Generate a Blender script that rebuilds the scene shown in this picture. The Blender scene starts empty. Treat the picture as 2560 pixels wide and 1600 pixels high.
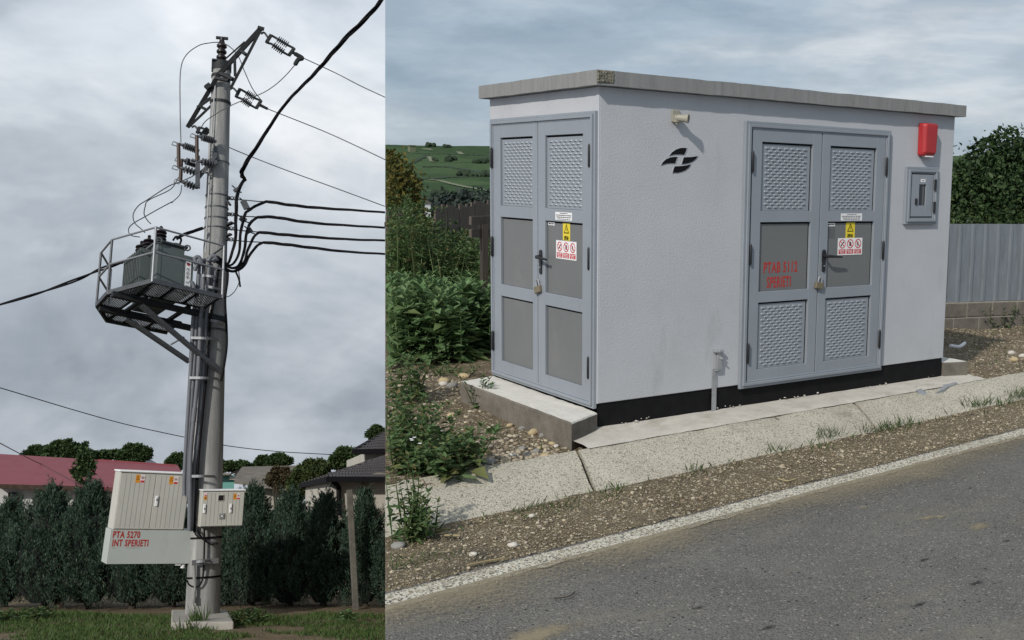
import bpy, bmesh, math, random
import numpy as np
from mathutils import Matrix, Vector, noise as mnoise

SC = bpy.context.scene
COL = SC.collection

# ------------------------------------------------------------------ camera, sky, sun, exposure
CAM = Vector((-3.994952934, -6.385912358, 1.818596503))
CROT = Matrix(((0.7900059359, 0.0642265471, -0.6097258170),
               (-0.6127943808, 0.1140733267, -0.7819656789),
               (0.0193304968, 0.9913940825, 0.1294762724)))
FPX = 2583.893                       # focal length in pixels of a 2560 px wide frame
CX, CY = 1761.5, 800.0
cd = bpy.data.cameras.new('camera')
cam = bpy.data.objects.new('camera', cd); COL.objects.link(cam)
cam.matrix_world = Matrix.Translation(CAM) @ CROT.to_4x4()
cd.sensor_fit = 'HORIZONTAL'; cd.sensor_width = 36.0
cd.lens = FPX * 36.0 / 2560.0
cd.shift_x = (1280.0 - CX) / 2560.0
cd.clip_start = 0.05; cd.clip_end = 6000.0
SC.camera = cam

SUN_DIR = Vector((-1.95, -1.0, 1.75)).normalized()      # towards the sun
SEAM_N = CROT @ Vector((1.0, 0.0, -0.30902)).normalized()   # >0: the kiosk's side of the bank edge

w = bpy.data.worlds.new('World'); SC.world = w; w.use_nodes = True
nt = w.node_tree; nt.nodes.clear()
def N(t, **k):
    n = nt.nodes.new(t)
    for a, b in k.items():
        setattr(n, a, b)
    return n
def wl(a, b): nt.links.new(a, b)
tc = N('ShaderNodeTexCoord')
sky = N('ShaderNodeTexSky', sky_type='NISHITA'); sky.sun_disc = False
sky.sun_elevation = math.asin(SUN_DIR.z); sky.sun_rotation = math.atan2(SUN_DIR.x, SUN_DIR.y)
skm = N('ShaderNodeVectorMath', operation='SCALE'); skm.inputs['Scale'].default_value = 0.09
wl(sky.outputs[0], skm.inputs[0])
def cloud(scale, stretch, detail, rough, stops, warp=0.0, off=(0, 0, 0)):
    m = N('ShaderNodeMapping'); m.inputs['Scale'].default_value = stretch; m.inputs['Location'].default_value = off
    wl(tc.outputs['Generated'], m.inputs[0])
    n = N('ShaderNodeTexNoise'); n.inputs['Scale'].default_value = scale
    n.inputs['Detail'].default_value = detail; n.inputs['Roughness'].default_value = rough
    n.inputs['Distortion'].default_value = warp
    wl(m.outputs[0], n.inputs['Vector'])
    r = N('ShaderNodeValToRGB'); r.color_ramp.interpolation = 'EASE'
    el = r.color_ramp.elements
    while len(el) < len(stops): el.new(0.5)
    for e, (p, c) in zip(el, stops):
        e.position = p; e.color = (*c, 1)
    wl(n.outputs['Fac'], r.inputs[0])
    return r.outputs[0]
# stratus over the kiosk: long flat grey-blue bands
ca = cloud(3.2, (1, 1, 4.6), 7, 0.55, [(0.30, (.31, .405, .50)), (0.46, (.40, .485, .575)), (0.56, (.475, .55, .625)), (0.70, (.65, .69, .735))], 0.25, (0.3, 0.1, 0.35))
ca2 = cloud(9.0, (1, 1, 3.2), 6, 0.6, [(0.35, (.89, .905, .92)), (0.65, (1.10, 1.09, 1.08))], 0.2)
mxa = N('ShaderNodeMix', data_type='RGBA', blend_type='MULTIPLY'); mxa.inputs[0].default_value = 1
wl(ca, mxa.inputs[6]); wl(ca2, mxa.inputs[7])
# heaped clouds over the pole
cb = cloud(2.9, (1, 1, 1.7), 6, 0.52, [(0.36, (.35, .395, .455)), (0.44, (.51, .57, .64)), (0.53, (.70, .755, .82)), (0.64, (.88, .915, .955))], 0.4, (1.9, 0.4, 0.75))
cb2 = cloud(7.0, (1, 1, 2.0), 6, 0.55, [(0.30, (.80, .82, .845)), (0.68, (1.10, 1.09, 1.09))], 0.25)
mxb = N('ShaderNodeMix', data_type='RGBA', blend_type='MULTIPLY'); mxb.inputs[0].default_value = 1
wl(cb, mxb.inputs[6]); wl(cb2, mxb.inputs[7])
sxyz = N('ShaderNodeSeparateXYZ'); wl(tc.outputs['Generated'], sxyz.inputs[0])
lowr = N('ShaderNodeMapRange'); lowr.interpolation_type = 'SMOOTHSTEP'; lowr.inputs[1].default_value = -.24; lowr.inputs[2].default_value = .06; lowr.inputs[3].default_value = .80; lowr.inputs[4].default_value = 1.0
wl(sxyz.outputs['Z'], lowr.inputs[0])
mxl = N('ShaderNodeVectorMath', operation='SCALE'); wl(mxb.outputs[2], mxl.inputs[0]); wl(lowr.outputs[0], mxl.inputs['Scale'])
dot = N('ShaderNodeVectorMath', operation='DOT_PRODUCT'); dot.inputs[1].default_value = SEAM_N
wl(tc.outputs['Generated'], dot.inputs[0])
gt = N('ShaderNodeMath', operation='GREATER_THAN'); gt.inputs[1].default_value = 0.0
wl(dot.outputs['Value'], gt.inputs[0])
mxs = N('ShaderNodeMix', data_type='RGBA'); wl(gt.outputs[0], mxs.inputs[0]); wl(mxl.outputs[0], mxs.inputs[6]); wl(mxa.outputs[2], mxs.inputs[7])
mxn = N('ShaderNodeMix', data_type='RGBA'); mxn.inputs[0].default_value = 0.9
wl(skm.outputs[0], mxn.inputs[6]); wl(mxs.outputs[2], mxn.inputs[7])
bg = N('ShaderNodeBackground'); bg.inputs['Strength'].default_value = 1.0
wl(mxn.outputs[2], bg.inputs[0])
wo = N('ShaderNodeOutputWorld'); wl(bg.outputs[0], wo.inputs[0])
w.cycles.sampling_method = 'AUTOMATIC'

sd = bpy.data.lights.new('sun', 'SUN'); sd.energy = 3.3; sd.angle = math.radians(1.4); sd.color = (1.0, 0.95, 0.87)
sun = bpy.data.objects.new('sun', sd); COL.objects.link(sun)
sun.rotation_euler = SUN_DIR.to_track_quat('Z', 'Y').to_euler(); sun.location = (-8, -6, 14)

vs = SC.view_settings
vs.view_transform = 'Standard'; vs.look = 'None'; vs.exposure = 0.0; vs.gamma = 1.0; vs.use_curve_mapping = False
SC.cycles.max_bounces = 6; SC.cycles.transparent_max_bounces = 8

# ------------------------------------------------------------------ two sites
# The kiosk stands on level ground (world axes). The pole stands below the road bank on ground that
# falls away from the camera; its site has axes of its own (x right, y away, z up the pole).
RSITE = Matrix.Identity(4)
_L = Matrix(((0.9747839425, 0.1807320816, 0.1308899539),
             (-0.2110662685, 0.9371381162, 0.2778905926),
             (-0.0724382196, -0.2985097416, 0.9516536337)))
LSITE = Matrix.Translation(CAM) @ _L.to_4x4() @ Matrix.Translation((0, 0, -1.5))
LINV = LSITE.inverted()
FR = RSITE
rng = np.random.default_rng(7)
random.seed(7)

def ray(u, v):
    return CROT @ Vector(((u - CX) / FPX, -(v - CY) / FPX, -1.0))
def PL(u, v, y):                                       # pole site: point seen at (u, v) at distance y
    r = _L.transposed() @ ray(u, v)
    return r * (y / r.y) + Vector((0, 0, 1.5))
PB = Vector((0.20377773, 19.43625409, 0.0))           # foot of the pole, in its site
def lz(x): return -0.0540 * (x - PB.x)
def GL(u, v):                                          # pole site: ground point
    r = _L.transposed() @ ray(u, v); n = Vector((0.0539177, 0, 0.99854538)); o = Vector((0, 0, 1.5))
    t = (PB - o).dot(n) / r.dot(n)
    return o + r * t
def GR(u, v, z=0.0):                                   # kiosk site: ground point
    r = ray(u, v); return CAM + r * ((z - CAM.z) / r.z)
def DR(u, v, d):                                       # kiosk site: point at depth d
    return CAM + ray(u, v) * d
CAMN = np.array(CAM); SEAMN = np.array(SEAM_N)
def keep(P): return (np.asarray(P) - CAMN) @ SEAMN > 0

# ------------------------------------------------------------------ object helpers
WM = {}
def mesh_of(name, verts, faces, smooth=False):
    me = bpy.data.meshes.new(name); me.from_pydata([tuple(v) for v in verts], [], faces); me.update()
    if smooth: me.polygons.foreach_set('use_smooth', [True] * len(me.polygons))
    return me
def fast_mesh(name, V, F, smooth=False):               # V (n,3), F (m,k) of one face size
    V = np.ascontiguousarray(V, np.float32); F = np.ascontiguousarray(F, np.int32)
    me = bpy.data.meshes.new(name); k = F.shape[1]
    me.vertices.add(len(V)); me.vertices.foreach_set('co', V.ravel())
    me.loops.add(F.size); me.loops.foreach_set('vertex_index', F.ravel())
    me.polygons.add(len(F)); me.polygons.foreach_set('loop_start', np.arange(0, F.size, k, dtype=np.int32))
    if smooth: me.polygons.foreach_set('use_smooth', np.ones(len(F), bool))
    me.update(calc_edges=True); me.validate()
    return me
def tags(o, label=None, cat=None, group=None, kind=None):
    if label: o['label'] = label
    if cat: o['category'] = cat
    if group: o['group'] = group
    if kind: o['kind'] = kind
    return o
def wm(o):
    if o is None: return Matrix.Identity(4)
    return WM[o.name]
def link(name, me, mat, parent=None, bevel=0.0, frame=None):
    """mesh given in the current site's axes; kept local to its parent"""
    M = frame if frame is not None else FR
    L = wm(parent).inverted() @ M
    me.transform(L)
    o = bpy.data.objects.new(name, me); COL.objects.link(o)
    if mat is not None and len(me.materials) == 0: me.materials.append(mat)
    o.parent = parent
    WM[o.name] = wm(parent).copy()
    if bevel:
        b = o.modifiers.new('edge', 'BEVEL'); b.width = bevel; b.segments = 2; b.limit_method = 'ANGLE'; b.angle_limit = math.radians(35)
    return o
def thing(name, label, cat, loc=(0, 0, 0), group=None, rot=None):
    o = bpy.data.objects.new(name, None); COL.objects.link(o); o.empty_display_size = 0.1
    M = FR @ Matrix.Translation(loc)
    if rot is not None: M = M @ rot.to_4x4()
    o.matrix_world = M; WM[o.name] = M
    return tags(o, label, cat, group)
def struct(name, me, mat, parent=None, **k):
    o = link(name, me, mat, parent, **k)
    if parent is None: o['kind'] = 'structure'
    return o
class MB:
    def __init__(s): s.v = []; s.f = []
    def add(s, vs, fs):
        b = len(s.v); s.v += [Vector(v) for v in vs]; s.f += [tuple(i + b for i in f) for f in fs]; return s
    def box(s, a, b):
        x0, y0, z0 = a; x1, y1, z1 = b
        return s.add([(x0, y0, z0), (x1, y0, z0), (x1, y1, z0), (x0, y1, z0), (x0, y0, z1), (x1, y0, z1), (x1, y1, z1), (x0, y1, z1)],
                     [(0, 3, 2, 1), (4, 5, 6, 7), (0, 1, 5, 4), (1, 2, 6, 5), (2, 3, 7, 6), (3, 0, 4, 7)])
    def bar(s, p, q, wd, ht, up=(0, 0, 1)):            # rectangular bar between two points
        p, q = Vector(p), Vector(q); d = (q - p).normalized(); u = Vector(up)
        if abs(d.dot(u)) > .98: u = Vector((0, 1, 0))
        sd_ = d.cross(u).normalized() * (wd / 2); t = sd_.cross(d).normalized() * (ht / 2)
        vs = [e + a * sd_ + b * t for e in (p, q) for a, b in ((-1, -1), (1, -1), (1, 1), (-1, 1))]
        return s.add(vs, [(0, 1, 2, 3), (7, 6, 5, 4), (0, 4, 5, 1), (1, 5, 6, 2), (2, 6, 7, 3), (3, 7, 4, 0)])
    def tube(s, pts, r, n=8, cap=True):
        pts = [Vector(p) for p in pts]; m = len(pts)
        rr = r if isinstance(r, (list, tuple)) else [r] * m
        d0 = (pts[1] - pts[0]).normalized(); u = d0.orthogonal().normalized(); vs = []
        for i, p in enumerate(pts):
            d = (pts[min(i + 1, m - 1)] - pts[max(i - 1, 0)])
            if d.length < 1e-9: d = d0
            d.normalize(); u = (u - d * u.dot(d))
            u = u.normalized() if u.length > 1e-6 else d.orthogonal().normalized()
            c = d.cross(u)
            for k in range(n):
                a = 2 * math.pi * k / n; vs.append(p + (u * math.cos(a) + c * math.sin(a)) * rr[i])
        fs = [(i * n + k, i * n + (k + 1) % n, (i + 1) * n + (k + 1) % n, (i + 1) * n + k) for i in range(m - 1) for k in range(n)]
        if cap: fs += [tuple(range(n - 1, -1, -1)), tuple((m - 1) * n + k for k in range(n))]
        return s.add(vs, fs)
    def lathe(s, p, axis, prof, n=14):                 # prof: (distance along axis, radius)
        p = Vector(p); axis = Vector(axis).normalized()
        return s.tube_prof([p + axis * a for a, _ in prof], [r for _, r in prof], axis, n)
    def tube_prof(s, pts, rr, axis, n):
        u = axis.orthogonal().normalized(); c = axis.cross(u); vs = []
        for p, r in zip(pts, rr):
            for k in range(n):
                a = 2 * math.pi * k / n; vs.append(p + (u * math.cos(a) + c * math.sin(a)) * r)
        m = len(pts)
        fs = [(i * n + k, i * n + (k + 1) % n, (i + 1) * n + (k + 1) % n, (i + 1) * n + k) for i in range(m - 1) for k in range(n)]
        fs += [tuple(range(n - 1, -1, -1)), tuple((m - 1) * n + k for k in range(n))]
        return s.add(vs, fs)
    def prism(s, poly, ex, ey, ez, o, d0, d1):         # polygon in (ex, ey), from d0 to d1 along ez
        o, ex, ey, ez = Vector(o), Vector(ex), Vector(ey), Vector(ez); n = len(poly)
        vs = [o + ex * a + ey * b + ez * d for d in (d0, d1) for a, b in poly]
        fs = [tuple(range(n - 1, -1, -1)), tuple(range(n, 2 * n))] + [(i, (i + 1) % n, n + (i + 1) % n, n + i) for i in range(n)]
        return s.add(vs, fs)
    def xf(s, M): s.v = [M @ v for v in s.v]; return s
    def build(s, name, mat, parent=None, smooth=False, bevel=0.0, frame=None):
        me = mesh_of(name, s.v, s.f, smooth)
        bm = bmesh.new(); bm.from_mesh(me); bmesh.ops.recalc_face_normals(bm, faces=bm.faces); bm.to_mesh(me); bm.free()
        if smooth: me.set_sharp_from_angle(angle=math.radians(40))
        return link(name, me, mat, parent, bevel, frame)
def copy_tree(o, M=None, label=None):
    c = o.copy(); COL.objects.link(c)
    if M is not None: c.matrix_world = M; WM[c.name] = M
    else: WM[c.name] = WM[o.name]
    if label: c['label'] = label
    for ch in [x for x in SC.objects if x.parent == o]:
        k = ch.copy(); COL.objects.link(k); k.parent = c; WM[k.name] = WM[c.name]
        for g in [x for x in SC.objects if x.parent == ch]:
            q = g.copy(); COL.objects.link(q); q.parent = k; WM[q.name] = WM[c.name]
    return c
def smooth_curve(pts, k=8):                            # Catmull-Rom
    P = [Vector(p) for p in pts]; P = [P[0] * 2 - P[1]] + P + [P[-1] * 2 - P[-2]]; out = []
    for i in range(1, len(P) - 2):
        for j in range(k):
            t = j / k; a, b, c, d = P[i - 1:i + 3]
            out.append(.5 * ((2 * b) + (c - a) * t + (2 * a - 5 * b + 4 * c - d) * t * t + (-a + 3 * b - 3 * c + d) * t ** 3))
    out.append(P[-2]); return out

# ------------------------------------------------------------------ materials
def mat(name, col, rough=0.7, metal=0.0, var=0.12, scale=6.0, bump=0.0, bscale=60.0, spec=0.4, col2=None, detail=5.0, stretch=None, grime=None):
    m = bpy.data.materials.new(name); m.use_nodes = True; t = m.node_tree; p = t.nodes['Principled BSDF']
    p.inputs['Roughness'].default_value = rough; p.inputs['Metallic'].default_value = metal
    p.inputs['Specular IOR Level'].default_value = spec
    tcx = t.nodes.new('ShaderNodeTexCoord'); vec = tcx.outputs['Object']
    if stretch:
        mp = t.nodes.new('ShaderNodeMapping'); mp.inputs['Scale'].default_value = stretch; t.links.new(vec, mp.inputs[0]); vec = mp.outputs[0]
    nz = t.nodes.new('ShaderNodeTexNoise'); nz.inputs['Scale'].default_value = scale; nz.inputs['Detail'].default_value = detail
    nz.inputs['Roughness'].default_value = 0.65
    t.links.new(vec, nz.inputs['Vector'])
    r = t.nodes.new('ShaderNodeValToRGB'); c2 = col2 or tuple(min(1, c * (1 + var)) for c in col); c1 = tuple(c * (1 - var) for c in col) if not col2 else col
    r.color_ramp.elements[0].position = 0.32; r.color_ramp.elements[1].position = 0.68
    r.color_ramp.elements[0].color = (*c1, 1); r.color_ramp.elements[1].color = (*c2, 1)
    t.links.new(nz.outputs['Fac'], r.inputs[0]); out = r.outputs[0]
    if grime:                                          # (colour, scale, threshold, stretch)
        gc, gs, gth, gst = grime
        mp = t.nodes.new('ShaderNodeMapping'); mp.inputs['Scale'].default_value = gst; t.links.new(tcx.outputs['Object'], mp.inputs[0])
        g = t.nodes.new('ShaderNodeTexNoise'); g.inputs['Scale'].default_value = gs; g.inputs['Detail'].default_value = 8; g.inputs['Roughness'].default_value = .7
        t.links.new(mp.outputs[0], g.inputs['Vector'])
        rr = t.nodes.new('ShaderNodeMapRange'); rr.inputs[1].default_value = gth; rr.inputs[2].default_value = gth + .18; t.links.new(g.outputs['Fac'], rr.inputs[0])
        mx = t.nodes.new('ShaderNodeMix'); mx.data_type = 'RGBA'; mx.inputs[7].default_value = (*gc, 1)
        t.links.new(rr.outputs[0], mx.inputs[0]); t.links.new(out, mx.inputs[6]); out = mx.outputs[2]
    t.links.new(out, p.inputs['Base Color'])
    if bump:
        nb = t.nodes.new('ShaderNodeTexNoise'); nb.inputs['Scale'].default_value = bscale; nb.inputs['Detail'].default_value = 4
        t.links.new(tcx.outputs['Object'], nb.inputs['Vector'])
        b = t.nodes.new('ShaderNodeBump'); b.inputs['Strength'].default_value = 1.0; b.inputs['Distance'].default_value = bump
        t.links.new(nb.outputs['Fac'], b.inputs['Height']); t.links.new(b.outputs[0], p.inputs['Normal'])
    return m
def leaf_mat(name, cols, trans=0.25, rough=0.55):
    m = bpy.data.materials.new(name); m.use_nodes = True; t = m.node_tree; p = t.nodes['Principled BSDF']
    g = t.nodes.new('ShaderNodeNewGeometry'); r = t.nodes.new('ShaderNodeValToRGB')
    el = r.color_ramp.elements
    while len(el) < len(cols): el.new(.5)
    for i, (e, c) in enumerate(zip(el, cols)): e.position = i / (len(cols) - 1); e.color = (*c, 1)
    t.links.new(g.outputs['Random Per Island'], r.inputs[0])
    t.links.new(r.outputs[0], p.inputs['Base Color']); p.inputs['Roughness'].default_value = rough; p.inputs['Specular IOR Level'].default_value = 0.16
    tr = t.nodes.new('ShaderNodeBsdfTranslucent'); t.links.new(r.outputs[0], tr.inputs[0])
    mx = t.nodes.new('ShaderNodeMixShader'); mx.inputs[0].default_value = trans
    t.links.new(p.outputs[0], mx.inputs[1]); t.links.new(tr.outputs[0], mx.inputs[2])
    t.links.new(mx.outputs[0], t.nodes['Material Output'].inputs[0])
    return m
def speckle_mat(name, base, base2, specks, rough=0.9, bump=0.004, stain=None):
    """base colours by slow noise; specks: list of (cell scale, threshold, colour) picked from voronoi cells"""
    m = bpy.data.materials.new(name); m.use_nodes = True; t = m.node_tree; p = t.nodes['Principled BSDF']
    p.inputs['Roughness'].default_value = rough; p.inputs['Specular IOR Level'].default_value = .25
    tcx = t.nodes.new('ShaderNodeTexCoord'); vec = tcx.outputs['Object']
    nz = t.nodes.new('ShaderNodeTexNoise'); nz.inputs['Scale'].default_value = 1.6; nz.inputs['Detail'].default_value = 9; nz.inputs['Roughness'].default_value = .7
    t.links.new(vec, nz.inputs['Vector'])
    r = t.nodes.new('ShaderNodeValToRGB'); r.color_ramp.elements[0].position = .34; r.color_ramp.elements[1].position = .66
    r.color_ramp.elements[0].color = (*base, 1); r.color_ramp.elements[1].color = (*base2, 1)
    t.links.new(nz.outputs['Fac'], r.inputs[0]); out = r.outputs[0]
    for sc, th, c in specks:
        v = t.nodes.new('ShaderNodeTexVoronoi'); v.inputs['Scale'].default_value = sc; t.links.new(vec, v.inputs['Vector'])
        s = t.nodes.new('ShaderNodeSeparateColor'); t.links.new(v.outputs['Color'], s.inputs[0])
        g = t.nodes.new('ShaderNodeMath'); g.operation = 'GREATER_THAN'; g.inputs[1].default_value = th; t.links.new(s.outputs[0], g.inputs[0])
        ds = t.nodes.new('ShaderNodeMath'); ds.operation = 'LESS_THAN'; ds.inputs[1].default_value = 0.45; t.links.new(v.outputs['Distance'], ds.inputs[0])
        mu = t.nodes.new('ShaderNodeMath'); mu.operation = 'MULTIPLY'; t.links.new(g.outputs[0], mu.inputs[0]); t.links.new(ds.outputs[0], mu.inputs[1])
        mx = t.nodes.new('ShaderNodeMix'); mx.data_type = 'RGBA'; mx.inputs[7].default_value = (*c, 1)
        t.links.new(mu.outputs[0], mx.inputs[0]); t.links.new(out, mx.inputs[6]); out = mx.outputs[2]
    if stain:
        for (gc, gs, gth, gst) in stain:
            mp = t.nodes.new('ShaderNodeMapping'); mp.inputs['Scale'].default_value = gst; t.links.new(vec, mp.inputs[0])
            g = t.nodes.new('ShaderNodeTexNoise'); g.inputs['Scale'].default_value = gs; g.inputs['Detail'].default_value = 8; g.inputs['Roughness'].default_value = .72
            t.links.new(mp.outputs[0], g.inputs['Vector'])
            rr = t.nodes.new('ShaderNodeMapRange'); rr.inputs[1].default_value = gth; rr.inputs[2].default_value = gth + .14; t.links.new(g.outputs['Fac'], rr.inputs[0])
            mx = t.nodes.new('ShaderNodeMix'); mx.data_type = 'RGBA'; mx.inputs[7].default_value = (*gc, 1)
            t.links.new(rr.outputs[0], mx.inputs[0]); t.links.new(out, mx.inputs[6]); out = mx.outputs[2]
    t.links.new(out, p.inputs['Base Color'])
    nb = t.nodes.new('ShaderNodeTexNoise'); nb.inputs['Scale'].default_value = 90; nb.inputs['Detail'].default_value = 3; t.links.new(vec, nb.inputs['Vector'])
    b = t.nodes.new('ShaderNodeBump'); b.inputs['Distance'].default_value = bump; b.inputs['Strength'].default_value = .9
    t.links.new(nb.outputs['Fac'], b.inputs['Height']); t.links.new(b.outputs[0], p.inputs['Normal'])
    return m

# ------------------------------------------------------------------ foliage helpers
def leaf_blades(P, D, Nn, L, W, fold=0.25):
    """folded leaves: base P, direction D, normal Nn"""
    P = np.asarray(P, float); n = len(P)
    D = D / (np.linalg.norm(D, axis=1, keepdims=True) + 1e-9)
    S = np.cross(D, Nn); S /= (np.linalg.norm(S, axis=1, keepdims=True) + 1e-9)
    U = np.cross(S, D)
    L = np.broadcast_to(L, (n,))[:, None]; W = np.broadcast_to(W, (n,))[:, None]
    mid = P + D * L * .42 + U * W * fold
    V = np.stack([P, mid + S * W * .5, P + D * L - U * W * fold * .6, mid - S * W * .5], 1)
    F = np.array([[0, 1, 2], [0, 2, 3]])
    FF = (F[None] + (np.arange(n) * 4)[:, None, None]).reshape(-1, 3)
    return V.reshape(-1, 3), FF
def rand_dirs(n, up=0.0):
    d = rng.normal(size=(n, 3)); d[:, 2] += up
    return d / np.linalg.norm(d, axis=1, keepdims=True)
def drop_outside(V, F, per):
    """drop whole leaves (per verts each) that reach across the bank's edge"""
    V = V.reshape(-1, per, 3); ok = keep(V.reshape(-1, 3)).reshape(-1, per).all(1)
    k = F.shape[0] // len(V); Fk = (F.reshape(len(V), k, -1) - (np.arange(len(V)) * per)[:, None, None])[0]
    V = V[ok]; n = len(V)
    return V.reshape(-1, 3), (Fk[None] + (np.arange(n) * per)[:, None, None]).reshape(-1, Fk.shape[1])
def clump_points(n, lobes):
    """points spread through the shells of several lobes: (centre, radii)"""
    vol = np.array([r[0] * r[1] * r[2] for _, r in lobes]) ** .66; k = rng.choice(len(lobes), n, p=vol / vol.sum())
    d = rand_dirs(n); rad = .55 + .45 * rng.random(n) ** .6 + .38 * rng.random(n) ** 7
    C = np.array([c for c, _ in lobes], float)[k]; R_ = np.array([r for _, r in lobes], float)[k]
    return C + d * R_ * rad[:, None] + rng.normal(size=(n, 3)) * R_ * .07, d
def weed_mesh(stems, clip=False):
    """stems: list of (x, y, z, height, lean dx, dy, leaf length, pairs)"""
    P, D, Nn, Ls, Ws = [], [], [], [], []
    tv, tf = [], []
    for (x, y, z, h, dx, dy, ll, pairs) in stems:
        ph = random.uniform(0, 6.28); ll = ll * random.uniform(.7, 1.25)
        for i in range(pairs):
            t = (i + .6) / pairs; t = t ** .8
            bx, by, bz = x + dx * t * t, y + dy * t * t, z + h * t
            for s in (0, math.pi):
                a = ph + i * 1.57 + s + random.uniform(-.4, .4); e = random.uniform(-.35, .45) + .35 * t
                P.append((bx, by, bz)); D.append((math.cos(a), math.sin(a), e)); Nn.append((random.uniform(-.3, .3), random.uniform(-.3, .3), 1))
                q = ll * (1.1 - .55 * t) * random.uniform(.55, 1.25); Ls.append(q); Ws.append(q * random.uniform(.42, .58))
        for a in (0, 2, 4):                            # top rosette
            P.append((x + dx, y + dy, z + h)); D.append((math.cos(ph + a), math.sin(ph + a), 1.0)); Nn.append((0, 0, 1)); Ls.append(ll * .5); Ws.append(ll * .24)
        for j in range(2):                             # stem blades
            a = ph + j * 1.57
            P.append((x, y, z)); D.append((dx, dy, h)); Nn.append((math.cos(a), math.sin(a), .01)); Ls.append(math.sqrt(h * h + dx * dx + dy * dy)); Ws.append(.012)
    V, F = leaf_blades(np.array(P), np.array(D), np.array(Nn), np.array(Ls), np.array(Ws))
    if clip: V, F = drop_outside(V, F, 4)
    return V, F
def grass_mesh(P, h, wd, lean=.5, clip=False):
    n = len(P); D = rand_dirs(n) * np.array([lean, lean, 0]) + np.array([0, 0, 1.]); Nn = rand_dirs(n)
    V, F = leaf_blades(P, D, Nn, h * (.5 + rng.random(n)), wd * (.7 + .6 * rng.random(n)), .1)
    if clip: V, F = drop_outside(V, F, 4)
    return V, F
OCT = np.array([[1, 0, 0], [0, 1, 0], [-1, 0, 0], [0, -1, 0], [0, 0, 1], [0, 0, -1.]]) 
OCF = np.array([[0, 1, 4], [1, 2, 4], [2, 3, 4], [3, 0, 4], [1, 0, 5], [2, 1, 5], [3, 2, 5], [0, 3, 5]])
_bm = bmesh.new(); bmesh.ops.create_icosphere(_bm, subdivisions=1, radius=1); ICV = np.array([v.co[:] for v in _bm.verts]); ICF = np.array([[v.index for v in f.verts] for f in _bm.faces]); _bm.free()
def stones_mesh(P, size, flat=.5, V0=ICV, F0=ICF):
    n = len(P); k = len(V0); a = rng.random(n) * 6.283
    S = np.asarray(size)[:, None] * np.stack([.7 + .6 * rng.random(n), .6 + .4 * rng.random(n), flat * (.6 + .7 * rng.random(n))], 1)
    V = V0[None] * S[:, None, :] * (1 + .22 * rng.normal(size=(n, k, 1)))
    c, s = np.cos(a)[:, None], np.sin(a)[:, None]
    V = np.stack([V[..., 0] * c - V[..., 1] * s, V[..., 0] * s + V[..., 1] * c, V[..., 2]], -1) + np.asarray(P)[:, None, :]
    return V.reshape(-1, 3), (F0[None] + (np.arange(n) * k)[:, None, None]).reshape(-1, 3)
def isle_mat(name, cols, rough=.85, bump=0):
    m = leaf_mat(name, cols, 0.0, rough); return m

M = {}
M['stucco'] = mat('stucco', (.432, .443, .468), .9, var=.045, scale=1.7, bump=.0024, bscale=70, spec=.2, grime=((.365, .372, .385), 1.9, .57, (1.6, 1.6, .45)))
M['trim_white'] = mat('corner_bead', (.42, .44, .475), .8, var=.03)
M['bitumen'] = mat('bitumen', (.007, .007, .008), .6, var=.3, scale=12, spec=.15, grime=((.07, .07, .07), 9, .72, (1, 1, 3)))
M['roof_conc'] = mat('roof_concrete', (.225, .227, .225), .92, var=.10, scale=4, bump=.003, bscale=120, spec=.15, stretch=(6, 6, .6), grime=((.12, .118, .11), 2.2, .60, (3, 3, .3)))
M['rough_conc'] = mat('broken_concrete', (.16, .15, .12), .95, var=.5, scale=28, bump=.012, bscale=60, spec=.1)
M['door'] = mat('door_paint', (.232, .257, .290), .42, var=.05, scale=2, spec=.4, grime=((.205, .222, .240), 2.5, .58, (3, 3, .5)))
M['panel'] = mat('door_panel', (.145, .150, .153), .5, var=.06, scale=1.5, spec=.35, grime=((.185, .185, .175), 1.3, .60, (1, 1, .6)))
M['black'] = mat('black_plastic', (.013, .013, .016), .45, var=.1)
M['red_plastic'] = mat('red_plastic', (.36, .020, .024), .5, var=.1, scale=5, spec=.5)
M['beige'] = mat('beige_plastic', (.29, .275, .225), .5, var=.08)
M['steel'] = mat('galvanised_steel', (.36, .37, .385), .5, .45, var=.16, scale=18, spec=.5)
M['brass'] = mat('padlock_brass', (.24, .20, .13), .4, .6, var=.2)
M['white'] = mat('white_print', (.72, .72, .73), .5, var=.02)
M['yellow'] = mat('yellow_print', (.70, .56, .035), .5, var=.02)
M['red'] = mat('red_print', (.48, .04, .045), .5, var=.03)
M['ink'] = mat('black_print', (.009, .009, .011), .8, var=.05, spec=.1)
M['greyink'] = mat('grey_print', (.10, .105, .11), .5, var=.1)
M['stencil'] = mat('stencil_red', (.36, .035, .028), .6, var=.15, scale=30)
M['glass'] = mat('dark_glass', (.012, .012, .014), .08, var=.1, spec=.6)
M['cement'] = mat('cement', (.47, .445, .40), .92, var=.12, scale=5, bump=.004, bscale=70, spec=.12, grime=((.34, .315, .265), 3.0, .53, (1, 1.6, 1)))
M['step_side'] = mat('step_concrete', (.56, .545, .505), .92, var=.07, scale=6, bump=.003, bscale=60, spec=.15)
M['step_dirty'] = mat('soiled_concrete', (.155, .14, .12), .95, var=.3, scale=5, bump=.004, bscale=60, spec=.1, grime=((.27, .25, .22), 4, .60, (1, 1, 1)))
M['gutter'] = speckle_mat('gutter_concrete', (.335, .312, .255), (.44, .415, .345), [(100, .66, (.17, .157, .125)), (130, .74, (.55, .52, .44)), (60, .86, (.20, .185, .15))], bump=.006, stain=[((.23, .205, .16), 1.3, .58, (1, 1, 1)), ((.20, .195, .18), 2.4, .64, (1, 1, 1))])
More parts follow.
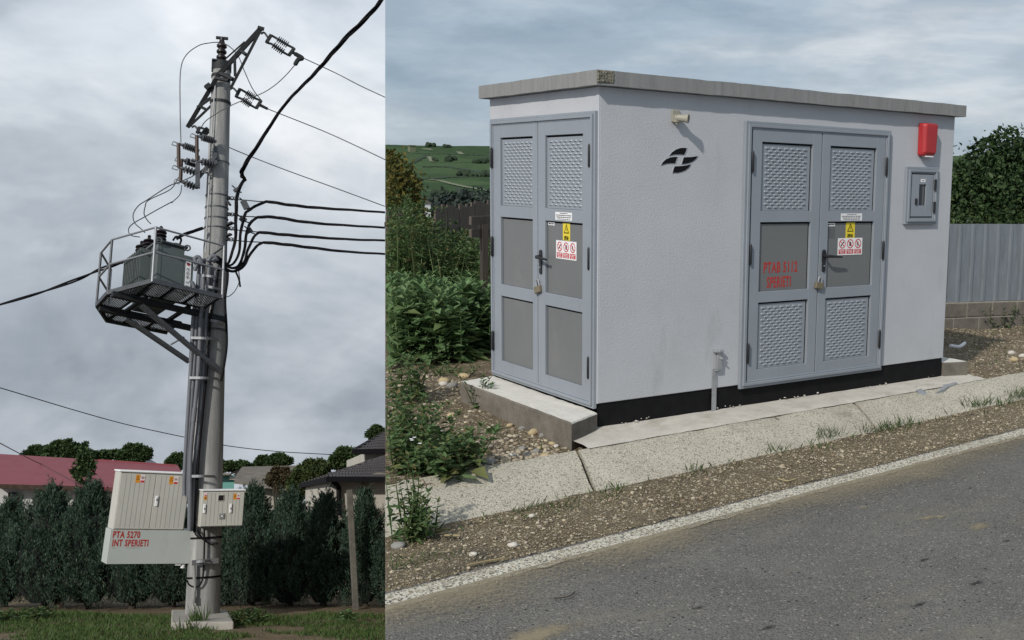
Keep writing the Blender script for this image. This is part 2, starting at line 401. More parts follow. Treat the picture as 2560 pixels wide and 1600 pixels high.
M['asphalt'] = speckle_mat('asphalt', (.104, .101, .095), (.148, .143, .132), [(95, .60, (.070, .068, .065)), (120, .68, (.205, .197, .178)), (60, .93, (.24, .225, .20)), (55, .985, (.032, .032, .033))], bump=.012, stain=[((.185, .168, .128), 1.0, .56, (.5, 1.6, 1)), ((.065, .065, .065), 1.7, .66, (1, 1, 1))])
M['soil'] = speckle_mat('stony_soil', (.115, .088, .056), (.205, .162, .105), [(48, .66, (.34, .285, .20)), (90, .64, (.05, .037, .026)), (28, .86, (.37, .32, .245))], bump=.028, stain=[((.06, .047, .034), 1.4, .56, (1, 1, 1))])
M['verge'] = speckle_mat('verge_soil', (.105, .083, .052), (.205, .168, .108), [(75, .70, (.34, .29, .20)), (110, .62, (.05, .039, .027)), (38, .92, (.40, .36, .28))], bump=.022, stain=[((.065, .058, .045), 1.6, .55, (1, 1, 1)), ((.20, .165, .105), 2.6, .62, (1, 1, 1))])
M['stone'] = isle_mat('stones', [(.16, .13, .095), (.33, .275, .19), (.25, .23, .19), (.46, .39, .28), (.40, .355, .28), (.20, .15, .10)], .85)
M['bank'] = mat('bank_earth', (.15, .115, .08), .95, var=.4, scale=3, bump=.03, bscale=9)
# ================================================================== KIOSK SITE
def yt(x): return -0.375 + 0.033 * x                   # top edge of the gutter slabs
def yb(x): return -0.845 + 0.0545 * x                  # bottom edge
def yw0(x): return -1.575 + 0.068 * x                  # edge line, far side
def yw1(x): return -1.748 + 0.069 * x
GZ = -0.15
def fbm(x, y, s, o=0.0): return mnoise.fractal(Vector((x * s, y * s, o)), 1.0, 2.0, 4)
def clip_seam(me, shift=0.0):
    bm = bmesh.new(); bm.from_mesh(me)
    bmesh.ops.bisect_plane(bm, geom=bm.verts[:] + bm.edges[:] + bm.faces[:], plane_co=CAM + SEAM_N * shift, plane_no=SEAM_N, clear_inner=True)
    bm.to_mesh(me); bm.free(); return me
def grid(x0, x1, nx, y0f, y1f, ny, zf):
    V = []; 
    for j in range(ny + 1):
        for i in range(nx + 1):
            x = x0 + (x1 - x0) * i / nx; a, b = y0f(x), y1f(x); y = a + (b - a) * j / ny
            V.append((x, y, zf(x, y)))
    F = [(j * (nx + 1) + i, j * (nx + 1) + i + 1, (j + 1) * (nx + 1) + i + 1, (j + 1) * (nx + 1) + i) for j in range(ny) for i in range(nx)]
    return mesh_of('g', V, F, True)
# land behind the gutter, rolling off towards the valley
def land_z(x, y):
    z = -0.035 + .035 * fbm(x, y, .7) + .018 * fbm(x, y, 3.1, 4)
    if x < -.3: z += .03 * min(1, (-.3 - x))
    if y > 18: z -= .0016 * (y - 18) ** 2
    return z
struct('ground', clip_seam(grid(-4, 13, 150, lambda x: yt(x) - .03, lambda x: 26.0, 170, land_z)), M['soil'])
M['meadow'] = mat('far_meadow', (.035, .055, .025), .95, var=.3, scale=.05)
struct('valley_ground', clip_seam(grid(-8, 420, 40, lambda x: 25.5 if x < 13 else -30, lambda x: 520, 40, lambda x, y: -.15 - .0016 * 64 - min(30, .035 * max(0, max(y - 25.5, x - 13))))), M['meadow'])
struct('ground', clip_seam(grid(12.9, 60, 40, lambda x: yt(x), lambda x: 26, 20, lambda x, y: -.03 - (.02 * max(0, x - 18)))), M['soil'])
# verge and road
def verge_z(x, y):
    t = (yb(x) - y) / max(.01, yb(x) - yw0(x))
    return GZ + .010 * fbm(x, y, 2.3, 9) + .006 * fbm(x, y, 9, 2) - .004 - .008 * max(0, .3 - t) - .05 * max(0, t - .93) / .1
struct('verge', clip_seam(grid(-4, 14, 260, lambda x: yw0(x) + .035 + .02 * fbm(x, 5, 3) + .015 * fbm(x, 2, 11), lambda x: yb(x) + .03, 30, verge_z)), M['verge'])
struct('verge', clip_seam(grid(13.95, 60, 30, lambda x: yw0(x) - .05, lambda x: yb(x) + .06, 4, lambda x, y: GZ)), M['verge'])
struct('road', clip_seam(grid(-7, 60, 160, lambda x: -18, lambda x: yw0(x) + .10 + .03 * math.sin(x * 3) , 40, lambda x, y: GZ - .012 + .006 * fbm(x, y, .6, 3))), M['asphalt'])
def linemesh():
    V = []; F = []; n = 900
    for i in range(n + 1):
        x = -4 + 34 * (i / n) ** 1.5
        a = .014 * fbm(x, 0, 9, 1) + .012 * fbm(x, 0, 31, 2); b = .018 * fbm(x, 0, 8, 5) + .014 * fbm(x, 0, 27, 7)
        for y in (yw0(x) + a, yw1(x) + b): V.append((x, y, GZ - .003 + .006 * fbm(x, y, .6, 3)))
    F = [(2 * i, 2 * i + 1, 2 * i + 3, 2 * i + 2) for i in range(n)]
    return mesh_of('l', V, F)
M['line'] = speckle_mat('worn_road_paint', (.46, .435, .36), (.56, .535, .455), [(58, .50, (.13, .125, .105)), (95, .60, (.10, .097, .088)), (40, .74, (.30, .265, .19))], bump=.008, stain=[((.22, .19, .14), 1.5, .60, (1, 1, 1))])
struct('road_edge_line', clip_seam(linemesh()), M['line'])
dm_ = bpy.data.materials.new('road_dust'); dm_.use_nodes = True; _t = dm_.node_tree; _p = _t.nodes['Principled BSDF']; _p.inputs['Roughness'].default_value = 1; _p.inputs['Specular IOR Level'].default_value = 0
_p.inputs['Base Color'].default_value = (.27, .235, .17, 1)
_a = _t.nodes.new('ShaderNodeAttribute'); _a.attribute_name = 'fade'; _c = _t.nodes.new('ShaderNodeTexCoord')
_n = _t.nodes.new('ShaderNodeTexNoise'); _n.inputs['Scale'].default_value = 55; _n.inputs['Detail'].default_value = 6; _n.inputs['Roughness'].default_value = .75; _t.links.new(_c.outputs['Object'], _n.inputs['Vector'])
_n2 = _t.nodes.new('ShaderNodeTexNoise'); _n2.inputs['Scale'].default_value = 1.4; _n2.inputs['Detail'].default_value = 4; _t.links.new(_c.outputs['Object'], _n2.inputs['Vector'])
_s = _t.nodes.new('ShaderNodeMath'); _s.operation = 'MULTIPLY_ADD'; _s.inputs[1].default_value = .55; _t.links.new(_a.outputs['Fac'], _s.inputs[0]); _t.links.new(_n.outputs['Fac'], _s.inputs[2])
_s2 = _t.nodes.new('ShaderNodeMath'); _s2.operation = 'MULTIPLY_ADD'; _s2.inputs[1].default_value = .5; _t.links.new(_n2.outputs['Fac'], _s2.inputs[0]); _t.links.new(_s.outputs[0], _s2.inputs[2])
_r = _t.nodes.new('ShaderNodeMapRange'); _r.inputs[1].default_value = 1.0; _r.inputs[2].default_value = 1.3; _r.inputs[4].default_value = .7; _t.links.new(_s2.outputs[0], _r.inputs[0]); _t.links.new(_r.outputs[0], _p.inputs['Alpha'])
M['dust'] = dm_
def dustmesh():
    V = []; F = []; A = []; n = 300; k = 6
    for i in range(n + 1):
        x = -4 + 24 * i / n
        for j in range(k + 1):
            t = j / k; y = yw1(x) + .045 - t * .60; V.append((x, y, GZ - .0005 + .006 * fbm(x, y, .6, 3))); A.append(1 - t)
    F = [(i * (k + 1) + j, (i + 1) * (k + 1) + j, (i + 1) * (k + 1) + j + 1, i * (k + 1) + j + 1) for i in range(n) for j in range(k)]
    me = mesh_of('d', V, F); at = me.attributes.new('fade', 'FLOAT', 'POINT'); at.data.foreach_set('value', A); return me
struct('road_dust', clip_seam(dustmesh()), M['dust'])
# the bank's cut edge
eb = MB(); d = Vector((-SEAM_N.y, SEAM_N.x, 0)).normalized(); d = d if d.y > 0 else -d
o = CAM + SEAM_N * .012
zs = [(0.2, -.22), (6.6, -.22), (7.2, -.12), (30, -.5), (60, -2.6)]
V = []; F = []
for i, (s, z) in enumerate(zs):
    p = o + d * s
    V += [(p.x, p.y, z), (p.x + .3 * SEAM_N.x, p.y + .3 * SEAM_N.y, z - 9 - s * .3)]
F = [(2 * i, 2 * i + 2, 2 * i + 3, 2 * i + 1) for i in range(len(zs) - 1)]
struct('bank', mesh_of('b', V, F), M['bank'])

def road_z(x, y): return GZ - .012 + .006 * fbm(x, y, .6, 3)
M['mud'] = dm_.copy(); M['mud'].name = 'dried_mud'; M['mud'].node_tree.nodes['Principled BSDF'].inputs['Base Color'].default_value = (.30, .255, .175, 1)
M['tar'] = dm_.copy(); M['tar'].name = 'tar_spot'; M['tar'].node_tree.nodes['Principled BSDF'].inputs['Base Color'].default_value = (.040, .040, .041, 1)
for u, v, sx_, sy_, m_ in ((2318, 1297, .10, .035, 'mud'), (2352, 1294, .07, .022, 'mud'), (2448, 1318, .13, .05, 'mud'), (2160, 1270, .05, .018, 'mud'), (1335, 1592, .24, .09, 'mud'), (2300, 1512, .07, .02, 'tar'), (2440, 1460, .06, .025, 'tar'), (2310, 1402, .05, .014, 'tar'), (2518, 1354, .04, .014, 'tar'), (1745, 1522, .05, .02, 'tar'), (2425, 1222, .035, .014, 'tar'), (1920, 1570, .07, .02, 'tar')):
    p = GR(u, v, GZ - .012); k = 26; pl = [(p.x, p.y, road_z(p.x, p.y) + .003)]; sx_ *= 1.5; sy_ *= 1.6
    for i in range(k):
        a_ = 6.2832 * i / k; r_ = 1 + .55 * fbm(math.cos(a_) + u, math.sin(a_) + v, 1.7, 2)
        x, y = p.x + math.cos(a_) * sx_ * r_, p.y + math.sin(a_) * sy_ * r_; pl.append((x, y, road_z(x, y) + .003))
    me = mesh_of('st', pl, [(0, 1 + i, 1 + (i + 1) % k) for i in range(k)]); at_ = me.attributes.new('fade', 'FLOAT', 'POINT'); at_.data.foreach_set('value', [1.15] + [.0] * k)
    struct('road_stain', me, M[m_])
# gutter of sloping concrete slabs
kb = bpy.data.objects.new('gutter', None); COL.objects.link(kb); kb['kind'] = 'structure'; WM['gutter'] = Matrix.Identity(4)
jt = [-3.2, -.41, 2.38, 5.2, 8.0, 10.9, 13.8, 16.6, 19.5, 26, 40]; jb = [-3.4, -.57, 2.25, 5.05, 7.85, 10.75, 13.6, 16.4, 19.3, 26, 40]
for i in range(len(jt) - 1):
    nx, ny = 46, 9; V = []; g = .015
    for j in range(ny + 1):
        t = j / ny
        for k in range(nx + 1):
            u = k / nx; a = jt[i] + g + (jb[i] - jt[i]) * t; b = jt[i + 1] - g + (jb[i + 1] - jt[i + 1]) * t
            e = .012 * fbm(i * 7 + t * 3, u * 40, .9, 3) if k in (0, nx) else 0
            x = a + (b - a) * u + e; y = yt(x) + (yb(x) - yt(x)) * t
            if j == ny: y += .012 * fbm(x, 0, 6, 2)
            z = -.004 - .15 * (t ** 1.25) + .006 * fbm(x, y, 2.5, i)
            if t == 0: z -= .004
            V.append((x, y, z))
    n1 = (nx + 1); F = [(j * n1 + k, j * n1 + k + 1, (j + 1) * n1 + k + 1, (j + 1) * n1 + k) for j in range(ny) for k in range(nx)]
    b0 = len(V); ring = [k for k in range(n1)] + [j * n1 + nx for j in range(1, ny + 1)] + [ny * n1 + k for k in range(nx - 1, -1, -1)] + [j * n1 for j in range(ny - 1, 0, -1)]
    V += [(V[r][0], V[r][1], V[r][2] - .12) for r in ring]
    F += [(ring[q], ring[(q + 1) % len(ring)], b0 + (q + 1) % len(ring), b0 + q) for q in range(len(ring))]
    me = mesh_of('s', V, F, True); me.set_sharp_from_angle(angle=math.radians(40))
    link('slab', clip_seam(me), M['gutter'], kb)
# cement fillet between wall and gutter, with its broken patch
def apz(x, y): return .006 + .003 * fbm(x, y, 4) + .012 * max(0, 1 + y / .12) - .010 * max(0, min(1, (yt(x) + .05 - y) / .06))
struct('cement_apron', grid(-.325, 4.28, 160, lambda x: yt(x) - .02 + (.010 * fbm(x, 3, 5) + .006 * fbm(x, 1, 17)) * min(1, (x + .33) * 4), lambda x: .02 if x > -.02 else -.2 + (x + .345) / .33 * .18, 10, apz), M['cement'])
def patch(name, uv, z, m, dz=.0):
    pts = [GR(u, v, z) for u, v in uv]; mb = MB(); n = len(pts)
    mb.add([(p.x, p.y, p.z + dz) for p in pts] + [(p.x, p.y, p.z - .02) for p in pts], [tuple(range(n))] + [(i, (i + 1) % n, n + (i + 1) % n, n + i) for i in range(n)])
    return mb.build(name, m)
def slab_z(x, y):
    t = max(0, min(1, (y - yt(x)) / (yb(x) - yt(x)))); return -.004 - .15 * t ** 1.25
def on_slab(u, v):
    z = -.03
    for _ in range(8):
        p = GR(u, v, z); z = slab_z(p.x, p.y)
    return p
pp = [on_slab(u, v) for u, v in [(2283, 972), (2310, 968), (2350, 962), (2388, 956), (2395, 960), (2372, 968), (2362, 975), (2345, 981), (2330, 988), (2312, 990), (2296, 982)]]
mb = MB(); n = len(pp); mb.add([p + Vector((0, 0, .007)) for p in pp] + [p - Vector((0, 0, .03)) for p in pp], [tuple(range(n))] + [(i, (i + 1) % n, n + (i + 1) % n, n + i) for i in range(n)])
M['mortar'] = mat('grey_mortar', (.24, .25, .265), .9, var=.12, scale=9, bump=.003)
mb.build('mortar_patch', M['mortar'], kb)
mb = MB(); q = [on_slab(u, v) + Vector((0, 0, .004)) for u, v in [(2281, 974), (2300, 966), (2340, 959), (2380, 952), (2412, 948)]]
mb.tube(smooth_curve(q, 4), .007, 5); mb.build('crack', M['ink'], kb)
for pts in ([(1056, 1199), (1064, 1212), (1066, 1224)], [(1064, 1212), (1080, 1210), (1095, 1226)], [(1064, 1212), (1050, 1218)], [(1928, 1038), (1940, 1046), (1948, 1049)]):
    mb = MB(); mb.tube(smooth_curve([on_slab(u, v) + Vector((0, 0, .003)) for u, v in pts], 4), .0035, 5); mb.build('crack', M['bank'], kb)

# ------------------------------------------------------------------ the kiosk
FRAMES = {'L': (Vector((1, 0, 0)), Vector((0, -1, 0))), 'S': (Vector((0, -1, 0)), Vector((-1, 0, 0)))}
OFF = {'L': 0.0, 'S': 0.0}                             # sideways set-out of whatever is being fitted
def fp(face, s, z, d):                                 # long face: s = x; short face: s = y
    s = s + OFF[face]
    return Vector((s, -d, z)) if face == 'L' else Vector((-d, s, z))
def fbox(mb, face, s0, s1, z0, z1, d0, d1):
    a, b = fp(face, s0, z0, d0), fp(face, s1, z1, d1)
    return mb.box((min(a.x, b.x), min(a.y, b.y), min(a.z, b.z)), (max(a.x, b.x), max(a.y, b.y), max(a.z, b.z)))
def fpoly(mb, face, poly, d0, d1):                     # poly in (s, z)
    n = len(poly); vs = [fp(face, s, z, d) for d in (d0, d1) for s, z in poly]
    return mb.add(vs, [tuple(range(n)), tuple(range(2 * n - 1, n - 1, -1))] + [(i, (i + 1) % n, n + (i + 1) % n, n + i) for i in range(n)])
def ring(mb, face, s, z, r0, r1, d0, d1, n=28):
    vs = [fp(face, s + r * math.cos(6.28318 * k / n), z + r * math.sin(6.28318 * k / n), d) for d in (d0, d1) for r in (r0, r1) for k in range(n)]
    fs = []
    for k in range(n):
        j = (k + 1) % n
        fs += [(2 * n + k, 2 * n + j, 3 * n + j, 3 * n + k), (n + k, n + j, 3 * n + j, 3 * n + k), (k, j, 2 * n + j, 2 * n + k)]
    return mb.add(vs, fs)
def text(body, face, s, z, d, size, m, parent, sx=1.0, align='LEFT', bold=0.0, name='lettering', extr=.0006, rot=0):
    c = bpy.data.curves.new(name, 'FONT'); c.body = body; c.size = size; c.align_x = align; c.align_y = 'CENTER'; c.offset = bold; c.extrude = extr
    c.resolution_u = 3; c.space_character = 1.14 if bold > .003 else 1.0
    o = bpy.data.objects.new(name, c); COL.objects.link(o); c.materials.append(m)
    ex, nn = FRAMES[face]; R_ = Matrix((ex, Vector((0, 0, 1)), nn)).transposed().to_4x4()
    L = Matrix.Translation(fp(face, s, z, d)) @ R_ @ Matrix.Rotation(rot, 4, 'Z') @ Matrix.Diagonal((sx, 1, 1, 1))
    o.parent = parent; o.matrix_local = wm(parent).inverted() @ FR @ L; WM[o.name] = FR @ L
    return o
KL, KW, KH = 3.93, 1.74, 2.5
kiosk = thing('transformer_kiosk', 'grey rendered kiosk with flat concrete roof, black plinth and louvred double doors', 'kiosk', (0, 0, 0))
mb = MB().box((0, 0, .2), (KL, KW, KH)); mb.build('wall', M['stucco'], kiosk, bevel=.006)
MB().box((.012, .012, -.06), (KL - .006, KW - .012, .2)).build('plinth', M['bitumen'], kiosk)
fbox(MB(), 'S', .0, .045, .2, KH - .001, 0.0, .004).build('corner_bead', M['trim_white'], kiosk)
# roof slab with rough, chipped corner
rf = MB(); x0, x1, y0, y1 = -.072, 4.0, -.072, KW + .06; zt, zb_ = 2.606, 2.502
n = 120; top = []; 
def edge(p): return p + Vector((.0025 * fbm(p.x, p.y, 7, 1), .0025 * fbm(p.y, p.x, 8, 2), .004 * fbm(p.x, p.y, 5, 3)))
path = [Vector((x0, y1 - (y1 - y0) * i / 50, 0)) for i in range(50)] + [Vector((x0 + (x1 - x0) * i / 120, y0, 0)) for i in range(120)] + [Vector((x1, y0 + (y1 - y0) * i / 50, 0)) for i in range(50)] + [Vector((x1 - (x1 - x0) * i / 120, y1, 0)) for i in range(120)]
m_ = len(path); vs = [edge(p + Vector((0, 0, z))) for z in (zb_, zt) for p in path]
rf.add(vs, [tuple(range(m_)), tuple(range(2 * m_ - 1, m_ - 1, -1))] + [(i, (i + 1) % m_, m_ + (i + 1) % m_, m_ + i) for i in range(m_)])
roof = rf.build('roof', M['roof_conc'], kiosk)
V = []; F = []; nx, nz = 14, 10
for j in range(nz + 1):
    for i in range(nx + 1):
        s = i / nx; t = j / nz; x = x0 + .002 + .145 * s + (.012 * fbm(3, t * 9, 1) if i == nx else 0)
        dep = .004 + .010 * abs(fbm(s * 6, t * 5, 1.2, 8)) if 0 < i < nx and 0 < j < nz else -.001
        V.append((x, y0 - dep, zb_ + .014 + (zt - zb_ - .014) * t))
F = [(j * (nx + 1) + i, j * (nx + 1) + i + 1, (j + 1) * (nx + 1) + i + 1, (j + 1) * (nx + 1) + i) for j in range(nz) for i in range(nx)]
link('chipped_corner', mesh_of('c', V, F), M['rough_conc'], roof)
for (u, v) in ((1659, 186), (2197, 240)):
    r = ray(u, v); t = (zt - CAM.z) / r.z; 
    p = CAM + r * (((.55) - CAM.y) / r.y); p.z = zt
    mb = MB(); mb.tube([p + Vector((.055 * math.cos(a), 0, .075 * math.sin(a))) for a in np.linspace(-.15, math.pi + .15, 14)], .006, 6); mb.build('lifting_loop', M['steel'], roof)
# doors
def louvre_panel(face, s0, s1, z0, z1, d, parent, cols=7):
    mb = MB(); fbox(mb, face, s0, s1, z0, z1, d - .004, d)
    pn = mb.build('vent_panel', M['door'], parent)
    W = abs(s1 - s0); H = z1 - z0; a, b = min(s0, s1), max(s0, s1)
    pitch = (W - .05) / cols; rows = int(round(H / .0262)); rp = (H - .036) / rows; V = []; F = []
    for r in range(rows):
        k = cols if r % 2 == 0 else cols - 1
        off = .025 + (0 if r % 2 == 0 else pitch / 2); z = z1 - .018 - rp * (r + .5)
        for i in range(k):
            c = a + off + pitch * (i + .5); w_ = pitch * .355; h_ = rp * .30; b0 = len(V)
            # a pressed lens: high lip below, sloping back to the sheet above
            V += [fp(face, c - w_, z - h_ * .4, d), fp(face, c + w_, z - h_ * .4, d), fp(face, c + w_ * .78, z + h_, d), fp(face, c - w_ * .78, z + h_, d),
                  fp(face, c - w_ * .72, z - h_ * .8, d + .008), fp(face, c + w_ * .72, z - h_ * .8, d + .008), fp(face, c + w_ * .6, z + h_ * .1, d + .0075), fp(face, c - w_ * .6, z + h_ * .1, d + .0075)]
            F += [(b0 + 4, b0 + 5, b0 + 6, b0 + 7), (b0, b0 + 1, b0 + 5, b0 + 4), (b0 + 1, b0 + 2, b0 + 6, b0 + 5), (b0 + 2, b0 + 3, b0 + 7, b0 + 6), (b0 + 3, b0, b0 + 4, b0 + 7)]
    mb = MB(); mb.add(V, F); o_ = mb.build('louvres', M['door'], parent); o_['kind'] = 'stuff'
    return pn
def door_trim(face, s0, s1, z0, z1, w_, parent, name='door_frame'):
    """moulded surround: two steps on each of four sides"""
    mb = MB(); a, b = min(s0, s1), max(s0, s1)
    for (i, d) in ((0, .030), (w_ * .38, .044), (w_ * .80, .034)):
        k = [w_ * .38, w_ * .42, w_ * .20][[0, w_ * .38, w_ * .80].index(i)]
        fbox(mb, face, a + i, a + i + k, z0 + i, z1 - i, 0.001, d); fbox(mb, face, b - i - k, b - i, z0 + i, z1 - i, 0.001, d)
        fbox(mb, face, a + i + k, b - i - k, z1 - i - k, z1 - i, 0.001, d - .0004); fbox(mb, face, a + i + k, b - i - k, z0 + i, z0 + i + k, 0.001, d - .0004)
    return mb.build(name, M['door'], parent, bevel=.004)
def door_leaf(face, s0, s1, z0, z1, cells, parent, label=None):
    a, b = min(s0, s1), max(s0, s1); mb = MB(); D0, D1 = .004, .030
    ia, ib = min(c[0] for c in cells), max(c[1] for c in cells)
    fbox(mb, face, a, ia, z0, z1, D0, D1); fbox(mb, face, ib, b, z0, z1, D0, D1)
    zz = sorted([(c[2], c[3]) for c in cells]); lo = z0
    for za, zb2 in zz + [(z1, z1)]:
        fbox(mb, face, ia, ib, lo, za, D0, D1 - .0003); lo = zb2
    lf = mb.build('door', M['door'], parent, bevel=.0025)
    if label: lf['label'] = label
    bk = MB(); bk_d = .008
    for (c0, c1, za, zb2, kind) in cells:
        g = .015
        fbox(MB(), face, c0 + .0005, c1 - .0005, za + .0005, zb2 - .0005, .004, .0055).build('panel_backing', M['ink'], lf)  # black sheet behind the panel, showing as a dark line in the gap
        if kind == 'v': louvre_panel(face, c0 + (0 if face == 'S' else .006), c1 - (0.006 if face == 'S' else g + .003), za + .002, zb2 - g, .014, lf)
        else: fbox(MB(), face, c0 + .002, c1 - g, za + .002, zb2 - g, .0055, .012).build('panel', M['panel'], lf)
    return lf
OFF['L'] = -.032; OFF['S'] = -.042
# short face (s = y): the leaf at the far left of the picture has the larger y
door_trim('S', .058, 1.722, .160, 2.330, .058, kiosk)
SL = door_leaf('S', .902, 1.660, .207, 2.284, [(.980, 1.534, .308, .862, 'p'), (.980, 1.534, .960, 1.523, 'p'), (.980, 1.534, 1.617, 2.172, 'v')], kiosk)
SR = door_leaf('S', .120, .892, .207, 2.284, [(.222, .780, .306, .862, 'p'), (.222, .780, .960, 1.521, 'p'), (.222, .780, 1.617, 2.172, 'v')], kiosk)
door_trim('L', 1.372, 3.058, .170, 2.330, .062, kiosk)
LL = door_leaf('L', 1.446, 2.208, .216, 2.278, [(1.546, 2.106, .318, .872, 'v'), (1.546, 2.106, .962, 1.528, 'p'), (1.546, 2.106, 1.619, 2.171, 'v')], kiosk)
LR = door_leaf('L', 2.218, 2.990, .216, 2.278, [(2.312, 2.880, .317, .868, 'v'), (2.312, 2.880, .962, 1.528, 'p'), (2.312, 2.880, 1.619, 2.168, 'v')], kiosk)
for face, leaf, s in (('S', SR, .108), ('S', SL, 1.668), ('L', LL, 1.438), ('L', LR, 2.998)):
    for z in (2.011, 1.270, .464):
        mb = MB(); p0, p1 = fp(face, s, z - .085, .044), fp(face, s, z + .085, .044)
        mb.tube([p0, p0 + Vector((0, 0, .012)), p1 - Vector((0, 0, .012)), p1], [.006, .0115, .0115, .006], 10); mb.build('hinge', M['black'], leaf, smooth=True)
for face, leaf, s, sg in (('S', SR, .842, -1), ('L', LR, 2.270, 1)):
    mb = MB(); fpoly(mb, face, [(s + .021 * math.cos(a), 1.232 + (.035 if math.sin(a) > 0 else -.035) + .024 * math.sin(a)) for a in np.linspace(0, 6.283, 20)[:-1]], .031, .040)
    mb.tube([fp(face, s, 1.236, .04), fp(face, s, 1.236, .075), fp(face, s + sg * .02, 1.236, .083), fp(face, s + sg * .09, 1.232, .084), fp(face, s + sg * .172, 1.226, .082)], [.015, .013, .014, .011, .008], 10)
    mb.build('handle', M['black'], leaf, smooth=True)
    mb = MB(); fpoly(mb, face, [(s + .018 * math.cos(a), 1.143 + (.026 if math.sin(a) > 0 else -.026) + .018 * math.sin(a)) for a in np.linspace(0, 6.283, 20)[:-1]], .031, .041)
    es = mb.build('lock_plate', M['black'], leaf, bevel=.002)
    mb = MB(); mb.lathe(fp(face, s + .002, 1.152, .041), FRAMES[face][1], [(0, .007), (.003, .006)], 10); mb.build('keyhole', M['steel'], leaf, smooth=True)
# printed notices on the doors
def notice(face, leaf, sa, sb, za, zb2, rows, d=.031, heads=True):
    pl = fbox(MB(), face, sa, sb, za, zb2, d - .001, d).build('notice', M['white'], leaf)
    return pl
def dash_rows(face, leaf, sa, sb, rows, d, m, seed=1):
    """lines of print too small to be read, as dashes"""
    r_ = random.Random(seed); mb = MB(); dr = 1 if sb > sa else -1
    for (z, h, a, b) in rows:
        s = sa + (sb - sa) * a; end = sa + (sb - sa) * b
        while (end - s) * dr > .006:
            L_ = min(r_.uniform(.012, .034), abs(end - s)); fbox(mb, face, s, s + dr * L_, z - h / 2, z + h / 2, d - .0003, d + .0004); s += dr * (L_ + r_.uniform(.003, .008))
    return mb.build('small_print', m, leaf)
def warning(face, leaf, cx, zt_, zb2, wd, d, sg):
    """yellow hazard plate: black triangle with a bolt, two words below"""
    h = zt_ - zb2; fbox(MB(), face, cx - wd / 2, cx + wd / 2, zb2, zt_, d - .001, d).build('hazard_sign', M['yellow'], leaf)
    def tri(k, oz): return [(cx - sg * .86 * k, oz - k * .62), (cx + sg * .86 * k, oz - k * .62), (cx, oz + k * 1.0)]
    oz = zt_ - h * .38; mb = MB(); fpoly(mb, face, tri(h * .34, oz), d - .0003, d + .0005); mb.build('triangle', M['ink'], leaf)
    fpoly(MB(), face, tri(h * .225, oz - h * .012), d, d + .0010).build('triangle', M['yellow'], leaf)
    b = [(.10, .42), (-.16, -.02), (-.02, -.02), (-.10, -.38), (.17, .10), (.03, .10)]
    fpoly(MB(), face, [(cx + sg * x * h * .3, oz + z * h * .34) for x, z in b], d + .0005, d + .0016).build('bolt', M['ink'], leaf)
    text('PERICOL', face, cx, zb2 + h * .195, d + .0006, h * .15, M['ink'], leaf, .86, 'CENTER', .0006)
    text('ELECTRIC', face, cx, zb2 + h * .085, d + .0006, h * .15, M['ink'], leaf, .80, 'CENTER', .0006)
def prohibit(face, leaf, c, z, r, d, sg, kind):
    ring(MB(), face, c, z, r * .80, r, d - .0003, d + .0008).build('ring', M['red'], leaf)
    mb = MB(); a = math.radians(135)
    p = [(-r * .84, -r * .09), (r * .84, -r * .09), (r * .84, r * .09), (-r * .84, r * .09)]
    fpoly(mb, face, [(c + sg * (x * math.cos(a) - y * math.sin(a)), z + x * math.sin(a) + y * math.cos(a)) for x, y in p], d - .0003, d + .0012); mb.build('bar', M['red'], leaf)
    mb = MB(); P_ = lambda pl: fpoly(mb, face, [(c + sg * x * r, z + y * r) for x, y in pl], d - .0003, d + .0006 + .0001 * len(mb.v) / 20)
    if kind == 0:
        P_([(.15, .10), (.50, .18), (.52, .45), (.28, .50), (.10, .30)]); P_([(-.5, -.48), (-.3, -.60), (.2, .1), (.06, .2)]); P_([(-.5, -.2), (-.3, -.1), (-.2, -.42), (-.42, -.5)])
    elif kind == 1:
        P_([(-.22, -.5), (.2, -.5), (.3, -.05), (.22, .05), (-.25, .05), (-.3, -.1)])
        for k in range(4): P_([(-.23 + k * .125, .04), (-.14 + k * .125, .04), (-.14 + k * .125, .38 + .1 * (k in (1, 2))), (-.23 + k * .125, .38 + .1 * (k in (1, 2)))])
        P_([(.26, -.1), (.45, .16), (.36, .2), (.2, .0)])
    else:
        P_([(-.14, .46), (.06, .5), (.1, .3), (-.1, .26)]); P_([(-.2, .24), (.12, .26), (.2, -.1), (-.1, -.16)]); P_([(-.12, -.1), (.05, -.1), (-.2, -.62), (-.36, -.58)]); P_([(.04, -.1), (.18, -.1), (.42, -.56), (.28, -.62)]); P_([(-.2, .2), (-.5, -.1), (-.42, -.18), (-.1, .05)])
    mb.build('pictogram', M['ink'], leaf)
def prohibition_plate(face, leaf, sa, sb, za, zb2, d, sg):
    fbox(MB(), face, sa, sb, za, zb2, d - .001, d).build('prohibition_sign', M['white'], leaf)
    w_ = abs(sb - sa); h = zb2 - za; s0 = sa if sg > 0 else max(sa, sb)
    for k in range(3):
        c = (min(sa, sb) if sg > 0 else max(sa, sb)) + sg * w_ * (.18 + .32 * k)
        prohibit(face, leaf, c, zb2 - h * .34, h * .27, d, sg, k)
        fbox(MB(), face, c - w_ * .138, c + w_ * .138, za + h * .07, za + h * .34, d - .0003, d + .0006).build('red_field', M['red'], leaf)
        dash_rows(face, leaf, c - sg * w_ * .12, c + sg * w_ * .12, [(za + h * (.275 - .075 * q), h * .032, .05 + .06 * q, .97 - .05 * q) for q in range(3)], d + .0008, M['white'], 5 + k)
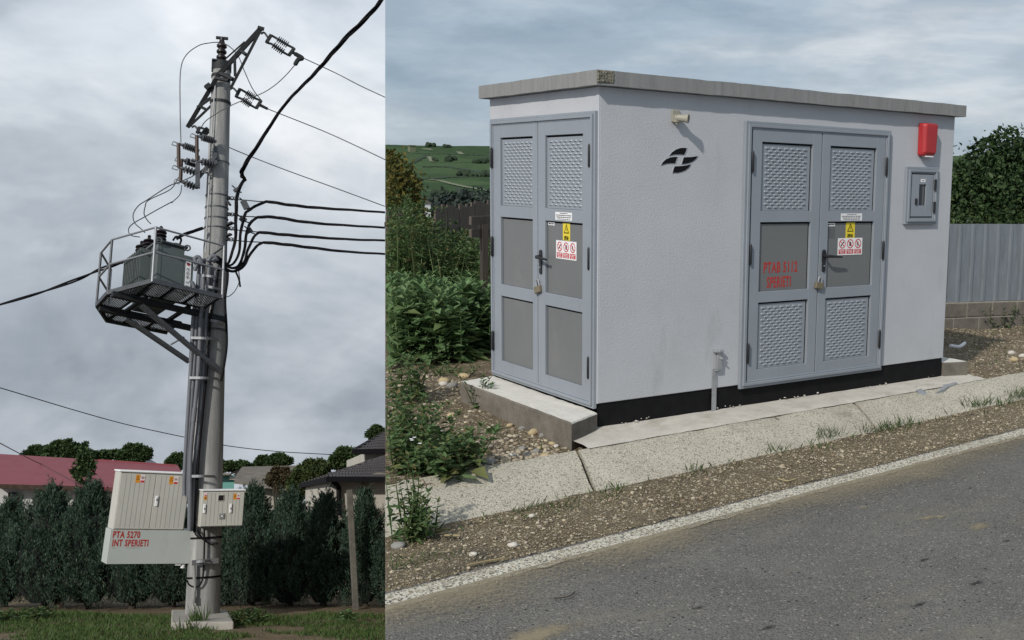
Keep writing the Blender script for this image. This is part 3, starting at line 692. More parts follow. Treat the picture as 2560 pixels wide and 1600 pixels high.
def door_notices(face, leaf, sg, ws, ye, pr, sw):
    fbox(MB(), face, ws[0], ws[1], ws[2], ws[3], .0295, .0312).build('notice', M['white'], leaf)
    h = ws[3] - ws[2]; sa, sb = (min(ws[:2]), max(ws[:2])) if sg > 0 else (max(ws[:2]), min(ws[:2]))
    dash_rows(face, leaf, sa, sb, [(ws[3] - h * .15, h * .09, .28, .74), (ws[3] - h * .39, h * .10, .05, .96), (ws[3] - h * .63, h * .11, .08, .92), (ws[3] - h * .86, h * .08, .12, .88)], .0312, M['ink'], 3)
    warning(face, leaf, (ye[0] + ye[1]) / 2, ye[3], ye[2], abs(ye[1] - ye[0]), .0135, sg)
    prohibition_plate(face, leaf, pr[0], pr[1], pr[2], pr[3], .0150, sg)
    fbox(MB(), face, sw[0], sw[1], sw[2], sw[3], .012, .0130).build('name_tag', M['white'], leaf)
    sa, sb = (min(sw[:2]), max(sw[:2])) if sg > 0 else (max(sw[:2]), min(sw[:2]))
    dash_rows(face, leaf, sa, sb, [((sw[2] + sw[3]) / 2, .011, .1, .9)], .0130, M['ink'], 9)
door_notices('S', SR, -1, (.372, .619, 1.534, 1.594), (.428, .535, 1.382, 1.512), (.331, .635, 1.238, 1.378), (.664, .760, 1.488, 1.512))
door_notices('L', LR, 1, (2.463, 2.723, 1.536, 1.598), (2.545, 2.657, 1.384, 1.518), (2.452, 2.756, 1.236, 1.384), (2.316, 2.412, 1.488, 1.516))
fbox(MB(), 'L', 2.318, 2.412, 1.384, 1.485, .0118, .0128).build('rating_plate', M['greyink'], LR)
dash_rows('L', LR, 2.318, 2.412, [(1.470, .010, .3, .75)] + [(1.452 - .012 * q, .0022, .06, .94) for q in range(5)], .0130, M['panel'], 11)
text('PTAB 5112', 'L', 1.606, 1.150, .0125, .122, M['stencil'], LL, .60, 'LEFT', .0038)
text('SPERIETI', 'L', 1.648, 1.028, .0125, .122, M['stencil'], LL, .53, 'LEFT', .0038)
# wall fittings
OFF['L'] = OFF['S'] = 0.0
wl_ = MB(); fbox(wl_, 'L', .628, .70, 2.285, 2.372, 0, .018); wl_.build('lamp_bracket', M['beige'], kiosk, bevel=.004)
mb = MB(); fbox(mb, 'L', .635, .69, 2.282, 2.335, .018, .062); 
dirl = Vector((.62, -.76, -.08)).normalized(); p0 = Vector((.665, -.06, 2.312))
mb.lathe(p0, dirl, [(-.03, .024), (.0, .027), (.035, .028), (.068, .036), (.070, .031), (.045, .022)], 18)
mb.lathe(Vector((.658, -.04, 2.285)), (0, 0, -1), [(0, .016), (.014, .016), (.022, .01)], 10)
lm = mb.build('wall_lamp', M['beige'], kiosk, smooth=True); lm['label'] = 'small beige wall lamp turned to the right under the roof edge'
MB().lathe(p0 + dirl * .047, dirl, [(0, .0235), (.002, .0235)], 16).build('lens', M['rough_conc'], lm)
def logo_arc(pts): return [(.5385 + (x - 462) / 466 * .3475, 1.904 + (970 - y) / 325 * .198 + (x - 462) / 466 * .0) for x, y in pts]
def wallpt(u, v):
    r = ray(1560 + u / 5.04, 240 + v / 5.04); p = CAM + r * (-CAM.y / r.y); return (p.x, p.z)
lg = [[(570, 750), (605, 708), (650, 676), (700, 657), (745, 652), (786, 656), (776, 695), (755, 738), (700, 735), (640, 736)],
      [(466, 872), (490, 830), (530, 795), (580, 774), (625, 767), (668, 766), (657, 800), (640, 848), (590, 846), (530, 852), (495, 862)],
      [(752, 772), (800, 770), (850, 768), (890, 762), (924, 758), (905, 790), (865, 824), (810, 846), (760, 854), (726, 855), (738, 815)],
      [(636, 886), (690, 884), (740, 880), (790, 872), (836, 860), (815, 900), (775, 932), (725, 955), (670, 966), (612, 967), (622, 925)]]
for pl in lg:
    P_ = [wallpt(u, v) for u, v in pl]; c = (sum(p[0] for p in P_) / len(P_), sum(p[1] for p in P_) / len(P_))
    halo = [(c[0] + (x - c[0]) * 1.07 + (.004 if x > c[0] else -.004), c[1] + (z - c[1]) * 1.10) for x, z in P_]
    fpoly(MB(), 'L', halo, .0, .0025).build('emblem_border', M['trim_white'], kiosk)
    fpoly(MB(), 'L', P_, .0005, .0045).build('emblem', M['ink'], kiosk)
# red siren box
sb_ = MB(); P_ = [(3.415, 2.135), (3.432, 2.118), (3.578, 2.118), (3.594, 2.135), (3.606, 2.405), (3.592, 2.42), (3.428, 2.42), (3.412, 2.405)]
n = len(P_); c = (3.508, 2.27)
vs = [fp('L', s, z, 0.001) for s, z in P_] + [fp('L', c[0] + (s - c[0]) * .97, c[1] + (z - c[1]) * .98, .055) for s, z in P_] + [fp('L', c[0] + .006 + (s - c[0]) * .80, c[1] + .01 + (z - c[1]) * .86, .085) for s, z in P_]
sb_.add(vs, [tuple(range(n))] + [(i, (i + 1) % n, n + (i + 1) % n, n + i) for i in range(n)] + [(n + i, n + (i + 1) % n, 2 * n + (i + 1) % n, 2 * n + i) for i in range(n)] + [tuple(range(2 * n, 3 * n))])
sr = sb_.build('siren_box', M['red_plastic'], kiosk, bevel=.012); sr['label'] = 'red alarm siren box high on the wall'
fbox(MB(), 'L', 3.46, 3.56, 2.112, 2.124, .02, .07).build('strobe_lens', M['white'], sr)
# meter cupboard
OFF['L'] = -.030
mt = door_trim('L', 3.286, 3.728, 1.497, 2.022, .060, kiosk, 'meter_cupboard'); mt['label'] = 'small grey meter cupboard with a window'
fbox(MB(), 'L', 3.347, 3.667, 1.558, 1.961, .002, .012).build('cupboard_back', M['ink'], mt)
dm = MB(); fbox(dm, 'L', 3.357, 3.463, 1.568, 1.953, .012, .030); fbox(dm, 'L', 3.559, 3.657, 1.568, 1.953, .012, .030); fbox(dm, 'L', 3.463, 3.559, 1.568, 1.669, .012, .0297); fbox(dm, 'L', 3.463, 3.559, 1.863, 1.953, .012, .0297)
dm.build('cupboard_door', M['door'], mt, bevel=.002)
fbox(MB(), 'L', 3.463, 3.559, 1.669, 1.863, .013, .017).build('window', M['glass'], mt)
fbox(MB(), 'L', 3.520, 3.546, 1.672, 1.86, .017, .018).build('meter_strip', M['greyink'], mt)
fbox(MB(), 'L', 3.478, 3.543, 1.884, 1.912, .030, .0312).build('name_tag', M['white'], mt)
dash_rows('L', mt, 3.49, 3.532, [(1.898, .006, .1, .9)], .0312, M['greyink'], 2)
fbox(MB(), 'L', 3.408, 3.436, 1.675, 1.735, .030, .042).build('latch', M['black'], mt, bevel=.006)
for z in (1.862, 1.656):
    MB().tube([fp('L', 3.668, z - .05, .046), fp('L', 3.668, z + .05, .046)], .012, 8).build('hinge', M['black'], mt, smooth=True)
OFF['L'] = 0.0
# earthing strip up the wall
mb = MB(); mb.box((1.068, -.010, -.01), (1.112, -.004, .36)); st = mb.build('earthing_strip', M['steel'], kiosk)
mb = MB(); mb.box((1.085, -.030, .345), (1.150, -.002, .352)); mb.box((1.098, -.030, .352), (1.150, -.024, .50)); mb.box((1.075, -.045, .497), (1.150, -.002, .515)); mb.build('test_clamp', M['steel'], kiosk, bevel=.003)
mb = MB(); mb.lathe((1.135, -.03, .445), (0, -1, 0), [(0, .012), (.010, .012), (.012, .007), (.026, .007)], 6); mb.lathe((1.10, -.045, .506), (0, -1, 0), [(0, .009), (.02, .009)], 6); mb.build('bolt', M['steel'], kiosk)
# ragged cement splashed along the plinth
P = []; sz = []
for i in range(60):
    x = random.choice([random.uniform(.05, .9), random.uniform(1.1, 1.9), random.uniform(1.9, 3.9)])
    if fbm(x, 0, 2.2, 6) > -.05: P.append((x, random.uniform(-.004, .012), random.uniform(.018, .042))); sz.append(random.uniform(.004, .014))
V, F = stones_mesh(P, sz, .45); o_ = link('cement_crumbs', fast_mesh('c', V, F), M['cement'], None); o_['kind'] = 'stuff'
# padlocks
OFF['L'] = -.032; OFF['S'] = -.042
for face, s, z, rot, lab in (('S', .872, 1.000, .35, 'brass padlock hanging on the narrow end doors above the step'), ('L', 2.214, 1.010, -.15, 'brass padlock hanging on the wide doors beside the stencilled lettering')):
    t = thing('padlock', lab, 'padlock', fp(face, s, z, .045))
    mb = MB(); sg = 1 if face == 'L' else -1; ex = FRAMES[face][0]; c, sn = math.cos(rot), math.sin(rot)
    q = [(-.045, -.03), (.04, -.034), (.046, .02), (-.04, .024)]
    fpoly(mb, face, [(s + sg * (x * c - y * sn), z - .02 + x * sn + y * c) for x, y in q], .032, .058); mb.build('lock_body', M['brass'], t, bevel=.005)
    mb = MB(); pts = [(-.014, .0), (-.012, .035), (.004, .055), (.024, .045), (.03, .0)]
    mb.tube(smooth_curve([fp(face, s + sg * (x * c - y * sn), z + x * sn + y * c, .046) for x, y in pts], 4), .0055, 8); mb.build('shackle', M['steel'], t, smooth=True)

OFF['L'] = OFF['S'] = 0.0
# ------------------------------------------------------------------ steps beside the kiosk
def block(poly, z0, z1, name, label, cat):
    n = len(poly); P2 = []
    for i in range(n):
        a, b = Vector(poly[i]), Vector(poly[(i + 1) % n]); k = max(2, int((b - a).length / .05))
        for j in range(k): P2.append(a.lerp(b, j / k))
    P2 = [p + Vector((.005 * fbm(p.x, p.y, 9), .005 * fbm(p.y, p.x, 11))) for p in P2]; m = len(P2)
    V = [(p.x, p.y, z0) for p in P2] + [(p.x, p.y, z1 - .012) for p in P2]
    ce = Vector((sum(p.x for p in P2) / m, sum(p.y for p in P2) / m))
    V += [(p.x + (ce.x - p.x) * .02 , p.y + (ce.y - p.y) * .008, z1 + .004 * fbm(p.x, p.y, 8)) for p in P2] + [(ce.x, ce.y, z1)]
    F = [(i, (i + 1) % m, m + (i + 1) % m, m + i) for i in range(m)] + [(m + i, m + (i + 1) % m, 2 * m + (i + 1) % m, 2 * m + i) for i in range(m)] + [(2 * m + i, 2 * m + (i + 1) % m, 3 * m) for i in range(m)]
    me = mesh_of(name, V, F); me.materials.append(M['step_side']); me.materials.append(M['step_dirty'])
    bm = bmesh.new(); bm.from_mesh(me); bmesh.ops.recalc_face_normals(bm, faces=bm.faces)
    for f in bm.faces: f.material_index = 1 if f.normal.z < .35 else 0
    bm.to_mesh(me); bm.free()
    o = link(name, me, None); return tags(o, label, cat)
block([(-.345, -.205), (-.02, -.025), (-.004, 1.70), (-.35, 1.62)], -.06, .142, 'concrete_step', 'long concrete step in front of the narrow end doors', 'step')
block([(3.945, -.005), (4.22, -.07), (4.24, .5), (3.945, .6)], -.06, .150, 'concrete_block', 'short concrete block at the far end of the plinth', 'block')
# ================================================================== KIOSK SITE: plants, fences, far land
M['weed'] = leaf_mat('weed_leaves', [(.035, .075, .024), (.07, .13, .045), (.11, .18, .07), (.05, .10, .036), (.15, .20, .095), (.05, .10, .036), (.16, .17, .07), (.07, .13, .045), (.17, .13, .06)], .28)
M['weed2'] = leaf_mat('nettle_leaves', [(.08, .15, .055), (.135, .22, .095), (.18, .27, .13), (.10, .18, .07), (.17, .22, .09)], .30)
M['blade'] = leaf_mat('grass_blades', [(.035, .065, .02), (.06, .10, .03), (.09, .105, .04), (.045, .08, .024)], .2)
M['straw'] = leaf_mat('dry_stalks', [(.30, .25, .14), (.42, .36, .22), (.24, .19, .11)], .1)
M['tree_dark'] = leaf_mat('dark_tree_leaves', [(.010, .023, .009), (.022, .044, .015), (.038, .068, .024), (.07, .105, .04)], .18)
M['tree_yellow'] = leaf_mat('yellowing_leaves', [(.04, .055, .012), (.085, .085, .020), (.12, .10, .022), (.055, .06, .018)], .2)
M['bark'] = mat('bark', (.055, .045, .035), .95, var=.4, scale=14, bump=.01, bscale=30)
M['wood_old'] = mat('weathered_boards', (.115, .095, .08), .95, var=.35, scale=7, stretch=(8, 8, .6), bump=.004, bscale=40)
M['wood_dark'] = mat('dark_timber', (.05, .042, .036), .95, var=.3, scale=7, stretch=(8, 8, .6))
M['sheet'] = mat('zinc_sheet', (.20, .225, .25), .55, .35, var=.14, scale=6, stretch=(3, 3, .4), spec=.4, grime=((.13, .14, .15), 3, .56, (3, 3, .3)))
M['blockwork'] = mat('concrete_blocks', (.125, .112, .095), .95, var=.22, scale=8, bump=.004, bscale=50, grime=((.22, .20, .17), 5, .64, (1, 1, 1)))
M['joint'] = mat('mortar_joint', (.27, .25, .215), .95, var=.15, scale=14)
M['field'] = None
# --- undergrowth behind the narrow end
def lz_(x, y): return land_z(x, y)
def scatter(n, uv_poly, z=0.0, hmin=.3, hmax=.6, ll=.08, pairs=6, lean=.15):
    """stems standing on the ground inside an outline given by ground points"""
    P = [GR(u, v, z) for u, v in uv_poly]; out = []
    xs = [p.x for p in P]; ys = [p.y for p in P]
    def inside(x, y):
        c = False; j = len(P) - 1
        for i in range(len(P)):
            if (P[i].y > y) != (P[j].y > y) and x < (P[j].x - P[i].x) * (y - P[i].y) / (P[j].y - P[i].y) + P[i].x: c = not c
            j = i
        return c
    k = 0
    while len(out) < n and k < 60000:
        k += 1; x, y = random.uniform(min(xs), max(xs)), random.uniform(min(ys), max(ys))
        if inside(x, y): out.append((x, y, lz_(x, y) - .02, random.uniform(hmin, hmax), random.gauss(0, lean), random.gauss(0, lean), ll, pairs))
    return out
def plant_obj(name, stems, m, label=None, cat=None, group=None, kind=None, clip=True):
    V, F = weed_mesh(stems, clip); c = stems[0]
    me = fast_mesh(name, V, F)
    if kind: o = link(name, me, m); o['kind'] = kind; return o
    cx = sum(s[0] for s in stems) / len(stems); cy = sum(s[1] for s in stems) / len(stems)
    me.transform(Matrix.Translation((-cx, -cy, -c[2]))); me.materials.append(m)
    o = bpy.data.objects.new(name, me); COL.objects.link(o); o.location = (cx, cy, c[2]); WM[o.name] = Matrix.Translation(o.location)
    return tags(o, label, cat, group)
cover = scatter(520, [(960, 905), (1060, 905), (1150, 900), (1232, 880), (1232, 830), (960, 820)], 0, .36, .74, .25, 6, .10)
plant_obj('undergrowth', cover, M['weed2'], kind='stuff')
thick = []
for i in range(720):
    u = random.uniform(950, 1245); d = random.uniform(12.2, 14.6); p = DR(u, 470, d)
    hh = 1.75 - .55 * abs(math.sin((u - 1010) / 90)) if u < 1180 else 1.15
    if 1110 < u < 1215: hh = min(hh, 1.18)
    thick.append((p.x, p.y, -.05, hh * random.uniform(.5, 1.0), random.gauss(0, .16), random.gauss(0, .16), .145, 11))
plant_obj('undergrowth', thick, M['weed'], kind='stuff')
P = []
for i in range(260):
    u = random.uniform(962, 1235); d = random.uniform(11.8, 14.2); p = DR(u, 470, d); P.append((p.x, p.y, random.uniform(.3, .8) if u < 1110 else random.uniform(.1, .35)))
V, F = grass_mesh(np.array(P), .62, .012, .5, True)
M['tallgrass'] = leaf_mat('tall_grass', [(.06, .10, .035), (.11, .15, .06), (.17, .17, .085), (.08, .12, .045)], .2)
o_ = link('tall_grass', fast_mesh('g', V, F), M['tallgrass']); o_['kind'] = 'stuff'
def clump(uv, n, r, h, ll, label, z=0.0, m='weed', pairs=6, lean=.12, name='weed_clump', cat='weeds', group=None, zf=None):
    p = GR(uv[0], uv[1], z); st = []
    for i in range(n):
        a, q = random.uniform(0, 6.28), r * math.sqrt(random.random()); x, y = p.x + q * math.cos(a), p.y + q * math.sin(a)
        zz = (zf or lz_)(x, y); st.append((x, y, zz - .01, h * random.uniform(.5, 1.1), random.gauss(0, lean), random.gauss(0, lean), ll, pairs))
    return plant_obj(name, st, M[m], label, cat, group)
clump((985, 1000), 30, .26, .42, .115, 'dark bushy weed growing on the gravel below the tall undergrowth')
clump((990, 1130), 40, .34, .40, .115, 'weed with tiny white flowers above the gutter slab')
clump((965, 1165), 26, .26, .34, .12, 'weed hanging over the top edge of the gutter at the bank edge')
clump((1118, 1172), 26, .20, .26, .125, 'bright green weed beside the yellow stones above the gutter')
clump((1048, 1168), 22, .18, .26, .10, 'lower weed between the flowering weed and the yellow stones')
clump((1216, 1010), 10, .09, .25, .085, 'small leafy weed growing against the concrete step', lean=.05)
def vz(x, y): return GZ
clump((1000, 1345), 14, .12, .40, .075, 'tall leafy weed rising in front of the gutter slab', GZ, pairs=9, lean=.06, zf=vz)
clump((1052, 1345), 14, .10, .20, .07, 'low leafy weed on the verge below the gutter', GZ, pairs=6, lean=.06, zf=vz)
clump((2490, 806), 26, .22, .34, .075, 'dark green weed against the block base of the metal fence')
clump((2556, 806), 16, .16, .2, .06, 'small weed at the edge of the fence base')
clump((1140, 925), 16, .3, .12, .05, 'low weed on the gravel behind the step')
# white flower heads and dry heads
mb = MB()
for (u, v) in ((1028, 1097), (1050, 1108), (1030, 1100), (1036, 1093)):
    p = GR(u, v, .30); mb.add([p + Vector((.012 * math.cos(a), .012 * math.sin(a), 0)) for a in np.linspace(0, 6.283, 7)[:-1]] , [(0, 1, 2, 3, 4, 5)])
o_ = mb.build('small_flowers', M['white']); o_['kind'] = 'stuff'
# grass tufts
def tuft(uv, n, r, h, label, z=GZ, clipit=True):
    p = GR(uv[0], uv[1], z); a = rng.random(n) * 6.283; q = r * np.sqrt(rng.random(n))
    P = np.stack([p.x + q * np.cos(a) * 1.6, p.y + q * np.sin(a) * .6, np.full(n, z - .01)], 1)
    V, F = grass_mesh(P, h * 1.15, .0065, .95, clipit); t = thing('grass_tuft', label, 'grass tuft', (p.x, p.y, z), 'grass tufts along the foot of the gutter')
    link('blades', fast_mesh('tuft', V, F), M['blade'], t)['kind'] = 'stuff'; return t
tuft((2068, 1096), 70, .10, .11, 'grass tuft below the joint under the wide doors')
tuft((2440, 1016), 90, .13, .11, 'grass tuft below the mortar patch at the far end')
tuft((2542, 996), 90, .14, .11, 'grass tuft at the far right edge of the gutter')
tuft((2185, 1078), 50, .12, .09, 'flat grass tuft at the foot of the far slab joint')
tuft((2245, 1062), 50, .12, .08, 'low grass tuft right of the far slab joint')
tuft((1940, 1130), 24, .08, .08, 'sparse grass tuft below the middle slab')
tuft((1430, 1258), 60, .22, .05, 'thin mat of grass where the near slab ends')
tuft((1330, 1282), 60, .20, .05, 'thin mat of grass along the near slab')
tuft((1050, 1405), 50, .16, .06, 'flattened grass on the verge near the road edge line')
P = []
for i in range(900):
    x = random.uniform(-2.3, 6.5); y = yb(x) - abs(random.gauss(0, .10))
    if fbm(x, 7, 1.4, 3) > .05 or random.random() < .12: P.append((x, y, GZ))
for i in range(2600):
    x, y = random.uniform(-3.5, 8), random.uniform(-.2, 4.5)
    if (x < -.5 or x > 4.3) and y > yt(x) + .05 and fbm(x, y, .9, 5) > .12: P.append((x, y, land_z(x, y)))
V, F = grass_mesh(np.array(P), .065, .009, .8, True)
o_ = link('grass', fast_mesh('g', V, F), M['blade']); o_['kind'] = 'stuff'
# dry stalks and litter
P = []; D = []
for i in range(1700):
    if random.random() < .7: x = random.uniform(-2.3, 7); y = random.uniform(yw0(x), yb(x)); z = GZ + .012
    else: x = random.uniform(-3, 7); y = random.uniform(yt(x) + .05, 3); z = land_z(x, y) + .015
    P.append((x, y, z)); a = random.uniform(0, 6.28); D.append((math.cos(a), math.sin(a), random.uniform(-.05, .12)))
V, F = leaf_blades(np.array(P), np.array(D), np.tile([0, 0, 1.], (len(P), 1)), rng.uniform(.015, .12, len(P)) ** 1.15, rng.uniform(.003, .0065, len(P)), .2); V, F = drop_outside(V, F, 4)
o_ = link('dry_stalks', fast_mesh('d', V, F), M['straw']); o_['kind'] = 'stuff'
for pts, lab in (([(1945, 1196), (1968, 1202), (1990, 1197)], 'bent yellow straw stalk lying on the verge beside the road edge line'), ([(1168, 1413), (1210, 1404), (1262, 1395)], 'long dry stalk lying on the verge near the bank edge'), ([(1110, 1338), (1150, 1339)], 'short pale stalk lying near the low leafy weed')):
    mb = MB(); mb.tube(smooth_curve([GR(u, v, GZ + .012) for u, v in pts], 5), .006, 6)
    tags(mb.build('straw_stalk', M['straw'], smooth=True), lab, 'stalk')
for u, v, lab in ((1412, 1493, 'dark curled twig lying on the asphalt'),):
    p = GR(u, v, GZ); mb = MB(); mb.tube(smooth_curve([p + Vector((-.055, .01, .004)), p + Vector((-.02, -.012, .007)), p + Vector((.02, -.014, .007)), p + Vector((.06, .012, .006))], 5), .004, 6); tags(mb.build('twig', M['bark'], smooth=True), lab, 'twig')
# stones
P = []; sz = []
for i in range(30000):
    if random.random() < .34: x = random.uniform(-2.4, 8); y = random.uniform(yw0(x) + .02, yb(x)); z = GZ + .000; s = .0028 + min(.014, random.expovariate(1 / .0024))
    else:
        x = random.choice([random.uniform(-3.6, 0), random.uniform(4.0, 10)]); y = random.uniform(yt(x), 4.5); z = land_z(x, y)
        if -.36 < x < 4 and -.1 < y < 1.7: continue
        s = min(.040, .005 + random.expovariate(1 / .0055))
    P.append((x, y, z - s * .1)); sz.append(s)
for i in range(260):
    x = random.uniform(-2.2, 7); y = random.uniform(yw0(x) + .06, yb(x) - .02); s = random.uniform(.009, .022); P.append((x, y, GZ - s * .15)); sz.append(s)
for i in range(420):
    x = random.uniform(-1.3, -.42); y = yt(x) + abs(random.gauss(.03, .22)); s = random.uniform(.008, .028); P.append((x, y, land_z(x, y) + s * .2)); sz.append(s)
V, F = stones_mesh(np.array(P), np.array(sz), .55); V, F = drop_outside(V, F, 12)
o_ = link('gravel', fast_mesh('s', V, F), M['stone']); o_['kind'] = 'stuff'
P = []; sz = []
for i in range(5200):
    x = random.uniform(-2.6, 7); y = random.uniform(yw1(x) - .5 * random.random() ** 3, yb(x)); s = random.uniform(.002, .0055); P.append((x, y, GZ + .001)); sz.append(s)
V, F = stones_mesh(np.array(P), np.array(sz), .7, OCT, OCF); V, F = drop_outside(V, F, 6)
o_ = link('grit', fast_mesh('s', V, F), M['stone']); o_['kind'] = 'stuff'
mm = {'tan': mat('tan_stone', (.40, .32, .19), .9, var=.2, scale=9, bump=.003), 'grey': mat('grey_stone', (.22, .215, .20), .9, var=.2, scale=9, bump=.003), 'pale': mat('pale_stone', (.50, .47, .42), .9, var=.15, scale=9, bump=.003)}
def rock(uv, s, m, label, z=0.0, flat=.55, group=None):
    p = GR(uv[0], uv[1], z); z = land_z(p.x, p.y) if z > GZ else z
    bm = bmesh.new(); bmesh.ops.create_icosphere(bm, subdivisions=2, radius=1); a = random.uniform(-.5, .5)
    for v in bm.verts:
        k = 1 + .28 * mnoise.noise(v.co * 1.3 + Vector((uv[0], uv[1], 0))); v.co = Vector((v.co.x * s * k, v.co.y * s * .75 * k, v.co.z * s * flat * k))
    me = bpy.data.meshes.new('rock'); bm.to_mesh(me); bm.free(); me.polygons.foreach_set('use_smooth', [True] * len(me.polygons)); me.materials.append(mm[m])
    o = bpy.data.objects.new('rock', me); COL.objects.link(o); o.location = (p.x, p.y, z + s * flat * .45); o.rotation_euler = (0, 0, a); WM[o.name] = Matrix.Identity(4)
    return tags(o, label, 'rock', group)
for uv, s, m, lab in (((1334, 1070), .050, 'tan', 'yellow rock lying against the side of the long step'), ((1357, 1076), .036, 'grey', 'dark rock next to the yellow rock at the step'), ((1306, 1058), .036, 'grey', 'grey rounded rock halfway along the step'),
        ((1380, 1094), .028, 'tan', 'tan pebble near the lower corner of the step'), ((1390, 1098), .024, 'pale', 'pale pebble beside the tan pebble at the step corner'), ((1404, 1124), .026, 'tan', 'tan pebble on the gutter edge under the step corner'),
        ((1362, 1126), .042, 'tan', 'long tan stone on the top edge of the gutter'), ((1340, 1112), .034, 'grey', 'flat grey stone behind the long tan stone'), ((1318, 1123), .036, 'grey', 'grey stone in the row along the gutter edge'), ((1305, 1108), .030, 'grey', 'brownish pebble between the stones and the step'),
        ((1327, 1140), .032, 'pale', 'pale flat stone tucked under the stone row'), ((1280, 1128), .030, 'pale', 'pale pebble at the near end of the stone row'), ((1348, 1104), .024, 'tan', 'tan oval pebble above the flat grey stone'),
        ((1153, 1113), .060, 'tan', 'large yellow stone behind the bright green weed'), ((1172, 1122), .056, 'tan', 'large yellow stone right of the bright green weed'), ((1196, 1145), .062, 'tan', 'tan slab of stone on the gutter edge beside the weed'), ((1222, 1150), .052, 'grey', 'grey stone beside the tan slab on the gutter edge'),
        ((1108, 958), .045, 'pale', 'white rounded stone at the back corner of the step'), ((1110, 948), .060, 'tan', 'flat yellow stone behind the white rounded stone'), ((1130, 965), .055, 'grey', 'grey lump at the back corner of the step'), ((1160, 938), .055, 'tan', 'brown stone behind the step'),
        ((1028, 978), .06, 'grey', 'grey stone lying under the dark bushy weed'), ((1055, 1075), .055, 'pale', 'pale broken stone on the gravel above the flowering weed'), ((1092, 1075), .050, 'pale', 'pale broken stone between the weeds and the step'), ((1106, 1093), .045, 'pale', 'cream stone above the bright green weed'), ((1128, 1030), .035, 'tan', 'tan pebble on the open gravel'),
        ((1275, 1052), .03, 'tan', 'tan pebble beside the small leafy weed'), ((2528, 875), .055, 'pale', 'white lump on the gravel at the right'), ((2535, 890), .06, 'tan', 'flat pale stone below the white lump'), ((2556, 882), .05, 'pale', 'white lump cut by the picture edge')):
    rock(uv, s, m, lab)
rock((996, 1368), .040, 'grey', 'smooth oblong stone on the verge at the bank edge', GZ)
rock((1282, 1366), .030, 'pale', 'pale angular stone in the middle of the verge', GZ)
rock((1183, 1388), .024, 'pale', 'pale flat pebble on the verge beside the long stalk', GZ)
rock((1330, 1292), .024, 'pale', 'white pebble below the thin mat of grass', GZ)
p = GR(2398, 873, 0); mb = MB(); mb.tube(smooth_curve([p + Vector((-.14, .02, .05)), p + Vector((0, 0, .03)), p + Vector((.16, .04, .06))], 6), [.02] * 12 + [.01], 8); tags(mb.build('piece_of_pipe', M['white'], smooth=True), 'white curved scrap lying on the gravel beyond the kiosk', 'scrap')

# --- grey sheet fence on a block base
f0, f1 = GR(2362, 819, -.03), GR(2640, 808, -.03)
dv = Vector((f1.x - f0.x, f1.y - f0.y, 0)); Lf = dv.length; dv.normalize(); nv = Vector((dv.y, -dv.x, 0))
f0 = f0 - dv * 2.2; Lf += 6
fence = thing('sheet_metal_fence', 'grey ribbed sheet metal fence standing on a low block wall', 'fence', (f0.x, f0.y, 0))
def fpnt(s, z, d=0): return f0 + dv * s + nv * d + Vector((0, 0, z))
zt0 = 1.40; bh = .335
mb = MB(); mb.bar(fpnt(0, .13), fpnt(Lf, .13), .09, .42); mb.build('mortar', M['joint'], fence)
for r_, (z0, z1) in enumerate(((-.07, .13), (.142, .335))):
    s = -.2 + .21 * r_
    while s < Lf:
        s1 = min(Lf, s + .405); a, b = fpnt(max(0, s) + .006, 0), fpnt(s1 - .006, 0)
        if s1 - s > .05 and s1 > .1:
            k = random.uniform(-.004, .004); MB().bar(a + Vector((0, 0, (z0 + z1) / 2)) + nv * k, b + Vector((0, 0, (z0 + z1) / 2)) + nv * k, .116, z1 - z0 - .010).build('concrete_block', M['blockwork'], fence, bevel=.006)
        s += .417
s = 0; pitch = .21; prof = [(0, 0), (.028, .0), (.040, .026), (.075, .026), (.087, .0), (.21, .0)]
while s < Lf:
    n_ = 4; V = []; F = []
    for q in range(n_):
        for (a, h) in prof[:-1]: V.append((s + q * pitch + a, h))
    V.append((s + n_ * pitch + .03, 0)); k = random.uniform(0, .006); dz = random.uniform(-.006, .006)
    W_ = [fpnt(a, z + dz, h + k) for z in (bh + .012, zt0) for a, h in V]; n = len(V)
    F = [(i, i + 1, n + i + 1, n + i) for i in range(n - 1)]
    me = mesh_of('sh', W_, F); o_ = link('sheet', me, M['sheet'], fence); so = o_.modifiers.new('t', 'SOLIDIFY'); so.thickness = .0012
    s += n_ * pitch
# weeds showing over the fence
st = []
for i in range(70):
    s = random.choice([random.uniform(2.3, 3.4), random.uniform(3.6, 4.8), random.uniform(2, 6.5)]); p = fpnt(s, 0, -.35 - random.random() * .4); st.append((p.x, p.y, .1, random.uniform(1.32, 1.55), random.gauss(0, .05), random.gauss(0, .05), .07, 12))
plant_obj('undergrowth', st, M['blade'], kind='stuff')
st = []
for i in range(16): p = fpnt(5.2 + random.random() * .7, 0, -.5 - random.random() * .3); st.append((p.x, p.y, .1, random.uniform(1.5, 1.95), random.gauss(0, .1), random.gauss(0, .1), .10, 12))
plant_obj('tall_weed', st, M['weed'], 'tall green weed rising behind the sheet metal fence', 'weed')

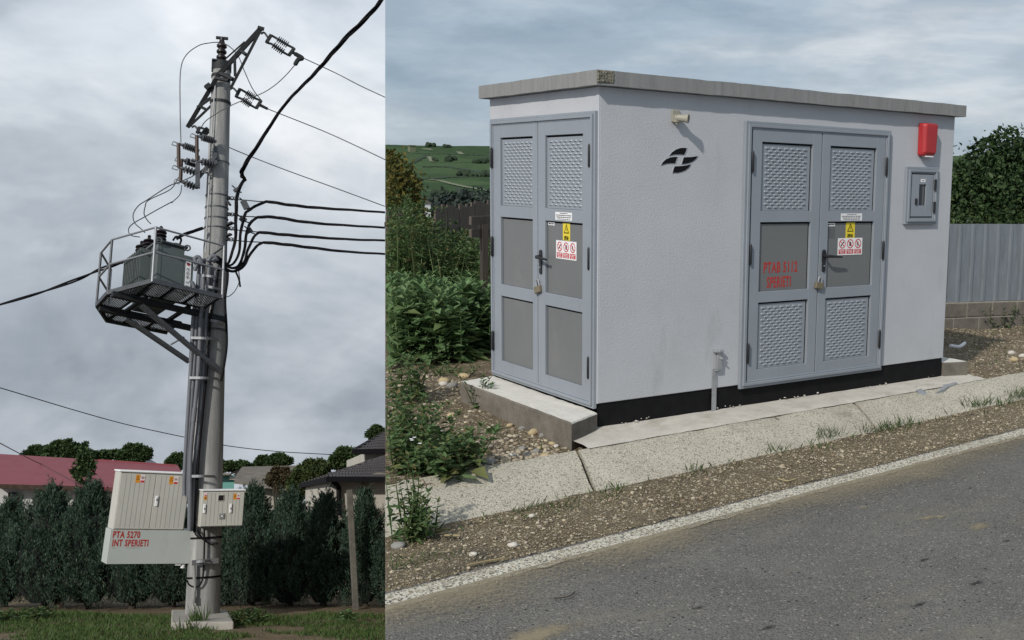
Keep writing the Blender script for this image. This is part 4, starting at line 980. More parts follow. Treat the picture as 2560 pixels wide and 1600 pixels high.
# --- trees
def tree(name, base, h, lobes, n, leaf, m, label, trunk_r=.14, group=None, cat='tree', limbs=7, flat=False, clip=True, frame=None, bark='bark', elong=.55):
    """lobes: centre offset and radii above the base"""
    t = thing(name, label, cat, base, group)
    b = Vector(base); L = [(tuple(b + Vector(c)), r) for c, r in lobes]
    P, d = clump_points(n, L); D = d * .6 + rand_dirs(n) * .8 + np.array([0, 0, -.15]); Nn = d + rand_dirs(n) * .7 + np.array([0, 0, .4])
    sz = leaf * (.6 + .8 * rng.random(n)); V, F = leaf_blades(P, D, Nn, sz, sz * elong, .2)
    if clip: V, F = drop_outside(V, F, 4)
    link('crown', fast_mesh('crown', V, F), m, t)
    mb = MB(); mb.tube(smooth_curve([b + Vector((0, 0, -.3)), b + Vector((.05 * h * .2, 0, h * .3)), b + Vector((0, .02 * h, h * .75))], 4), [trunk_r * (1 - .7 * i / 8) for i in range(9)], 8)
    for k in range(limbs):
        c, r = L[k % len(L)]; c = Vector(c); z0 = b + Vector((0, 0, h * random.uniform(.25, .5))); e = c + Vector((random.uniform(-.6, .6) * r[0], random.uniform(-.6, .6) * r[1], random.uniform(0, .7) * r[2]))
        mb.tube(smooth_curve([z0, z0.lerp(e, .5) + Vector((0, 0, .1 * h * .3)), e], 3), [trunk_r * .45, trunk_r * .4, trunk_r * .34, trunk_r * .28, trunk_r * .2, trunk_r * .14, trunk_r * .08], 6)
    if clip:
        me = mesh_of('trunk', mb.v, mb.f); link('trunk', clip_seam(me), M[bark], t)
    else: mb.build('trunk', M[bark], t)
    return t
def RB(u, d, z=0.0):
    p = DR(u, 470, d); return Vector((p.x, p.y, z))
b = RB(2500, 16.0, -.02)
tree('leafy_tree', b, 2.6, [((0, 0, 1.55), (.75, .9, 1.0)), ((-.5, .1, 1.35), (.5, .6, .8)), ((.65, -.2, 1.55), (.7, .8, .95)), ((1.5, -.9, 1.5), (.9, .9, 1.0)), ((-.1, .2, .9), (1.2, 1.0, .8)), ((-.62, .3, 2.1), (.16, .2, .15)), ((-.2, .1, 2.42), (.22, .3, .22)), ((.12, 0, 2.62), (.16, .3, .18)), ((.4, 0, 2.45), (.2, .3, .22)), ((-.85, .2, 1.9), (.12, .2, .14)), ((.75, -.2, 2.52), (.2, .3, .2))], 26000, .085, M['tree_dark'], 'dark leafy tree spreading behind the sheet metal fence', .12)
b = RB(985, 17.0, -.6)
tree('yellowing_tree', b, 3, [((-.12, 0, 2.2), (.50, .7, .58)), ((-.02, 0, 1.5), (.56, .7, .6)), ((-.4, 0, 2.0), (.6, .7, .8)), ((.1, .1, .9), (.45, .7, .6)), ((.12, 0, 2.0), (.28, .3, .3)), ((-.2, 0, 2.75), (.2, .2, .14)), ((.22, 0, 1.75), (.25, .3, .2))], 15000, .08, M['tree_yellow'], 'yellowing bushy tree at the edge of the bank beyond the undergrowth', .1)
b = RB(1036, 40.0, -2.0)
tree('dark_tree', b, 3, [((0, 0, 1.9), (.55, .6, .6)), ((-.5, 0, 1.7), (.6, .6, .7)), ((.4, 0, 1.4), (.5, .5, .5))], 5000, .12, M['tree_dark'], 'small dark tree below the fields behind the yellowing tree', .1)
# --- old board fence
g0, g1 = DR(1085, 470, 13.6), DR(1240, 470, 16.5)
def boards(p0, p1, zt_, zb_, wmin, wmax, label, n_name='board_fence', dz=(0, 0)):
    p0 = Vector((p0.x, p0.y, 0)); p1 = Vector((p1.x, p1.y, 0)); d = (p1 - p0); L = d.length; d.normalize(); nn = Vector((d.y, -d.x, 0))
    t = thing(n_name, label, 'fence', (p0.x, p0.y, 0)); s = 0
    for zz in (.5, 1.15): MB().bar(p0 + Vector((0, 0, zz)) - nn * .05, p1 + Vector((0, 0, zz)) - nn * .05, .05, .07).build('rail', M['wood_dark'], t)
    while s < L:
        w_ = random.uniform(wmin, wmax); top = zt_ + dz[0] + (dz[1] - dz[0]) * s / L + random.uniform(-.05, .03); a = random.gauss(0, .012)
        MB().bar(p0 + d * (s + w_ / 2) + Vector((0, 0, zb_)) + nn * random.uniform(0, .015), p0 + d * (s + w_ / 2 + a) + Vector((0, 0, top)), .022, w_, nn.cross(Vector((0, 0, 1)))).build('plank', M['wood_old'], t)
        s += w_ + random.uniform(.004, .018)
    return t
boards(g0, g1, 1.46, -.1, .09, .17, 'old brown board fence rising above the weeds beside the kiosk', dz=(0, .05))
MB().bar(DR(1100, 470, 13.5) + Vector((0, 0, -.21)), DR(1182, 470, 14.6) + Vector((0, 0, -.21)), .10, .03).build('x', None) if False else None
boards(DR(966, 470, 15.2), DR(1006, 470, 15.4), 1.42, -.1, .1, .16, 'short run of brown boards seen between weeds at the bank edge')
t = thing('timber_rail', 'low timber rail and post just behind the kiosk corner', 'rail', DR(1208, 600, 11.6))
p = DR(1210, 600, 11.6)
MB().bar(Vector((p.x, p.y, -.1)), Vector((p.x, p.y, 1.33)), .07, .07).build('post', M['wood_dark'], t)
q = DR(1176, 600, 11.4); q2 = DR(1245, 600, 11.9)
for z in (1.24, 1.38): MB().bar(Vector((q.x, q.y, z)), Vector((q2.x, q2.y, z)), .03, .09).build('rail', M['wood_old'], t)

# --- the valley side with vineyards
fm = bpy.data.materials.new('vineyard_slope'); fm.use_nodes = True; t_ = fm.node_tree; pb = t_.nodes['Principled BSDF']; pb.inputs['Roughness'].default_value = 1.0; pb.inputs['Specular IOR Level'].default_value = 0
tcx = t_.nodes.new('ShaderNodeTexCoord')
mp = t_.nodes.new('ShaderNodeMapping'); mp.inputs['Scale'].default_value = (.006, .0045, 0); t_.links.new(tcx.outputs['Object'], mp.inputs[0])
vo = t_.nodes.new('ShaderNodeTexVoronoi'); vo.inputs['Scale'].default_value = 1.0; t_.links.new(mp.outputs[0], vo.inputs['Vector'])
sp = t_.nodes.new('ShaderNodeSeparateColor'); t_.links.new(vo.outputs['Color'], sp.inputs[0])
rp = t_.nodes.new('ShaderNodeValToRGB'); rp.color_ramp.elements[0].color = (.040, .068, .038, 1); rp.color_ramp.elements[1].color = (.068, .104, .056, 1); t_.links.new(sp.outputs[0], rp.inputs[0])
nz = t_.nodes.new('ShaderNodeTexNoise'); nz.inputs['Scale'].default_value = .09; nz.inputs['Detail'].default_value = 8; nz.inputs['Roughness'].default_value = .75; t_.links.new(tcx.outputs['Object'], nz.inputs['Vector'])
rp2 = t_.nodes.new('ShaderNodeValToRGB'); rp2.color_ramp.elements[0].position = .35; rp2.color_ramp.elements[1].position = .65; rp2.color_ramp.elements[0].color = (.72, .74, .74, 1); rp2.color_ramp.elements[1].color = (1.2, 1.2, 1.15, 1); t_.links.new(nz.outputs['Fac'], rp2.inputs[0])
mx = t_.nodes.new('ShaderNodeMix'); mx.data_type = 'RGBA'; mx.blend_type = 'MULTIPLY'; mx.inputs[0].default_value = 1; t_.links.new(rp.outputs[0], mx.inputs[6]); t_.links.new(rp2.outputs[0], mx.inputs[7]); t_.links.new(mx.outputs[2], pb.inputs['Base Color'])
def hs(d): 
    t = max(0, min(1, (d - 420) / 1180)); return -.026 + (.0585) * (t ** .8)
def hz(u, d, roll=True):
    b = 0.00002 * (u - 1400) * 0
    return CAM.z + d * (hs(d) + .0012 * fbm(u * .004, d * .004, 1))
FWD = -(CROT @ Vector((0, 0, 1))); FWD.z = 0; FWD.normalize(); RGT = Vector((FWD.y, -FWD.x, 0))
def hpt(u, d, dz=0):
    k = (u - CX) / FPX; p = Vector((CAM.x, CAM.y, 0)) + FWD * d + RGT * (d * k); p.z = hz(u, d) + dz; return p
V = []; F = []; ds = [420 + 1180 * (i / 46) for i in range(47)] + [1700, 2000, 2600]; us = [900 + 45 * i for i in range(60)]
for d in ds:
    for u in us:
        p = hpt(u, d)
        if d > 1600: p.z = hz(u, 1600) - (d - 1600) * .05
        V.append(p)
n = len(us); F = [(j * n + i, j * n + i + 1, (j + 1) * n + i + 1, (j + 1) * n + i) for j in range(len(ds) - 1) for i in range(n - 1)]
struct('hill', clip_seam(mesh_of('h', V, F, True)), fm)
M['track'] = mat('chalk_track', (.14, .155, .095), .95, var=.15); M['hedge_far'] = mat('field_hedge', (.022, .038, .020), 1.0, var=.3, scale=.3)
def hd(v):                                             # distance on the hill seen at picture row v
    lo, hi = 420., 1600.
    for _ in range(40):
        m_ = (lo + hi) / 2; p = CROT.transposed() @ (hpt(1100, m_) - CAM); r = CY - FPX * p.y / -p.z
        if r > v: lo = m_
        else: hi = m_
    return lo
def strip(pts, wd, m, name, dz=.5):
    mb = MB(); q = [hpt(u, hd(v), dz) for u, v in pts]; V = []
    for i, p in enumerate(q):
        d = (q[min(i + 1, len(q) - 1)] - q[max(i - 1, 0)]); d.z = 0; d.normalize(); s = Vector((d.y, -d.x, 0)) * wd / 2; V += [p + s, p - s]
    o_ = struct(name, clip_seam(mesh_of('t', V, [(2 * i, 2 * i + 1, 2 * i + 3, 2 * i + 2) for i in range(len(q) - 1)])), m)
cc = lambda u, v: (960 + u / 3.78, 340 + v / 3.78)
strip([cc(*p) for p in [(420, 415), (520, 425), (640, 455), (780, 485), (880, 505), (1030, 530)]], 5.5, M['track'], 'track')
strip([cc(*p) for p in [(420, 195), (436, 215), (452, 246)]], 5, M['track'], 'track')
strip([cc(*p) for p in [(378, 122), (408, 134)]], 9, M['track'], 'track'); strip([cc(*p) for p in [(700, 146), (738, 176)]], 7, M['track'], 'track'); strip([cc(*p) for p in [(412, 122), (440, 136)]], 9, M['track'], 'track')
strip([cc(*p) for p in [(455, 252), (700, 246), (1030, 240)]], 3.5, M['track'], 'track')
for pts in ([(300, 176), (600, 174), (800, 178), (1030, 184)], [(240, 415), (440, 412), (600, 392), (1030, 376)], [(400, 300), (600, 292), (760, 312), (900, 338), (1030, 358)], [(270, 262), (340, 220), (410, 188)]):
    q = [cc(*p) for p in pts]; 
    mb = MB()
    for i in range(len(q) - 1):
        for j in range(14):
            t = j / 14; u, v = q[i][0] + (q[i + 1][0] - q[i][0]) * t, q[i][1] + (q[i + 1][1] - q[i][1]) * t
            p = hpt(u, hd(v)); s = random.uniform(1.2, 2.6)
            mb.add([p + Vector((s * a * 2.2, s * b_ * 2.2, s * c * .6)) for a, b_, c in ICV], [tuple(f) for f in ICF])
    o_ = mb.build('field_hedgerow', M['hedge_far'], smooth=True); o_['kind'] = 'stuff'
labs = [((470, 240), 6, 'small dark bush at the foot of the short chalk track'), ((635, 232), 9, 'wide dark bush in the middle of the fields'), ((600, 240), 6, 'low bush left of the wide dark bush'), ((888, 245), 8, 'round dark bush towards the kiosk'), ((960, 236), 7, 'flat bush between the round bush and the kiosk'), ((760, 378), 9, 'cluster of bushes on the lower hedgerow'), ((720, 382), 7, 'bush left of the lower cluster'), ((820, 382), 6, 'bush right of the lower cluster'), ((437, 104), 9, 'bush on the skyline'), ((605, 110), 8, 'second bush on the skyline nearer the kiosk'), ((1000, 380), 9, 'bush on the lower hedgerow beside the kiosk'), ((500, 575), 6, 'bush at the bottom of the fields above the weeds')]
for (a, s, lab) in labs:
    u, v = cc(*a); p = hpt(u, hd(v)); bm = bmesh.new()
    for k in range(4):
        r_ = bmesh.ops.create_icosphere(bm, subdivisions=2, radius=1); off = Vector((random.uniform(-.9, .9), random.uniform(-.9, .9), random.uniform(.2, .6)))
        for vv in r_['verts']: vv.co = (vv.co * (1 + .3 * mnoise.noise(vv.co * 2 + off * 5)) * random.uniform(.55, .6) + off) * s * .7
    me = bpy.data.meshes.new('bush'); bm.to_mesh(me); bm.free(); me.materials.append(M['hedge_far'])
    o = bpy.data.objects.new('field_bush', me); COL.objects.link(o); o.location = p; WM[o.name] = Matrix.Translation(p); tags(o, lab, 'bush', 'bushes dotted over the far fields')
# wood in the valley
M['far_wood'] = leaf_mat('far_wood_leaves', [(.018, .028, .026), (.028, .040, .034), (.04, .055, .042)], .1)
L = []
for i in range(46):
    u = random.uniform(1100, 1290); d = random.uniform(300, 380); vtop = random.uniform(488, 502) if u > 1120 else 505
    p = DR(u, vtop, d); r_ = random.uniform(4, 7); L.append(((p.x, p.y, p.z - r_ * .8), (r_ * 1.2, r_ * 1.2, r_)))
for i in range(14):
    u = random.uniform(1085, 1110); d = 330; p = DR(u, random.uniform(492, 506), d); r_ = random.uniform(3, 5); L.append(((p.x, p.y, p.z - r_), (r_, r_, r_)))
P, d = clump_points(16000, L); V, F = leaf_blades(P, rand_dirs(16000), d + rand_dirs(16000) * .5, 1.6 * (.6 + rng.random(16000)), 1.1, .2)
o_ = link('far_wood', fast_mesh('w', V, F), M['far_wood']); o_['kind'] = 'stuff'
p = DR(1045, 511, 170); hw = thing('cottage', 'tiny white house in the valley below the fields', 'house', p)
MB().box(p + Vector((-1.6, -1.4, -3)), p + Vector((1.6, 1.4, 0.2))).build('wall', M['white'], hw)
MB().prism([(-1.9, 0), (1.9, 0), (0, 1.0)], (1, 0, 0), (0, 0, 1), (0, 1, 0), p + Vector((0, 0, .2)), -1.6, 1.6).build('roof', M['blockwork'], hw)
p = hpt(1030, hd(382)); hut = thing('field_hut', 'small tan hut on the upper fields', 'hut', p)
MB().box(p + Vector((-4, -4, -2)), p + Vector((4, 4, 8))).build('wall', M['track'], hut); MB().box(p + Vector((-5, -5, 8)), p + Vector((5, 5, 9))).build('roof', M['track'], hut)
# ================================================================== POLE SITE
FR = LSITE
K1 = lambda u, v: (400 + u / 3.025, 40 + v / 3.025)
K2 = lambda u, v: (220 + u / 4.2, 500 + v / 4.2)
K3 = lambda u, v: (420 + u / 2.907, 440 + v / 2.907)
K4 = lambda u, v: (240 + u / 3.025, 1100 + v / 3.025)
K5 = lambda u, v: (u / 2.8, 1060 + v / 2.8)
K6 = lambda u, v: (520 + u / 2.8, 1060 + v / 2.8)
KG = lambda u, v: (u * 1.0583, v * 1.0583)
YP = PB.y
M['pole'] = mat('pole_concrete', (.235, .235, .23), .93, var=.16, scale=3, bump=.004, bscale=40, spec=.12, stretch=(5, 5, .5), grime=((.40, .395, .385), 2.2, .52, (4, 4, .35)))
M['pad'] = mat('pad_concrete', (.30, .285, .255), .95, var=.14, scale=5, bump=.004, bscale=30)
M['pipe'] = mat('grey_pvc', (.115, .122, .138), .5, var=.08, spec=.35)
M['angle'] = mat('weathered_steel', (.016, .018, .020), .65, .2, var=.3, scale=12)
M['zinc'] = mat('zinc_steel', (.075, .080, .088), .55, .4, var=.2, scale=15)
M['zincb'] = mat('bright_zinc', (.23, .24, .255), .5, .4, var=.12, scale=15)
M['cable'] = mat('black_cable', (.006, .006, .008), .7, var=.1, spec=.12)
M['wire'] = mat('bare_wire', (.05, .055, .06), .5, .4, var=.1)
M['sil'] = mat('insulator_sheds', (.060, .064, .070), .5, var=.1, spec=.4)
M['porc'] = mat('brown_porcelain', (.010, .006, .007), .35, var=.2, spec=.4)
M['fuse'] = mat('brown_fuse_tube', (.055, .032, .024), .5, var=.2)
M['tank'] = mat('transformer_paint', (.085, .10, .098), .5, var=.05, spec=.35)
M['grp'] = mat('cabinet_grp', (.455, .45, .41), .6, var=.05, scale=2, spec=.3, grime=((.38, .37, .33), 2, .60, (2, 2, .4)))
M['boxsteel'] = mat('cabinet_steel', (.40, .43, .415), .5, var=.04, scale=2, spec=.3, grime=((.34, .36, .345), 2, .6, (2, 2, .4)))
M['orange'] = mat('orange_print', (.60, .25, .02), .5, var=.03)
# --- ground
def lground(x, y): 
    return lz(x) + .05 * fbm(x, y, .35, 11) + .03 * fbm(x, y, 1.6, 3)
M['lsoil'] = speckle_mat('dry_soil', (.10, .075, .046), (.18, .14, .088), [(40, .75, (.25, .20, .13)), (25, .9, (.03, .025, .018))], bump=.02)
M['lgrass'] = leaf_mat('lawn_blades', [(.030, .068, .016), (.056, .105, .026), (.085, .13, .04), (.041, .085, .021), (.12, .125, .055)], .2)
struct('ground', grid(-16, 14, 120, lambda x: 8.0, lambda x: 34.0, 110, lground), M['lsoil'])
struct('ground', grid(-120, 110, 40, lambda x: 33.9, lambda x: 190.0, 20, lambda x, y: lz(max(-16, min(14, x))) - .02), M['lsoil'])
n = 110000; X = rng.uniform(-6, 4.5, n); Y = rng.uniform(13.5, 25.5, n)
edge_y = 21.2 + .9 * np.array([fbm(x, 2, .6, 1) for x in X]) - (X + 1) * .75
pk = np.array([fbm(x, y, .55, 21) for x, y in zip(X, Y)])
ok = (Y < edge_y) & (pk > -.28) | ((Y < edge_y + .8) & (pk > .12))
P = np.stack([X, Y, np.array([lground(x, y) for x, y in zip(X, Y)]) - .01], 1)[ok]
V, F = grass_mesh(P, .075, .012, .75); o_ = link('grass', fast_mesh('g', V, F), M['lgrass']); o_['kind'] = 'stuff'
def ltuft(uv, n, r, h, label, m='lgrass', kind='tuft'):
    p = GL(*uv); a = rng.random(n) * 6.283; q = r * np.sqrt(rng.random(n))
    if kind == 'tuft':
        P = np.stack([p.x + q * np.cos(a), p.y + q * np.sin(a), np.full(n, p.z - .01)], 1); V, F = grass_mesh(P, h, .018, .5)
    else: V, F = weed_mesh([(p.x + q[i] * math.cos(a[i]), p.y + q[i] * math.sin(a[i]), p.z, h * random.uniform(.6, 1.1), random.gauss(0, .08), random.gauss(0, .08), .16, 4) for i in range(n)])
    t = thing('grass_tuft' if kind == 'tuft' else 'weed_clump', label, 'grass tuft' if kind == 'tuft' else 'weeds', p)
    link('blades' if kind == 'tuft' else 'leaves', fast_mesh('t', V, F), M[m], t)
ltuft(K4(775, 1425), 60, .10, .34, 'tall grass tuft in front of the pole foot')
ltuft(K4(690, 1440), 30, .14, .18, 'short grass tuft left in front of the pole foot')
ltuft((622, 1562), 16, .22, .20, 'broad leaved weed right of the pole foot', 'weed', 'weed')
ltuft((862, 1560), 8, .10, .16, 'light green weed on the lawn near the concrete post', 'weed2', 'weed')
ltuft((30, 1555), 26, .5, .16, 'patch of weeds at the far left of the lawn', 'weed', 'weed')

# --- the pole
def band(mb, z, r, h=.03, t=.008, n=28, tilt=0):
    prof = [(z - h / 2, r), (z - h / 2, r + t), (z + h / 2, r + t), (z + h / 2, r)]
    vs = [PB + Vector((q * math.cos(6.28318 * k / n), q * math.sin(6.28318 * k / n), zz + tilt * q * math.sin(6.28318 * k / n))) for zz, q in prof for k in range(n)]
    fs = [(a * n + k, a * n + (k + 1) % n, ((a + 1) % 4) * n + (k + 1) % n, ((a + 1) % 4) * n + k) for a in range(4) for k in range(n)]
    return mb.add(vs, fs)
HP = 9.72; R0, R1 = .262, .150
def rp(z): return R0 + (R1 - R0) * z / HP
def zv(v):                                            # height on the pole axis seen at row v
    lo, hi = -.5, 11.
    for _ in range(40):
        m_ = (lo + hi) / 2; p = PB + Vector((0, 0, m_)); q = CROT.transposed() @ (LSITE @ p - CAM)
        if CY - FPX * q.y / -q.z > v: lo = m_
        else: hi = m_
    return lo
pole = thing('utility_pole', 'tall round concrete utility pole carrying a transformer platform', 'pole', PB)
mb = MB(); zz = [0, .3, 1, 2, 3, 4, 5, 6, 7, 8, 9, HP]
mb.lathe(PB, (0, 0, 1), [(z, rp(z)) for z in zz], 36); mb.build('shaft', M['pole'], pole, smooth=True)
mb = MB(); band(mb, HP - .07, rp(HP), .16, .012); mb.build('cap_ring', M['angle'], pole)
pb_ = [GL(*K4(565, 1440)), GL(*K4(1040, 1432)), GL(*K4(990, 1335)), GL(*K4(570, 1335))]
c = sum(pb_, Vector()) / 4; mbp = MB(); vs = [Vector((p.x, p.y, lz(p.x) - .12)) for p in pb_] + [Vector((p.x, p.y, lz(p.x) + .115)) for p in pb_]
mbp.add(vs, [(0, 1, 5, 4), (1, 2, 6, 5), (2, 3, 7, 6), (3, 0, 4, 7), (4, 5, 6, 7)]); mbp.build('footing', M['pad'], pole, bevel=.02)
for v, hh, key, t in ((491, .022, 'zinc', .010), (521, .022, 'zinc', .010), (548, .022, 'zinc', .010), (572, .022, 'zinc', .010), (826, .030, 'zinc', .012), (258, .05, 'angle', .014), (408, .018, 'zinc', .010), (193, .05, 'angle', .012)):
    mb = MB(); band(mb, zv(v), rp(zv(v)), hh, t); mb.build('band', M[key], pole)
for v in (1344, 1442):
    mb = MB(); band(mb, zv(v), rp(zv(v)), .03, .012); mb.build('band', M['cable'], pole)
mb = MB(); mb.tube([PL(*K1(420, 500), YP - .16), PL(*K1(395, 800), YP - .19), PL(*K1(362, 1430), YP - .21), PL(*K3(300, 60), YP - .21), PL(*K3(272, 560), YP - .23)], .011, 6); mb.build('earth_strip', M['zincb'], pole)
# crossarm: a long lattice beam run obliquely past the pole head
ca_ = bpy.data.objects.new('crossarm', None); COL.objects.link(ca_); ca_.parent = pole; WM[ca_.name] = WM['utility_pole']
def cp(u, v, t): return PL(*K1(u, v), YP - .30 - .9 * t)      # t: -1 far end .. 1 near end
A0, A1 = cp(210, 838, -1), cp(765, 92, 1); Am = cp(425, 440, .0)
m1 = cp(440, 450, 0)
def bar2(a, b, w_, name): mb = MB(); mb.bar(a, b, w_, w_ * .9, (0, 1, 0)); return mb.build(name, M['angle'], ca_)
bar2(A0, m1, .062, 'chord'); bar2(m1, A1, .070, 'chord')
bar2(cp(765, 100, 1), cp(535, 545, .35), .042, 'lower_chord'); bar2(cp(215, 842, -1), cp(385, 680, -.3), .034, 'lower_chord')
bar2(cp(610, 262, .55), cp(650, 292, .6), .05, 'brace'); bar2(cp(565, 300, .45), cp(568, 455, .4), .045, 'brace'); bar2(cp(455, 435, .1), cp(552, 480, .35), .06, 'brace')
bar2(cp(285, 690, -.6), cp(385, 620, -.35), .045, 'brace'); bar2(cp(295, 680, -.6), cp(345, 705, -.45), .04, 'brace')
bar2(cp(350, 520, -.2), cp(480, 640, -.2) * .0 + cp(375, 545, -.2), .10, 'plate'); bar2(cp(738, 85, 1), cp(788, 100, 1), .05, 'end_plate')
bar2(cp(640, 195, .62), cp(500, 320, .2), .022, 'tie_rod'); bar2(cp(520, 490, .3), cp(420, 470, 0), .05, 'clamp_bar')
# post insulator on the head
mb = MB(); p0 = PB + Vector((-.01, -.05, HP + .0)); prof = [(0, .03), (.02, .05)]
for k in range(3): prof += [(.04 + .11 * k, .055), (.075 + .11 * k, .085), (.11 + .11 * k, .082), (.13 + .11 * k, .058)]
prof += [(.42, .04), (.46, .04)]
mb.lathe(p0, (0, 0, 1), prof, 16); mb.build('post_insulator', M['porc'], pole, smooth=True)
mb = MB(); mb.bar(p0 + Vector((-.10, 0, .46)), p0 + Vector((.10, 0, .47)), .05, .04); mb.build('wire_saddle', M['angle'], pole); mb = MB(); mb.bar(PB + Vector((-.16, -.12, HP)), PB + Vector((.14, -.12, HP)), .05, .03); mb.bar(PB + Vector((-.15, -.05, HP - .2)), PB + Vector((-.15, -.05, HP + .03)), .03, .03); mb.build('insulator_bracket', M['angle'], pole)
# grey cable pipes strapped to the pole
pipes = [([K3(228, 612), K3(215, 850), K3(185, 1010), K3(165, 1400), K4(672, 200), K4(668, 420)], 4.6), ([K3(262, 600), K3(250, 850), K3(212, 1010), K3(190, 1400), K4(700, 20), K4(695, 260), K4(693, 430)], 4.8), ([K3(305, 590), K3(280, 850), K3(240, 1010), K3(222, 1400), K4(722, 20), K4(712, 260), K4(707, 690)], 5.0), ([K3(345, 690), K3(318, 850), K3(278, 1010), K3(256, 1400), K4(765, 20), K4(740, 260), K4(722, 690)], 5.2), ([K3(360, 700), K3(345, 850), K3(305, 1060), K3(282, 1400), K4(783, 40), K4(768, 260), K4(752, 500), K4(745, 700)], 3.2)]
for i, (pts, rpx) in enumerate(pipes):
    y = YP - .36 + .04 * (i % 2) + .03 * abs(i - 2); r = rpx / FPX * YP * .9
    q = smooth_curve([PL(*p, y) for p in pts], 5)
    mb = MB(); mb.tube(q, r, 12); pp_ = mb.build('cable_pipe' if i < 4 else 'cable', M['pipe'] if i < 4 else M['cable'], pole, smooth=True)
    if i < 4:
        for k in (3 + i, 14 + 2 * i):
            a, b = q[k], q[k + 1]; d = (b - a).normalized() * .12; MB().tube([a - d, a + d], r * 1.16, 12).build('coupling', M['pipe'], pp_, smooth=True)
for pts, rpx in (([K3(205, 640), K3(195, 600), K3(225, 590), K3(240, 640)], 5.0), ([K2(1050, 860), K2(1090, 870), K2(1110, 910), K2(1110, 990)], 5.5), ([K2(1120, 740), K2(1160, 640), K2(1190, 630), K2(1195, 690)], 4.5), ([K2(1265, 650), K2(1290, 600), K2(1330, 590), K2(1345, 600)], 6.0), ([K2(1310, 650), K2(1340, 620), K2(1360, 640)], 6.0)):
    mb = MB(); mb.tube(smooth_curve([PL(*p, YP - .40) for p in pts], 4), rpx / FPX * YP * .9, 10); mb.build('pipe_bend', M['pipe'], pole, smooth=True)
for (a, b) in ((K3(250, 722), K3(398, 745)), (K3(270, 800), K3(395, 830)), (K3(165, 1175), K3(392, 1190)), (K3(155, 1466), K3(388, 1475)), (K4(700, 275), K4(932, 278)), (K4(720, 925), K4(925, 912)), (K3(310, 1048), K3(408, 1070))):
    pa, pb2 = PL(*a, YP - .36), PL(*b, YP - .10); mid = PL((a[0] + b[0]) / 2, (a[1] + b[1]) / 2 - 1, YP - .42)
    mb = MB(); q = smooth_curve([pa, mid, pb2], 6)
    for i in range(len(q) - 1): mb.bar(q[i], q[i + 1], .008, .042)
    mb.build('strap', M['zincb'], pole)
for v in (1404,):
    a, b = PL(*K4(725, 930), YP - .42), PL(*K4(925, 912), YP - .26); mb = MB(); mb.bar(a, b, .02, .085); mb.build('bracket', M['zincb'], pole)
# low cables and a conduit at the pole foot
for pts, r in (([K4(765, 680), K4(800, 735), K4(860, 785), K4(925, 782)], 4.2), ([K4(818, 670), K4(820, 760), K4(812, 1000), K4(790, 1090), K4(750, 1112), K4(705, 1095), K4(688, 1060)], 4.0), ([K4(760, 590), K4(745, 660), K4(755, 720), K4(820, 750), K4(925, 738)], 2.6)):
    mb = MB(); mb.tube(smooth_curve([PL(*p, YP - .31) for p in pts], 6), r / 3.025 / FPX * YP * 1.3, 8); mb.build('cable', M['cable'], pole, smooth=True)
mb = MB(); mb.tube([PL(*K4(740, 930), YP - .30), PL(*K4(748, 1120), YP - .30), PL(*K4(740, 1180), YP - .31)], .026, 8); mb.tube([PL(*K4(740, 1180), YP - .31), PL(*K4(737, 1235), YP - .32)], .034, 8); mb.build('drain_pipe', M['pole'], pole, smooth=True)
# small hooks and channel stubs on the right side, below the head
for a, b, w_ in ((K1(468, 1340), K1(530, 1430), .07), (K3(420, 360), K3(470, 338), .09), (K3(415, 440), K3(458, 422), .07), (K3(425, 165), K3(450, 160), .03), (K3(422, 280), K3(460, 275), .03), (K3(415, 385), K3(445, 378), .03), (K3(410, 465), K3(440, 458), .03)):
    mb = MB(); mb.bar(PL(*a, YP - .05), PL(*b, YP - .12), w_, .03); mb.build('bracket', M['angle'], pole)

# --- insulator strings and cutouts
def sheds(mb, a, b, n, r, rc):
    a, b = Vector(a), Vector(b); ax = (b - a); L = ax.length; prof = [(0, rc)]
    for k in range(n):
        t = L * (.08 + .84 * (k + .5) / n); w_ = L * .84 / n
        prof += [(t - w_ * .28, rc), (t - w_ * .02, r), (t + w_ * .10, r), (t + w_ * .22, rc)]
    prof += [(L, rc)]; return mb.lathe(a, ax, prof, 12)
def string_set(pts, label, y):
    """double tension insulator: link, yoke, two rods of sheds, yoke, clamp"""
    L1, Y1a, Y1b, S1a, S1b, S2a, S2b, Y2a, Y2b, E = [PL(*K1(*p), y) for p in pts]
    t = thing('insulator_string', label, 'insulator', L1, 'tension insulators under the crossarm')
    mb = MB(); mb.tube(smooth_curve([L1, L1 + Vector((.05, 0, .03)), (Y1a + Y1b) / 2], 4), .018, 6); mb.build('shackle', M['zinc'], t)
    mb = MB(); mb.bar(Y1a, Y1b, .05, .07, (0, 1, 0)); mb.build('yoke', M['angle'], t); mb = MB(); mb.bar(Y2a, Y2b, .05, .07, (0, 1, 0)); mb.build('yoke', M['angle'], t)
    for a, b, ya, yb_ in ((S1a, S1b, Y1a, Y2a), (S2a, S2b, Y1b, Y2b)):
        MB().tube([ya, a], .02, 6).build('rod_end', M['angle'], t); MB().tube([b, yb_], .02, 6).build('rod_end', M['angle'], t)
        mb = MB(); sheds(mb, a, b, 6, .064, .022); mb.build('sheds', M['sil'], t, smooth=True)
    mb = MB(); mb.tube([(Y2a + Y2b) / 2, E], [.03, .025], 8); mb.build('wire_clamp', M['angle'], t)
    return E
yn = YP - 1.15
E1 = string_set([(765, 135), (840, 145), (805, 200), (880, 168), (975, 225), (845, 212), (942, 280), (1015, 245), (975, 298), (1078, 315)], 'double insulator string hanging from the upper end of the crossarm', yn)
